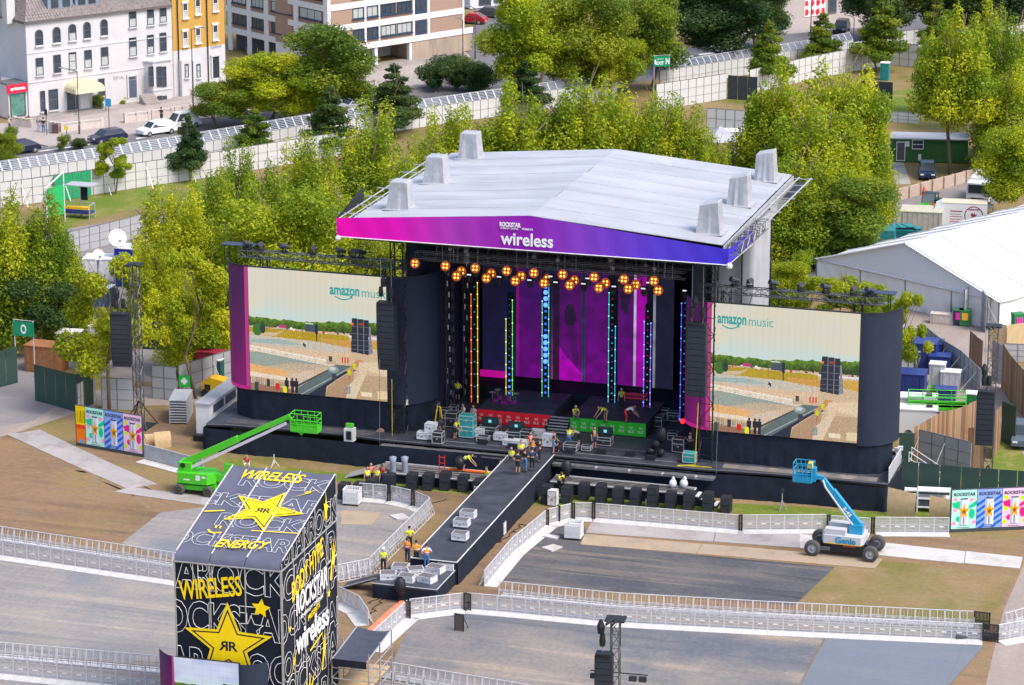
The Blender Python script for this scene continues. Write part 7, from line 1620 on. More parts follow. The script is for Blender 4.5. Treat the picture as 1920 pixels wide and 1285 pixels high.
# ---- shop with painted shutter and dark shopfront at the top right
FS=Fac(1440,44,1610,22); sp=thing('shopfront_building','building with red and white graffiti shutter and dark shopfronts at the top edge','building',FS.p,FS.rz)
MB().bb(0,FS.L,0,8,0,9).build('wall',mat('pale_render',(.42,.38,.37),.7,var=.1),sp); x0=FS.xz(1508,10)[0]; x1=FS.xz(1547,10)[0]; shp=MB().bb(x0,x1,-.06,0,.2,4.5).build('shutter',white,sp); redg=mat('graffiti_red',(.62,.02,.04),.5,var=.1)
r=random.Random(5)
for k in range(9):
    cx=x0+.4+(x1-x0-.8)*(k%4)/3; cz=.8+(k//4)*1.3; flat('painted_shape',[(r.uniform(.25,.5)*math.cos(a),r.uniform(.35,.6)*math.sin(a)) for a in np.linspace(0,6.28,7)[:-1]],(cx,-.07,cz),(1,0,0),(0,0,1),.012,shp,redg)
for ua,ub in ((1552,1568),(1578,1600)): xa_=FS.xz(ua,20)[0]; xb_=FS.xz(ub,20)[0]; f=MB().bb(xa_,xb_,-.08,0,.2,3.4).build('shopfront',darkfr,sp); MB().bb(xa_+.15,xb_-.15,-.11,-.08,.5,3.2).build('pane',panes,f)
FS2=Fac(893,16,985,8); sp2=thing('far_shop','pale shop with blue and white panels behind parked cars at the top edge','building',FS2.p,FS2.rz); MB().bb(-1,FS2.L,0,8,0,8).build('wall',mat('pale_render2',(.66,.66,.70),.7,var=.08),sp2); MB().bb(FS2.L*.35,FS2.L*.5,-.06,0,.5,3).build('poster_panel',mat('panel_blue',(.05,.12,.45),.5),sp2)
for ua,ub in ((.05,.3),(.6,.9)): f=MB().bb(FS2.L*ua,FS2.L*ub,-.05,0,.3,2.8).build('shopfront',darkfr,sp2); MB().bb(FS2.L*ua+.1,FS2.L*ub-.1,-.08,-.05,.5,2.6).build('pane',panes,f)
# ---- garden walls, lamps and street signs
gw=mat('wall_render',(.56,.49,.46),.75,var=.1,scale=1.5)
gi=0
for (a,b,h) in (((25,235),(60,240),1.0),((93,245),(112,248),1.0),((113,248),(194,238),1.0),((233,231),(283,225),1.1),((284,225),(326,219),1.1),((327,219),(362,213),1.1)):
    p,q=P(*a,.12),P(*b,.12); d=q-p; L=d.length; t=thing('garden_wall','low pink-white garden wall before the terrace, %s section'%nth(gi),'wall',(p+q)/2,math.atan2(d.y,d.x),'low garden walls before the terrace'); gi+=1
    MB().bb(-L/2,L/2,-.12,.12,0,h*.72).build('wall_base',gw,t)
    for x in (-L/2+.2,0,L/2-.2): MB().bb(x-.2,x+.2,-.17,.17,0,h*1.12).build('pier',gw,t)
    MB().bb(-L/2,L/2,-.15,.15,h*.95,h*1.05).build('coping',gw,t)
def lamp(u,v,vt,lab,arm=1.,thick=.075):
    p=P(u,v,.1); h=zat(p,vt); t=thing('street_lamp',lab,'street lamp',p,-STA,'street lamps'); MB().tube((0,0,0),(0,0,h),thick,7,r2=thick*.7).tube((0,0,0),(0,0,1.1),thick*1.5,7).build('post',mat('lamp_post_grey',(.07,.075,.085),.5),t)
    MB().tube((0,0,h),(-arm*.9,0,h+.3),.05,5).build('arm',mat('lamp_post_grey',(.07,.075,.085),.5),t); MB().box((-arm*1.15,0,h+.33),(.7,.22,.12)).build('lantern',mat('lantern_grey',(.30,.31,.33),.4),t)
lamp(149,252,136,'street lamp in front of the hotel awning',1.7); lamp(363,216,57,'tall street lamp before the yellow brick house',-1.3); lamp(891,110,18,'street lamp at the right end of the brick flats',.8); lamp(868,112,40,'shorter grey lamp post left of the side street',.6); lamp(1520,64,-20,'street lamp in front of the graffiti shutter',.8); lamp(1600,92,36,'black lamp post behind the boundary at upper right',.5)
def post_sign(u,v,vt,lab,w,h,m,cat='sign',nm='street_sign',txt=None):
    p=P(u,v,.12); z=zat(p,vt); t=thing(nm,lab,cat,p,-STA); MB().tube((0,0,0),(0,0,z),.05,6).build('post',darkfr,t); s=MB().bb(-w/2,w/2,-.09,-.05,z-h,z).build('sign_plate',m,t)
    if txt: text('lettering',txt,(0,-.1,z-h/2),(1,0,0),(0,0,1),s,wt,fit=(w*.7,h*.4),bold=.02,ext=.004)
post_sign(205,246,187,'blue square street sign on a thin post before the forecourt',.75,.95,mat('sign_blue',(.03,.30,.62),.5,var=0)); post_sign(125,252,238,'small yellow plate on a post at the kerb',.5,.5,mat('sign_yellow',(.75,.6,.03),.5,var=0)); post_sign(88,254,207,'black-headed signal post beside two pedestrians',.35,.7,blackm,'traffic light','signal_post'); post_sign(361,195,170,'small red and white sign on a post before the garden',.4,.9,mat('sign_pink',(.7,.35,.35),.5))
tag(MB().bb(-.35,.35,-.3,.3,0,1.0).bb(-.38,.38,-.33,.33,1.0,1.1).build('litter_bin',mat('bin_brown',(.10,.06,.06),.5)),'brown litter bin against the low garden wall','bin').location=P(104,250,.12)
# ================================================================ boundary and site fences
fpan=mat('white_hoarding',(.56,.565,.57),.6,var=.06,scale=.7); fpan2=mat('grey_hoarding',(.40,.41,.44),.55,var=.1,scale=.7); green_h=mat('green_hoarding',(.035,.072,.060),.55,var=.22,scale=.5); bright_g=mat('green_panel',(.02,.30,.13),.5,var=.15); post_m=mat('fence_post',(.19,.19,.20),.5,.3); wood=[mat('timber_%d'%i,c,.75,var=.2,scale=3,stretch=(3,3,.4)) for i,c in enumerate(((.27,.155,.085),(.33,.205,.12),(.22,.125,.075),(.37,.25,.155)))]
def fence(name,lab,px,h,m,pw=1.2,base_z=0.,top=False,rails=(.33,.66),cat='fence',special=None,mesh_top=None,posts=True,brace=None,back=None,group=None):
    """px: foot of the fence (or its top edge when top=True)"""
    pts=[P(u,v,h if top else base_z) for u,v in px]; pts=[Vector((p.x,p.y,0)) for p in pts]; root=thing(name,lab,cat,pts[0],0,group); o=pts[0]; k=0; cache={}
    for a,b in zip(pts,pts[1:]):
        L=(b-a).length; n=max(1,round(L/pw)); d=(b-a)/L; ang=math.atan2(d.y,d.x); w=L/n
        for i in range(n):
            mm=special(k) if special else m; key=(round(w,3),mm.name)
            if key not in cache: cache[key]=MB().bb(-w/2+.03,w/2-.03,-.02,.02,.04,h).mesh('panel',mm)
            c=link('panel',cache[key],root); c.location=a+d*(w*(i+.5))-o; c.rotation_euler=(0,0,ang)
            if posts:
                if 'post%.3f'%w not in cache:
                    q=MB(); q.bb(-.03,.03,-.05,.045,0,h+.03)
                    for r_ in rails: q.bb(.03,w-.03,-.035,-.021,h*r_-.018,h*r_+.018)
                    q.bb(.03,w-.03,-.04,.04,h,h+.05); cache['post%.3f'%w]=q.mesh('post',post_m)
                c=link('post',cache['post%.3f'%w],root); c.location=a+d*(w*i)-o; c.rotation_euler=(0,0,ang)
            if mesh_top:
                if 'mt%.3f'%w not in cache:
                    q=MB(); 
                    for x in (-w/2+.03,w/2-.03): q.tube((x,0,h),(x,mesh_top*.8,h+mesh_top),.03,4)
                    q.tube((-w/2,mesh_top*.8,h+mesh_top),(w/2,mesh_top*.8,h+mesh_top),.035,4); q.tube((-w/2,0,h+.05),(w/2,0,h+.05),.035,4); cache['mt%.3f'%w]=q.mesh('top_frame',alu)
                    q=MB(); 
                    for j in range(6): t0=j/6+.03; t1=(j+.62)/6; q.add([(-w/2+.05,mesh_top*.8*t0,h+mesh_top*t0),(w/2-.05,mesh_top*.8*t0,h+mesh_top*t0),(w/2-.05,mesh_top*.8*t1,h+mesh_top*t1),(-w/2+.05,mesh_top*.8*t1,h+mesh_top*t1)],[(0,1,2,3)])
                    cache['mm%.3f'%w]=q.mesh('top_mesh',mat('mesh_blue_grey',(.23,.26,.32),.5,.2))
                c=link('top_frame',cache['mt%.3f'%w],root); c.location=a+d*(w*(i+.5))-o; c.rotation_euler=(0,0,ang); link('top_mesh',cache['mm%.3f'%w],c)
            if brace and k%brace==0:
                if 'br' not in cache: q=MB(); q.tube((0,-.02,h*.8),(0,-1.5,.03),.035,4); cache['br']=q.mesh('brace',alu)
                c=link('brace',cache['br'],root); c.location=a+d*(w*i)-o; c.rotation_euler=(0,0,ang)
            k+=1
    return root
fence('boundary_fence','outer white boundary fence with slanted mesh top along the street, left part',[(-30,327),(195,295),(320,277),(447,256),(570,235),(700,217),(800,202)],2.3,fpan,pw=1.15,top=True,rails=(.5,),mesh_top=1.0)
fence('boundary_fence','outer white boundary fence with mesh top behind the hedge and poplars',[(800,202),(915,186),(1060,166),(1157,155)],2.3,fpan,pw=1.15,top=True,rails=(.5,),mesh_top=.9)
fence('boundary_fence','outer white boundary fence with mesh top right of the green exit sign',[(1237,134),(1407,107),(1520,90),(1600,75)],2.3,fpan,pw=1.15,top=True,rails=(.5,),mesh_top=.9)
fence('boundary_fence','outer white boundary fence at the upper right behind the layered trees',[(1600,80),(1700,58),(1840,42),(1960,22)],2.6,fpan,pw=1.3,top=True,rails=(.5,))
gsel=lambda k: bright_g if 15<=k<=18 else fpan
fence('inner_fence','inner white panelled fence on the grass verge, with green gate panels, left side',[(-40,396),(102,377),(175,366),(275,350),(395,333),(520,312),(640,293)],2.75,fpan,pw=1.25,special=lambda k: bright_g if False else fpan,brace=4)
fence('green_gate_panels','bright green panels in the inner white fence beside the small booth',[(103,378.5),(172,368)],2.85,bright_g,pw=1.2,brace=None,cat='gate')
fence('inner_fence','inner white panelled fence behind the poplars, upper right',[(1230,207),(1290,198),(1362,186)],3.2,fpan,pw=1.25,brace=None); fence('inner_fence','inner white panelled fence behind the right poplars',[(1405,176),(1520,150),(1600,134),(1670,122),(1720,128),(1790,116)],3.0,fpan,pw=1.3)
fence('black_hoarding','black hoarding at the end of the inner fence behind the poplars',[(1364,186),(1420,190)],3.0,mat('black_hoarding',(.035,.042,.052),.6,var=.15),pw=1.3,posts=False); fence('black_hoarding','tall black hoarding right of the poplar cluster beside the grass',[(1610,200),(1645,203),(1673,205)],3.3,mat('black_hoarding',(.035,.042,.052),.6),pw=1.3,posts=False)
fence('inner_fence','short white fence before the pale booths behind the roof',[(1325,257),(1395,262)],3.4,fpan,pw=1.25); fence('inner_fence','white fence panels behind the green cabin',[(1664,229),(1722,233)],1.3,fpan,pw=1.3)
fence('yard_fence','pale panel fence behind the satellite dish, left',[(130,478),(225,455),(265,444)],2.3,fpan2,pw=1.3)
# left hoardings
fence('green_hoarding','dark green hoarding at the far left edge',[(-30,735),(34,718)],3.2,green_h,pw=1.3,posts=False); fence('green_hoarding','dark green angled hoarding left of the poster board',[(66,752),(145,773),(176,757)],3.2,green_h,pw=1.35,posts=False,special=lambda k: green_h)
fence('white_backed_panel','white-backed panel at the end of the dark green hoarding',[(146,774),(180,752)],2.4,fpan,pw=.6,rails=(.5,))
fence('grey_panel_fence','grey panels behind the thin tree and left mast',[(192,768),(250,770)],2.7,fpan2,pw=1.2); fence('grey_panel_fence','grey steel gate panels left of the first aid sign',[(286,747),(332,752)],2.9,fpan2,pw=1.0); fence('grey_panel_fence','grey panel fence between the first aid sign and the left screen',[(336,748),(380,735),(440,716)],2.9,fpan2,pw=1.2,brace=3)
# right hoardings
fence('green_hoarding','long dark green hoarding behind the right poster board',[(1688,937),(1720,940),(1800,948),(1940,958)],3.05,green_h,pw=1.3,posts=False)
fence('green_hoarding','dark green hoarding leaf beside the wooden fence at the right edge',[(1876,828),(1903,840)],3.4,green_h,pw=1.3,posts=False); fence('green_hoarding','short dark green hoarding behind the right wing stairs',[(1684,872),(1714,872)],2.6,green_h,pw=1.3,posts=False)
fence('steel_panel_fence','grey steel panel fence inside the wooden enclosure at right',[(1722,868),(1770,880),(1820,893)],2.7,fpan2,pw=1.25,brace=2,top=False)
fence('steel_panel_fence','long grey panel fence running from the marquee to the right mast',[(1736,660),(1760,680),(1800,705),(1838,742)],2.2,fpan2,pw=1.25,brace=2); fence('steel_panel_fence','tall grey panel fence at the marquee corner',[(1806,612),(1828,600),(1848,625)],3.4,fpan2,pw=1.1); fence('steel_panel_fence','grey braced panel fence in front of the marquee side',[(1850,620),(1880,605),(1912,600)],3.0,fpan2,pw=1.2,brace=2); fence('steel_panel_fence','grey panels right of the mast below the plywood wall',[(1860,708),(1880,722)],3.3,fpan2,pw=1.1); fence('steel_panel_fence','low grey panels at the right edge behind the timber fence',[(1880,678),(1935,680)],1.6,fpan2,pw=1.3)
def timber(lab,px,h,pw=.24,m=None):
    pts=[P(u,v,0) for u,v in px]; root=thing('timber_fence',lab,'fence',pts[0],0); o=pts[0]; r=random.Random(lab)
    ms=[MB().bb(-pw/2+.008,pw/2-.008,-.02,.02,0,1.).mesh('plank',w_) for w_ in (m or wood)]
    for a,b in zip(pts,pts[1:]):
        L=(b-a).length; n=max(1,round(L/pw)); d=(b-a)/L; ang=math.atan2(d.y,d.x); w=L/n
        for i in range(n):
            c=link('plank',r.choice(ms),root); c.location=a+d*(w*(i+.5))-o+Vector((-d.y,d.x,0))*r.uniform(-.012,.012); c.rotation_euler=(0,0,ang); c.scale=(1,1,h+r.uniform(-.03,.03))
    return root
timber('orange-brown timber fence curving below the green scissor lift',[(1713,870),(1760,842),(1800,832),(1842,812)],3.0); timber('brown timber fence behind the right mast, lower part',[(1812,885),(1842,888)],3.6); timber('brown timber fence right of the mast beside the lane',[(1860,862),(1874,842)],3.6)
timber('tall dark brown timber fence left of the mast top',[(1816,690),(1826,700),(1840,712)],3.4); timber('curved reddish timber fence at the right edge',[(1877,727),(1893,752),(1925,790)],3.9)
ply2=[mat('plywood_pale',(.52,.38,.22),.7,var=.1)]
timber('pale plywood wall at the right edge below the bins',[(1856,660),(1888,664),(1925,658)],2.6,1.3,ply2)
# bent plywood sheets
def bent(lab,px,h,curve,nm='plywood_sheet'):
    p,q=P(*px[0],0),P(*px[1],0); d=q-p; L=d.length; t=thing(nm,lab,'board',p,math.atan2(d.y,d.x)); b=MB(); b.grid(lambda u,v:(L*u,-curve*math.sin(math.pi*v*.5+.2)*(1-v*.4)+.25*v,h*v*(1-.12*u)),8,6); b.grid(lambda u,v:(L*u,.03-curve*math.sin(math.pi*v*.5+.2)*(1-v*.4)+.25*v,h*v*(1-.12*u)),8,6); b.build('sheet',plyw,t,True); return t
bent('bent plywood sheet leaning beside the right end of the stage skirt',[(1664,966),(1716,973)],2.2,.5); bent('bent plywood sheet leaning left of the right poster board',[(1742,972),(1782,976)],1.8,.4); bent('bent plywood sheet right of the left poster board, front one',[(289,845),(320,838)],1.5,.4); bent('bent plywood sheet right of the left poster board, rear one',[(270,842),(292,838)],1.2,.3)
def rack(lab,u,v,w,d,h,rz=0):
    t=thing('metal_rack',lab,'rack',P(u,v,0),rz); b=MB()
    for x in (-w/2,w/2):
        for y in (-d/2,d/2): b.bb(x-.05,x+.05,y-.05,y+.05,0,h)
    b.build('rack_post',white,t)
    for z in (.35,h*.6,h-.08): MB().bb(-w/2,w/2,-d/2,d/2,z,z+.09).build('shelf',white,t)
    MB().bb(-w/2+.15,w/2-.2,-d/2+.1,d/2-.1,.45,h*.55).build('stored_boxes',mat('box_dark',(.07,.08,.11),.6,var=.3),t)
rack('white metal rack before the green hoarding, right of the stage',1750,958,2.4,1.0,1.7,-.15); rack('small dark rack case behind the leaning plywood',1707,948,.9,.7,1.3,-.15)
# end rail and stairs at the right wing of the stage
t=stagething('stage_rail','grey panelled rail at the right end of the stage wing','rail',25.55,2.6,DZ)
b=MB(); b.bb(-.03,.03,-1.6,3.4,.05,1.15); b.build('rail_panel',fpan2,t); MB().tube((0,-1.6,1.2),(0,3.4,1.2),.04,5).tube((0,-1.6,0),(0,-1.6,1.2),.04,5).tube((0,3.4,0),(0,3.4,1.2),.04,5).build('rail_tube',alu,t)
t=stagething('access_stairs','white handrailed stairs leading down behind the right stage wing','stairs',26.2,6.5,0)
for k in range(7): MB().bb(.3+k*.42,.7+k*.42,-.6,.6,1.9-k*.27,1.97-k*.27).build('step',steel,t)
for y in (-.6,.6): MB().tube((0,y,3.1),(3.6,y,1.0),.035,5).tube((0,y,2.6),(3.6,y,.5),.03,5).tube((0,y,2),(0,y,3.1),.035,5).tube((1.8,y,.9),(1.8,y,2.05),.035,5).build('handrail',white,t)
t=stagething('wing_clutter','tangle of white cases and stands behind the right screen corner','equipment',24.4,6.2,DZ)
r=random.Random(2)
for k in range(9): MB().box((r.uniform(-1,1.),r.uniform(-.6,.6),.2+r.random()*1.4),(.25+r.random()*.3,.25,.3),rz=r.random()).build('equipment_box',(casew,casem,alu)[k%3],t)
# loading ramp with white parapet at the left wing
t=stagething('loading_wall','white parapet wall with dark framed panels at the left end of the stage','wall',-29.9,2.6,0)
MB().bb(-.75,.45,-.3,12,0,2.9).build('wall',white,t); MB().bb(-.85,.55,-.4,12,2.9,3.05).build('coping',tarpw,t)
for k in range(4): f=MB().bb(.46,.5,.2+k*2.6,2.6+k*2.6,2.05,2.85).build('panel_frame',white,t); MB().bb(.5,.53,.3+k*2.6,2.5+k*2.6,2.12,2.78).build('dark_panel',mat('navy_panel',(.045,.06,.11),.35),f)
MB().bb(-.8,.5,-.9,-.3,.0,.5).build('ramp_foot',blackm,t)
# ================================================================ poster boards
def poster(kind):
    bgc=dict(mint=(176,236,218),blue=(140,166,232),pink=(238,196,226),yellow=(244,206,12))[kind]
    r=Ras(40,56,bgc) if kind!='yellow' else Ras(20,56,bgc); rs=np.random.RandomState(len(kind))
    if kind=='yellow':
        r.rect(0,.52,1,1,(236,120,24)); r.rect(0,.5,1,.6,(226,70,30)); r.rect(.3,.9,.7,1,(90,160,220))
        for k in range(5): r.rect(.15+.18*k,.12,.22+.18*k,.45,(96,84,10))
        return r
    A_,B_=dict(mint=((20,196,132),(240,160,190)),blue=((20,96,206),(160,150,232)),pink=((230,40,130),(196,226,20)))[kind]
    if kind=='blue':
        for k in range(5): y=.25+.16*k; r.poly([(0,y+.12),(.45,y-.08),(.45,y),(0,y+.2)],A_); r.poly([(.6,y+.05),(1,y-.12),(1,y-.05),(.6,y+.13)],A_)
    else:
        r.poly([(0,.34),(.3,.28),(.42,.5),(.1,.48)],A_); r.disc(.82,.62,.12,.13,A_); r.poly([(.6,.45),(1,.28),(1,.4),(.65,.52)],A_); r.disc(.28,.75,.1,.08,A_)
        for x,y in ((.14,.24),(.8,.26),(.14,.52),(.1,.86),(.92,.84)): r.disc(x,y,.10,.055,B_)
    r.rect(.33,.24,.68,.92,(206,212,224)); r.rect(.33,.24,.40,.92,(170,178,196)); r.rect(.60,.24,.68,.92,(236,238,244)); r.rect(.36,.215,.65,.25,(70,76,96)); r.rect(.36,.91,.65,.935,(90,96,112)); r.rect(.48,.7,.53,.9,(120,120,150))
    pts=[(.505+.24*(1 if k%2==0 else .42)*math.sin(math.pi*k/5),.56-.22*(1 if k%2==0 else .42)*math.cos(math.pi*k/5)) for k in range(10)]; r.poly(pts,(222,164,10)); r.disc(.505,.57,.07,.05,(150,96,8)); r.rect(.25,.965,.75,.975,(90,90,110)); return r
pm_=attr_mat('poster_print',emitting=False,rough=.45)
PR={k:poster(k) for k in ('mint','blue','pink','yellow')}
def board(lab,u0,v0,vt0,u1,v1,vt1,plan):
    p,q=P(u0,v0,0),P(u1,v1,0); d=q-p; L=d.length; h=(zat(p,vt0)+zat(q,vt1))/2; t=thing('poster_board',lab,'poster board',p,math.atan2(d.y,d.x)); z0=.28
    MB().bb(-.06,L+.06,.0,.14,.0,h+.04).build('board_back',mat('board_dark',(.05,.065,.075),.6),t); x=0; tot=sum(w_ for _,w_ in plan)
    for kd,w_ in plan:
        x1=x+L*w_/tot; o=link('poster',PR[kd].mesh('poster',lambda a,b_,x=x,x1=x1:(x+.02+(x1-x-.04)*a,-.012,h-(h-z0)*b_),pm_),t); o['label']={'mint':'mint green poster with a silver drink can','blue':'blue striped poster with a silver drink can','pink':'pink dotted poster with a silver drink can','yellow':'narrow yellow and orange poster'}[kd]
        if kd!='yellow': text('lettering','ROCKSTAR',((x+x1)/2,-.03,h-(h-z0)*.11),(1,0,0),(0,0,1),o,mat('print_dark',(.05,.07,.12),.5,var=0),fit=((x1-x)*.86,(h-z0)*.085),bold=.04,shear=.15,ext=.003)
        x=x1
    for xx in np.linspace(.3,L-.3,4): MB().tube((xx,.15,h*.8),(xx,1.4,.03),.04,4).build('brace',steel,t)
board('poster board with yellow, mint, blue and pink can posters at the left',144,836,758,268,858,783,[('yellow',.52),('mint',1),('blue',1),('pink',1)]); board('poster board with mint, blue and pink can posters at the right edge',1782,999,920,1924,993,914,[('mint',1),('blue',1),('pink',1)])
# ================================================================ marquee
M=Fac(1530,540,1871,621,0.); mq=thing('white_marquee','large white marquee with grey gable and bright roof at the right edge','marquee',M.p,M.rz)
pvcw=mat('marquee_pvc',(.72,.715,.74),.4,var=.04,scale=.4); pvcr=mat('marquee_roof_pvc',(.80,.80,.80),.4,var=.04,scale=.3); W_=M.L; he=(M.xz(1530,494)[1]+M.xz(1870,555)[1])/2; ha=M.xz(1700,456)[1]; Dm=42.
for k in range(4):
    x0=W_*k/4+.04; x1=W_*(k+1)/4-.04; b=MB(); b.grid(lambda u,v:(x0+(x1-x0)*u,.03-.10*math.sin(u*9+k)*math.sin(u*math.pi)*(1-v)+.05*math.sin(u*21+v*6),.02+(he-.1)*v),14,6); b.build('wall_sheet',pvcw,mq,True)
b=MB(); b.add([(0,0,he),(W_,0,he),(W_/2,0,ha)],[(0,1,2)]); b.build('gable',mat('gable_grey',(.70,.71,.76),.45,var=.04),mq)
for k in range(9):
    y0=Dm*k/9; y1=Dm*(k+1)/9-.05
    for s in (0,1):
        xa,xb=((-.25,W_/2),(W_+.25,W_/2))[s]; b=MB(); b.grid(lambda u,v:(xa+(xb-xa)*u,y0-(.3 if k==0 else 0)+(y1-y0+(.3 if k==0 else 0))*v,he-.05+(ha-he+.05)*u-.10*math.sin(math.pi*v)),6,5); b.build('roof_sheet',pvcr,mq,True)
b=MB()
for k in range(10): y=Dm*k/9-.02; b.tube((-.25,y,he),(W_/2,y,ha+.05),.07,4); b.tube((W_+.25,y,he),(W_/2,y,ha+.05),.07,4)
b.tube((W_/2,-.3,ha+.04),(W_/2,Dm,ha+.04),.09,5); b.build('roof_beam',mat('beam_grey',(.58,.58,.62),.5),mq)
b=MB(); b.tube((0,-.05,he),(W_,-.05,he),.09,5)
b.build('eaves_beam',mat('beam_grey',(.58,.58,.62),.5),mq)
for k in range(5): MB().bb(W_*k/4-.06,W_*k/4+.06,-.04,.08,0,he).build('wall_post',mat('post_grey',(.20,.2,.22),.5),mq)
for k in range(9): b=MB(); b.grid(lambda u,v:(W_+.03*math.sin(u*12),Dm*(k+u)/9+.02,.02+(he-.05)*v),8,2); b.build('wall_sheet',pvcw,mq,True)
# ================================================================ cabin, booths, bins, containers
C_=Fac(1669,303,1814,306); cb=thing('green_cabin','dark green site cabin with white roof, door and window behind the tall tree','cabin',C_.p,C_.rz); hc=C_.xz(1740,262)[1]; gcm=mat('cabin_green',(.035,.12,.035),.6,var=.15)
MB().bb(0,C_.L,0,3.2,0,hc).build('wall',gcm,cb); MB().bb(-.1,C_.L+.1,-.15,3.4,hc,hc+.12).build('roof',tarpw,cb); x,z=C_.xz(1689,283); d=MB().bb(x-.5,x+.5,-.05,0,.1,2.3).build('door',whitefr,cb); MB().bb(x-.42,x+.42,-.08,-.05,.2,2.2).build('door_opening',mat('dark_void',(.09,.09,.10),.7),d); x,z=C_.xz(1721,271); window(cb,x,z,1.15,.95,whitefr,sill=False); x,z=C_.xz(1701,270); MB().bb(x-.25,x+.25,-.04,0,z-.3,z+.3).build('notice',white,cb); MB().bb(C_.L*.36,C_.L*.4,-.04,0,.2,.9).build('notice',white,cb)
def wbin(u,v,lab,m,lid,h=1.25,rz=-.2,w=.65,lblm=None):
    t=thing('wheelie_bin',lab,'bin',P(u,v,0),rz,'wheeled bins'); MB().box((0,0,h*.5),(w,.65,h*.9),taper=1.12).build('bin_body',m,t); MB().bb(-w*.6,w*.6,-.4,.4,h*.95,h*1.02).build('lid',lid,t)
    if lblm: MB().bb(-w*.3,w*.3,-.4,-.37,h*.4,h*.85).build('label_panel',lblm,t)
    MB().tube((-w*.4,.3,.08),(w*.4,.3,.08),.08,7).build('wheels_axle',rubber,t)
pk=emit('pink_label',(0,0,0),0.,(.75,.02,.40)); orl=mat('orange_label',(.85,.45,.04),.5,var=0); bink=mat('bin_dark',(.03,.035,.06),.5); bing=mat('bin_green',(.04,.22,.08),.5)
wbin(1704,303,'dark bin with pink label before the green cabin',bink,bink,1.3,0,.8,pk); wbin(1716,303,'dark grey bin right of the pink-labelled one at the cabin',bink,bink,1.3,0,.7); wbin(1797,610,'dark bin with pink label at the marquee wall',bink,bing,1.5,-.2,.9,pk); wbin(1809,611,'green bin with orange label at the marquee wall',bing,bing,1.5,-.2,.9,orl); wbin(1907,632,'green bin with pink label above the plywood wall, right edge',bing,bing,2.2,.3,.9,pk)
def box_thing(nm,cat,lab,u,v,w,d,h,m,rz=-STA,roof=None,z=0.,extra=None,group=None):
    t=thing(nm,lab,cat,P(u,v,z),rz,group); b=MB().bb(-w/2,w/2,-d/2,d/2,0,h).build('shell',m,t)
    MB().bb(-w/2-.05,w/2+.05,-d/2-.05,d/2+.05,h,h+.08).build('roof',roof or m,t)
    MB().bb(-w*.3,w*.3,-d/2-.03,-d/2,.15,h*.85).build('door',m,t)
    rb=MB()
    for k in range(max(2,int(w/.5))): x=-w/2+w*(k+.5)/max(2,int(w/.5)); rb.bb(x-.04,x+.04,-d/2-.05,-d/2-.001,.1,h-.05)
    rb.build('rib',m,t); return t
teal_=mat('toilet_teal',(.02,.20,.20),.5,var=.1); bluec=mat('cabin_blue',(.025,.045,.19),.45,var=.15); redc=mat('cabin_red',(.30,.02,.05),.5,var=.1); greyc=mat('cabin_grey',(.45,.46,.5),.5,var=.1)
box_thing('portable_toilet','portable toilet','teal portable toilet with white roof above the black hoarding',1659,150,1.1,1.1,2.2,teal_,roof=white); box_thing('portable_toilet','portable toilet','dark teal portable toilet with white roof behind the left screen',407,722,1.2,1.2,2.3,mat('toilet_dark',(.02,.10,.11),.5,var=.1),roof=white); box_thing('red_container','container','dark red container behind the teal toilet, left of the screen',400,712,2.6,1.2,2.5,redc,roof=redc)
for i,(u,v,w,d,h,m,l) in enumerate(((1728,690,2.6,2.2,2.4,bluec,'blue site cabin among the gear right of the stage, largest'),(1708,745,2.4,2.0,2.2,bluec,'blue site cabin beside the right screen edge, nearest'),(1745,680,2.0,1.8,1.9,bluec,'blue box container behind the grey fence'),(1762,700,1.8,1.4,1.6,bluec,'low blue container right of the largest one'),(1700,690,2.4,1.6,1.7,greyc,'grey flat-roofed container behind the right screen'),(1712,655,2.,1.5,1.6,bluec,'small blue container farthest back right of the screen'),(1757,722,1.3,1.1,1.9,greyc,'white open cabinet among blue containers, left'),(1782,726,1.6,1.1,1.4,greyc,'white open cabinet among blue containers, right'),(1770,752,1.9,1.2,1.1,bluec,'low blue box behind the scissor lift'),(1822,790,1.1,1.,2.4,mat('cabin_green2',(.03,.20,.06),.5),'green box column left of the right mast'))):
    box_thing('site_container','container',l,u,v,w,d,h,m,rz=-.25,roof=m if m is bluec else white,group='containers right of the stage')
box_thing('concrete_block','block','pale concrete block at the foot of the marquee wall',1768,607,2.2,.8,.9,mat('pale_concrete',(.50,.44,.40),.8,var=.1))
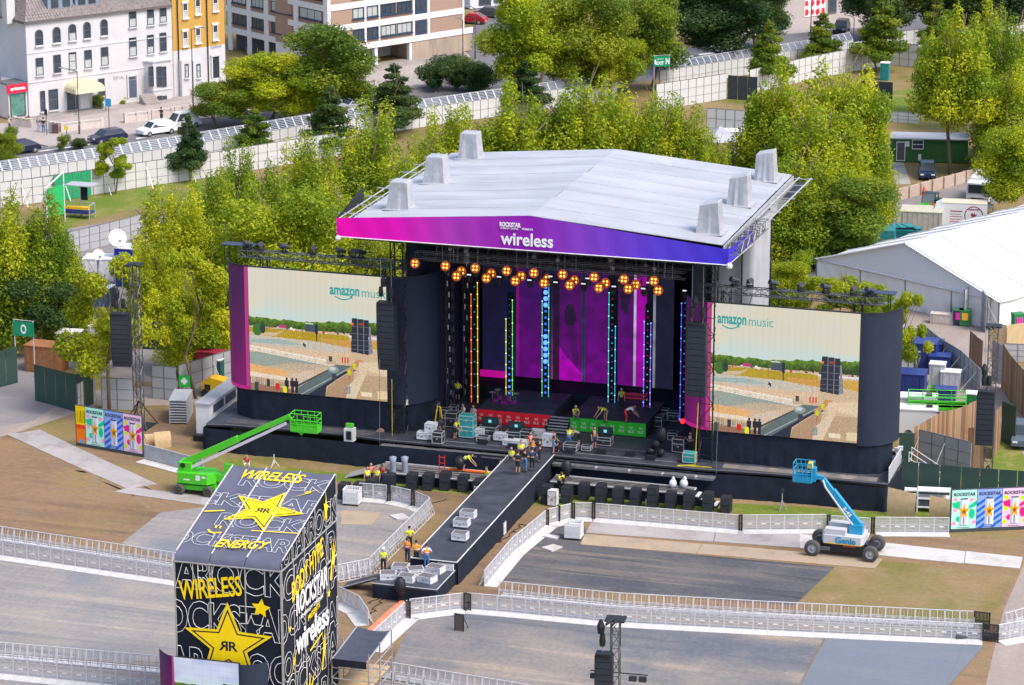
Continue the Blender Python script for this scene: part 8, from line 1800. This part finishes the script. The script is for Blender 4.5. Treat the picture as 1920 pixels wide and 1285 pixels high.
for i,(u,v,w,d,h,m,l) in enumerate(((247,520,2.6,2.,3.,mat('deep_blue',(.02,.03,.40),.4,var=.2),'deep blue container behind the left mast top'),(232,535,1.5,1.4,2.6,bluec,'narrow blue container left of the deep blue one'),(274,527,.9,.9,3.2,white,'tall white cabinet right of the deep blue container'),(88,694,3.2,2.0,2.3,mat('rust_brown',(.30,.13,.06),.7,var=.2),'rusty brown slatted container behind the left hoarding'),(132,672,2.0,1.6,2.4,bluec,'blue container behind the rusty one, left'),(55,660,3.0,2.,2.2,plyw,'pale plywood crate behind the left hoardings'),(180,590,3.,2.4,2.6,mat('steel_blue',(.10,.16,.24),.5,var=.2),'steel-blue cabin under the left poplars'),(100,585,4.,2.4,2.6,casem,'black trailer under the left poplars'),(20,600,3.,2.4,2.4,greyc,'grey cabin at the left edge under the poplars'),(200,655,2.6,2.,2.2,white,'white trailer behind the thin yellow tree'),(120,560,2.4,2.0,2.2,redc,'red truck box glimpsed through the left trees'),(190,520,3.,2.2,2.0,white,'white trailer box left of the satellite dish'),(370,560,3.4,2.4,2.8,white,'white trailer glimpsed between yellow trees'),(300,650,3.,2.2,2.2,casem,'black trailer behind the grey gate panels'))):
    box_thing('yard_container','container',l,u,v,w,d,h,m,rz=-.3+.1*(i%3),roof=(white if i%2==0 else m),group='containers in the left service yard')
for k in range(5):
    pass
def dish(u,v,zc,r_,lab):
    p=P(u,v,0); t=thing('satellite_dish',lab,'satellite dish',p,.35); n=18; prof=[(r_*f,-r_*.28*f*f) for f in (0.02,.25,.5,.75,1.)]
    b=MB(); b.lathe([(a,.28*r_+c) for a,c in prof],n=n,axis='Y'); o=b.build('reflector',mat('dish_white',(.82,.82,.84),.4,var=0),t,True); o.location=(0,-.3,zc); o.rotation_euler=(R(-18),0,0); MB().tube((0,.3,0),(0,.1,zc),.12,6).build('mount',steel,t); MB().tube((0,-.3,zc-r_*.9),(0,-.3-r_*.9,zc-.15),.05,5).bb(-.12,.12,-.45-r_*.9,-.25-r_*.9,zc-.25,zc).build('feed_arm',steel,t)
dish(222,520,4.0,.88,'large white satellite dish on the truck left of the yellow trees'); dish(186,545,3.6,.55,'smaller white satellite dish beside the larger one')
t=thing('folding_table','white topped table before two people in yellow jackets','table',P(262,555,0),-.2); MB().bb(-1.1,1.1,-.5,.5,1.0,1.08).build('table_top',white,t)
for x in (-1,1): MB().tube((x,-.4,0),(x,-.4,1),.04,4).tube((x,.4,0),(x,.4,1),.04,4).build('table_leg',steel,t)
t=thing('viewing_platform','low platform deck under two people in yellow jackets','platform',P(288,548,0),-.2); MB().bb(-1.6,1.6,-.9,.9,.9,1.1).bb(-1.5,1.5,-.8,.8,0,.9).build('deck',greyc,t)
# pallet stack of barrier feet
t=thing('barrier_stack','tall stack of silver barrier bases behind the left poster board','stack',P(340,785,0),-STA+.25)
for k in range(9): MB().bb(-.75,.75,-1.6,1.6,.12+k*.23,.19+k*.23).bb(-.75,-.66,-1.6,1.6,.05+k*.23,.12+k*.23).bb(.66,.75,-1.6,1.6,.05+k*.23,.12+k*.23).build('barrier_base',alu,t)
# yellow cart
t=thing('yellow_digger','bright yellow machine body beside the white parapet at the left wing','machine',P(405,742,0),-.3); yc=mat('machine_yellow',(.80,.46,.02),.45,var=.1)
MB().side([(-1.1,.3),(1.0,.3),(1.2,.9),(.9,1.5),(-.3,1.7),(-1.0,1.3)],-.6,.6).build('body',yc,t); MB().bb(-.75,-.25,-.63,-.6,.6,1.1).build('vent',rubber,t)
for x in (-.7,.7): MB().lathe([(0,-.12),(.36,-.12),(.36,.12),(0,.12)],c=(x,-.62,.36),n=12,axis='Y').build('wheel',rubber,t)
t=thing('crate_stack','stack of brown paper sacks on pallets in the shade before the stage left','pallet',P(300,838,0),0) if False else None
# small booth and banner frame on the verge
t=thing('ticket_booth','small raised booth with yellow counter on the grass verge','booth',P(150,408,0),-STA); MB().bb(-1.4,1.4,-.7,.7,.55,.7).bb(-1.4,1.4,-.72,-.66,.7,1.0).build('counter_deck',bluec,t); MB().bb(-1.3,1.2,-.6,-.1,.95,1.25).build('yellow_counter',yc,t)
MB().bb(-1.2,1.8,-.9,.9,3.5,3.6).build('roof',tarpg,t); MB().tube((.1,.2,0),(.1,.2,3.5),.12,6).build('mast',steel,t); MB().bb(.25,.95,-.1,.05,1.9,3.3).build('banner',black,t)
for x,y in ((-1.4,-.7),(1.4,-.7),(1.4,.7),(-1.4,.7)): MB().tube((x,y,0),(x,y,1.5),.04,4).build('rail_post',alu,t)
MB().tube((-1.4,.7,1.5),(1.4,.7,1.5),.04,4).tube((1.4,-.7,1.5),(1.4,.7,1.5),.04,4).build('rail',alu,t)
t=thing('banner_frame','tall slanting frame with green sign panels seen almost edge on','banner',P(122,415,0),.95); MB().tube((0,0,0),(0,0,5.2),.07,5).tube((-2.6,0,0),(-2.6,0,4.0),.07,5).tube((0,0,5.2),(-2.6,0,4.0),.07,5).build('frame',white,t); MB().bb(-2.5,-.1,-.03,.03,.8,3.9).build('sign_panel',mat('sign_green',(.02,.42,.12),.5,var=.1),t); MB().tube((-2.6,0,3.8),(-3.4,1.2,0),.05,4).build('brace',steel,t)
# signs with letters
def sign(lab,u,v,vt,w,h,txt,m,tw,th,rz=-STA,cross=False):
    p=P(u,v,0); z=zat(p,vt); t=thing('site_sign',lab,'sign',p,rz); s=MB().bb(-w/2,w/2,-.05,.0,z-h,z).build('sign_panel',m,t)
    for x in (-w/2+.1,w/2-.1): MB().tube((x,.05,0),(x,.05,z+.15),.05,5).build('sign_post',alu,t)
    MB().tube((-w/2,.05,z+.13),(w/2,.05,z+.13),.04,4).build('top_rail',alu,t)
    if txt: text('lettering',txt,(tw[1],-.06,z-h/2+th[1]),(1,0,0),(0,0,1),s,wt,fit=(tw[0],th[0]),bold=.03,ext=.006)
    return t,s,z
sgm=mat('exit_green',(.01,.27,.13),.5,var=.08); fag=mat('first_aid_green',(.02,.52,.06),.5,var=0)
t,s,z=sign('green exit sign with white letters on the boundary fence',1240,184,106,2.1,1.25,'EXIT',sgm,(.95,-.22),(.42,-.2),rz=.16); text('lettering','N',(.72,-.06,z-.6),(1,0,0),(0,0,1),s,wt,fit=(.48,.75),bold=.03,ext=.006); text('lettering','EMERGENCY',(-.2,-.06,z-.32),(1,0,0),(0,0,1),s,wt,fit=(.9,.14),ext=.006); MB().bb(-.92,-.74,-.07,-.05,z-.95,z-.4).build('running_figure_panel',wt,s)
t,s,z=sign('green sign with a white O above the left hoardings',48,706,604,2.0,1.25,'O',sgm,(.55,.02),(.85,0),rz=-.35)
t,s,z=sign('green first aid sign with white cross by the grey gate panels',347,752,704,.95,1.0,None,fag,0,0,rz=-.2); MB().bb(-.12,.12,-.075,-.05,z-.78,z-.22).bb(-.28,-.121,-.074,-.05,z-.62,z-.38).bb(.121,.28,-.074,-.05,z-.62,z-.38).build('white_cross',wt,s)
# ================================================================ vehicles
def car(lab,u,v,rz,m,L=4.3,w=1.8,h=1.5,suv=False,z=.02,cat='car',group='cars on the street'):
    t=thing('parked_car',lab,cat,P(u,v,z),rz,group); b=MB(); hh=h
    b_=L/2; prof=[(-b_,.35),(-b_+.05,.78),(-b_+.9,.92),(b_-.25,.95),(b_,.7),(b_,.35)]; b.side(prof,-w/2,w/2)
    roof=[(-b_+.95,.92),(-b_+1.7,hh),(b_-(.7 if suv else 1.2),hh),(b_-.2,.95)]
    n=4; vs=[(x,-w/2+.02+(.16 if k in(1,2) else 0),zz) for k,(x,zz) in enumerate(roof)]+[(x,w/2-.02-(.16 if k in(1,2) else 0),zz) for k,(x,zz) in enumerate(roof)]; b.add(vs,[(0,1,2,3),(7,6,5,4),(1,0,4,5),(2,1,5,6),(3,2,6,7)]); bd=b.build('body',m,t)
    g=MB(); e=.012
    def side(s): 
        y0=s*(w/2-.02+e); y1=s*(w/2-.18+e); a=[(roof[0][0]+.25,y0-s*.02,.98),(roof[1][0]+.05,y1-s*-.01,hh-.1),(roof[2][0]-.05,y1,hh-.1),(roof[3][0]-.28,y0-s*.02,.98)]; g.add(a,[(0,1,2,3)] if s<0 else [(3,2,1,0)])
    side(-1); side(1); sb=g.build('side_window',glass,t)
    f=MB(); p0,p1=roof[0],roof[1]; dx,dz_=p1[0]-p0[0],p1[1]-p0[1]; nx,nz=-dz_,dx; l_=math.hypot(nx,nz); nx,nz=nx/l_*.015,nz/l_*.015
    f.add([(p0[0]+dx*.1+nx,-w/2+.14,p0[1]+dz_*.1+nz),(p0[0]+dx*.1+nx,w/2-.14,p0[1]+dz_*.1+nz),(p0[0]+dx*.9+nx,w/2-.26,p0[1]+dz_*.9+nz),(p0[0]+dx*.9+nx,-w/2+.26,p0[1]+dz_*.9+nz)],[(0,1,2,3)]); f.build('windscreen',glass,t)
    f=MB(); p0,p1=roof[3],roof[2]; dx,dz_=p1[0]-p0[0],p1[1]-p0[1]; nx,nz=dz_,-dx; l_=math.hypot(nx,nz); nx,nz=nx/l_*.015,nz/l_*.015
    f.add([(p0[0]+dx*.15+nx,-w/2+.16,p0[1]+dz_*.15+nz),(p0[0]+dx*.15+nx,w/2-.16,p0[1]+dz_*.15+nz),(p0[0]+dx*.88+nx,w/2-.28,p0[1]+dz_*.88+nz),(p0[0]+dx*.88+nx,-w/2+.28,p0[1]+dz_*.88+nz)],[(0,3,2,1)]); f.build('rear_window',glass,t)
    for x in (-b_+.8,b_-.8):
        for y in (-w/2+.08,w/2-.08): wh=MB().lathe([(0,-.1),(.33,-.1),(.33,.1),(0,.1)],c=(x,y,.33),n=12,axis='Y').build('wheel',rubber,t); MB().lathe([(0,-.115),(.2,-.11),(.2,.11),(0,.115)],c=(x,y,.33),n=10,axis='Y').build('hubcap',chrome,wh)
    for y in (-w/2+.3,w/2-.3): MB().bb(-b_-.02,-b_+.08,y-.2,y+.2,.62,.76).build('headlight',mat('headlight',(.7,.7,.72),.2),t); MB().bb(b_-.05,b_+.02,y-.18,y+.18,.66,.84).build('tail_light',mat('tail_light',(.5,.02,.03),.3),t)
    MB().bb(b_,b_+.02,-.26,.26,.45,.57).build('number_plate',mat('plate_yellow',(.75,.55,.05),.5),t); return t
navyc=mat('car_navy',(.012,.018,.05),.25,var=0,spec=.7); whitec=mat('car_white',(.72,.73,.76),.3,var=0); silver=mat('car_silver',(.45,.47,.50),.3,.3,var=0); blackc=mat('car_black',(.015,.016,.02),.25,var=0,spec=.6)
sd_=F.rz
car('dark navy car driving along the street behind the boundary fence',202,266,sd_,navyc,4.4,suv=True); car('white estate car on the street before the garden wall',294,252,sd_,whitec,4.6,h=1.6,suv=True); car('white van-like car partly hidden by a small dark tree',340,240,sd_,whitec,4.6,h=1.9,suv=True); car('dark blue car at the left edge behind the fence',40,287,sd_,navyc,4.2); car('silver-white car glimpsed between trees on the street',662,207,sd_,silver,4.3); car('white car hidden behind the street trees, middle',575,222,sd_,whitec,4.4); car('dark car hidden behind the poplars on the street',690,203,sd_,blackc,4.4); car('white car at the top behind the exit sign fence',1360,96,sd_,whitec,4.3); car('black car with lights on right of the exit sign trees',1172,128,sd_,blackc,4.4)
car('dark grey parked car in the side street at the top',915,32,-.3,mat('car_grey',(.06,.065,.075),.3,var=0),4.4); car('red car partly hidden behind the lamp post, side street',886,44,-.3,mat('car_red',(.35,.02,.03),.3,var=0),4.0); car('dark green-black car on the street by the graffiti shutter',1578,60,1.3,blackc,4.3,h=1.7,suv=True)
car('white and blue car with orange lights behind the roof corner',1506,448,.6,whitec,4.3,group='vehicles in the service yard'); car('white car roof beside the marquee corner',1524,494,-.1,whitec,4.4,group='vehicles in the service yard'); car('grey-blue car roof at the right edge beside the green leaf',1920,830,1.35,mat('car_bluegrey',(.09,.11,.14),.3,var=0),4.6,h=1.7,group='vehicles in the service yard'); car('dark car behind the yellow trees, left service yard',285,590,-.3,blackc,4.6,group='vehicles in the service yard'); 
car('dark blue hatchback seen from behind before the green cabin',1738,332,1.47,navyc,4.1,h=1.65,suv=True,group='vehicles in the service yard'); 
# white panel van with round logo
t=thing('white_van','white box van with a round maroon logo behind the marquee roof','van',P(1790,430,0),-.18,'vehicles in the service yard')
MB().side([(-2.9,.45),(3.2,.45),(3.2,2.9),(-1.4,2.95),(-2.0,2.6),(-2.3,1.6),(-2.9,1.4)],-1.,1.).build('body',whitec,t); MB().bb(-1.4,3.2,-1.02,1.02,2.9,2.98).build('roof_panel',mat('van_roof_cream',(.60,.56,.45),.5),t); MB().add([(-2.2,-1.01,1.6),(-1.5,-1.01,1.6),(-1.5,-1.01,2.3),(-1.95,-1.01,2.3)],[(0,1,2,3)]).build('cab_window',glass,t); mar=mat('logo_maroon',(.28,.02,.07),.5,var=0)
b=MB(); n=20; c=(1.9,1.75)
for k in range(n): a0,a1=2*math.pi*k/n,2*math.pi*(k+1)/n; b.add([(c[0]+r_*math.cos(a),-1.012,c[1]+r_*math.sin(a)) for r_,a in ((.95,a0),(.95,a1),(.86,a1),(.86,a0))],[(3,2,1,0)])
b.build('round_logo',mar,t); flat('logo_hand',[(1.6,1.9),(1.7,1.6),(1.85,1.1),(1.95,1.1),(2.1,1.6),(2.25,1.95),(2.05,1.8),(1.95,2.1),(1.88,1.8),(1.75,2.05)],(0,-1.0,0),(1,0,0),(0,0,1),.015,t,mar)
text('lettering','redmoving',(1.9,-1.012,2.35),(1,0,0),(0,0,1),t,mar,fit=(1.2,.28),bold=.02,ext=.003)
for k in range(5): MB().bb(-.5,.75-(k%2)*.2,-1.014,-1.0,1.0+k*.27,1.1+k*.27-(0 if k==4 else .05)).build('text_line',mar,t)
for x in (-1.9,2.2):
    for y in (-.95,.95): MB().lathe([(0,-.12),(.38,-.12),(.38,.12),(0,.12)],c=(x,y,.38),n=12,axis='Y').build('wheel',rubber,t)
t=thing('open_trailer','empty frame trailer parked behind the white van','trailer',P(1838,425,0),-.18,'vehicles in the service yard'); b=MB()
for x in (-1.2,1.2):
    for y in (-.8,.8): b.tube((x,y,.3),(x,y,2.2),.06,4)
for y in (-.8,.8): b.tube((-1.2,y,2.2),(1.2,y,2.2),.06,4); b.tube((-1.2,y,.5),(1.2,y,.5),.06,4)
b.build('frame',mat('frame_greygreen',(.22,.25,.25),.5),t); MB().bb(-1.2,1.2,-.8,.8,2.2,2.26).build('roof_sheet',mat('van_roof_cream',(.60,.56,.45),.5),t)
# white lorry cab
t=thing('white_lorry','white lorry cab facing the camera at the right, under the broad tree','lorry',P(1832,388,0),-.32,'vehicles in the service yard')
MB().bb(-1.2,1.2,-.0,1.8,.5,2.5).build('cab',whitec,t); MB().bb(-1.0,1.0,-.04,.0,1.45,2.35).build('windscreen',glass,t); MB().bb(1.2,1.23,.3,1.4,1.45,2.3).build('side_window',glass,t); MB().bb(-.7,.7,-.05,0,.75,.95).build('grille',blackm,t); MB().bb(-1.2,1.2,-.08,0.3,.4,.62).build('bumper',blackm,t); MB().bb(-1.15,1.15,1.9,6.5,1.0,2.7).build('cargo_box',whitec,t)
for x in (-.95,.95): MB().bb(x-.18,x+.18,-.06,0,.7,.95).build('headlight',chrome,t)
for x in (-1.05,1.05):
    for y in (.9,5.2): MB().lathe([(0,-.14),(.45,-.14),(.45,.14),(0,.14)],c=(x,y,.45),n=12,axis='X').build('wheel',rubber,t)
# utility buggy
t=thing('utility_buggy','green and black utility buggy with driver in orange on the service road','buggy',P(1742,398,0),-.55,'vehicles in the service yard')
MB().bb(-.75,.75,-1.5,-.4,.5,1.0).build('bonnet',grn,t); MB().bb(-.8,.8,-1.7,-1.5,.4,.9).build('bumper',blackm,t); MB().bb(-.75,.75,.7,1.9,.7,1.25).build('cargo_bed',mat('bed_green',(.03,.10,.06),.5),t); MB().bb(-.75,.75,-.4,.7,.4,.65).build('floor',blackm,t)
b=MB()
for x in (-.7,.7): b.tube((x,-.4,1.0),(x,-.1,2.0),.05,5); b.tube((x,.7,.7),(x,.6,2.0),.05,5)
b.build('roll_cage',blackm,t); MB().bb(-.78,.78,-.2,.75,2.0,2.08).build('roof',mat('roof_navy',(.06,.08,.11),.5),t); MB().add([(-.68,-.42,1.0),(.68,-.42,1.0),(.68,-.15,1.95),(-.68,-.15,1.95)],[(0,1,2,3)]).build('windscreen',mat('screen_grey',(.25,.28,.32),.2),t)
for x in (-.75,.75):
    for y in (-1.1,1.3): MB().lathe([(0,-.14),(.36,-.14),(.36,.14),(0,.14)],c=(x,y,.36),n=12,axis='X').build('wheel',rubber,t)
person(P(1747,397,.45),20,'crouch','orange','orange','driver in orange sitting in the green utility buggy')
# teal tarpaulined stalls, grey flat roof
t=thing('teal_skip','teal covered skip heaped with sheets at the marquee ridge','skip',P(1690,455,0),-.2); MB().box((0,0,.75),(3.6,2.,1.5),taper=1.08).build('skip_body',mat('skip_teal',(.01,.14,.16),.5,var=.15),t)
for k in range(5): MB().box((-1.2+k*.6,.1*(k%2),1.62+.06*k%.2),(.8,1.6,.1),rz=.2*k).build('sheet_pile',mat('sheet_teal',(.04,.22,.26),.5,var=.2),t)
box_thing('flat_roof_kiosk','kiosk','low kiosk with dull cream flat roof behind the teal skip',1728,432,4.2,3.0,2.2,mat('kiosk_grey',(.42,.41,.38),.6,var=.1),rz=-.2,roof=mat('kiosk_roof',(.47,.45,.38),.7,var=.1)); t=thing('blue_tarp_stall','blue-green tarpaulined stall partly behind the marquee ridge','stall',P(1655,462,0),-.2); MB().box((0,0,.9),(2.6,1.8,1.8),taper=.9).build('tarpaulin',mat('tarp_bluegreen',(.03,.20,.24),.5,var=.2),t)
# tan barrier wall along the service road, cones
tanb=mat('tan_barrier',(.46,.36,.30),.75,var=.1)
pts=[P(1658,383,0),P(1830,337,0)]; d=pts[1]-pts[0]; n=8; wl=thing('block_barrier','row of tan sheeted barriers along the service road','barrier',pts[0],math.atan2(d.y,d.x)); L=d.length
for k in range(n): MB().bb(L*k/n+.03,L*(k+1)/n-.03,-.12,.12,.0,1.25).build('barrier_panel',tanb,wl); MB().bb(L*k/n-.05,L*k/n+.05,-.3,.3,0,1.3).build('barrier_foot',tanb,wl)
pts=[P(1446,428,0),P(1486,418,0)]; d=pts[1]-pts[0]; wl=thing('block_barrier','tan sheeted barriers just right of the pale stage cladding','barrier',pts[0],math.atan2(d.y,d.x)); L=d.length
for k in range(2): MB().bb(L*k/2+.03,L*(k+1)/2-.03,-.12,.12,.0,1.3).build('barrier_panel',tanb,wl)
for u,v,l in ((1655,378,'left of the tan barriers'),(1661,380,'second by the tan barriers'),(1732,366,'behind the utility buggy'),(1658,352,'farther back by the grass')):
    t=thing('traffic_cone','red and white traffic cone '+l,'cone',P(u,v,0),0,'traffic cones'); MB().lathe([(.28,.05),(.05,.95),(0,.95)],n=10).bb(-.32,.32,-.32,.32,0,.05).build('cone_body',mat('cone_red',(.75,.10,.04),.5,var=0),t); MB().lathe([(.2,.33),(.135,.6)],n=10).build('white_band',white,t)
# caravans / white trailers behind the right wing
for u,v,l in ((1700,790,'upper'),(1700,812,'lower')):
    t=thing('white_trailer','white trailer roof right of the right screen, %s one'%l,'trailer',P(u+8,v+4,0),-.15,'white trailers right of the stage'); MB().bb(-2.2,2.0,-.8,.8,.4,2.3).build('body',whitec,t); MB().bb(-2.3,2.1,-.85,.85,2.3,2.42).build('roof',white,t)
    for x in (-1.2,1.4): MB().bb(x-.25,x+.25,-.2,.2,2.42,2.6).build('roof_vent',casem,t)
    for y in (-.7,.7): MB().lathe([(0,-.1),(.35,-.1),(.35,.1),(0,.1)],c=(-.2,y,.35),n=10,axis='Y').build('wheel',rubber,t)
t=thing('potted_plant','spiky green potted plant behind the scissor lift rails','plant',P(1745,765,0),0); MB().lathe([(.3,0),(.4,.8),(.0,.8)],n=10).build('pot',white,t); b=MB(); r=random.Random(1)
for k in range(60): a=r.uniform(0,6.28); l=r.uniform(.6,1.3); e=r.uniform(.3,1.2); x,y=math.cos(a)*l*math.cos(e),math.sin(a)*l*math.cos(e); zz=.9+l*math.sin(e)*1.2; b.add([(0,0,1.0),(x*.5-y*.07,y*.5+x*.07,(1+zz)/2+.15),(x,y,zz),(x*.5+y*.07,y*.5-x*.07,(1+zz)/2+.15)],[(0,1,2,3)])
b.build('leaves',mat('plant_green',(.06,.22,.04),.5,var=.2),t)
t=thing('pale_booth','pale pink booth panel behind the roof among the poplars','booth',P(1375,300,0),-.1); MB().bb(-1.2,1.2,-.1,1.6,0,3.2).build('wall',mat('booth_pink',(.66,.58,.56),.6),t); MB().bb(-1.3,1.3,-.2,1.7,3.2,3.3).build('roof',white,t)
for u,v,l in ((1350,300,'left'),(1420,320,'right')):
    t=thing('white_gazebo','white pointed gazebo behind the right rear of the roof, %s one'%l,'gazebo',P(u,v,0),.2); MB().add([(-2,-2,2.4),(2,-2,2.4),(2,2,2.4),(-2,2,2.4),(0,0,3.9)],[(0,1,4),(1,2,4),(2,3,4),(3,0,4)]).build('canopy',tarpw,t)
    for x in (-1.9,1.9):
        for y in (-1.9,1.9): MB().tube((x,y,0),(x,y,2.4),.05,4).build('pole',alu,t)
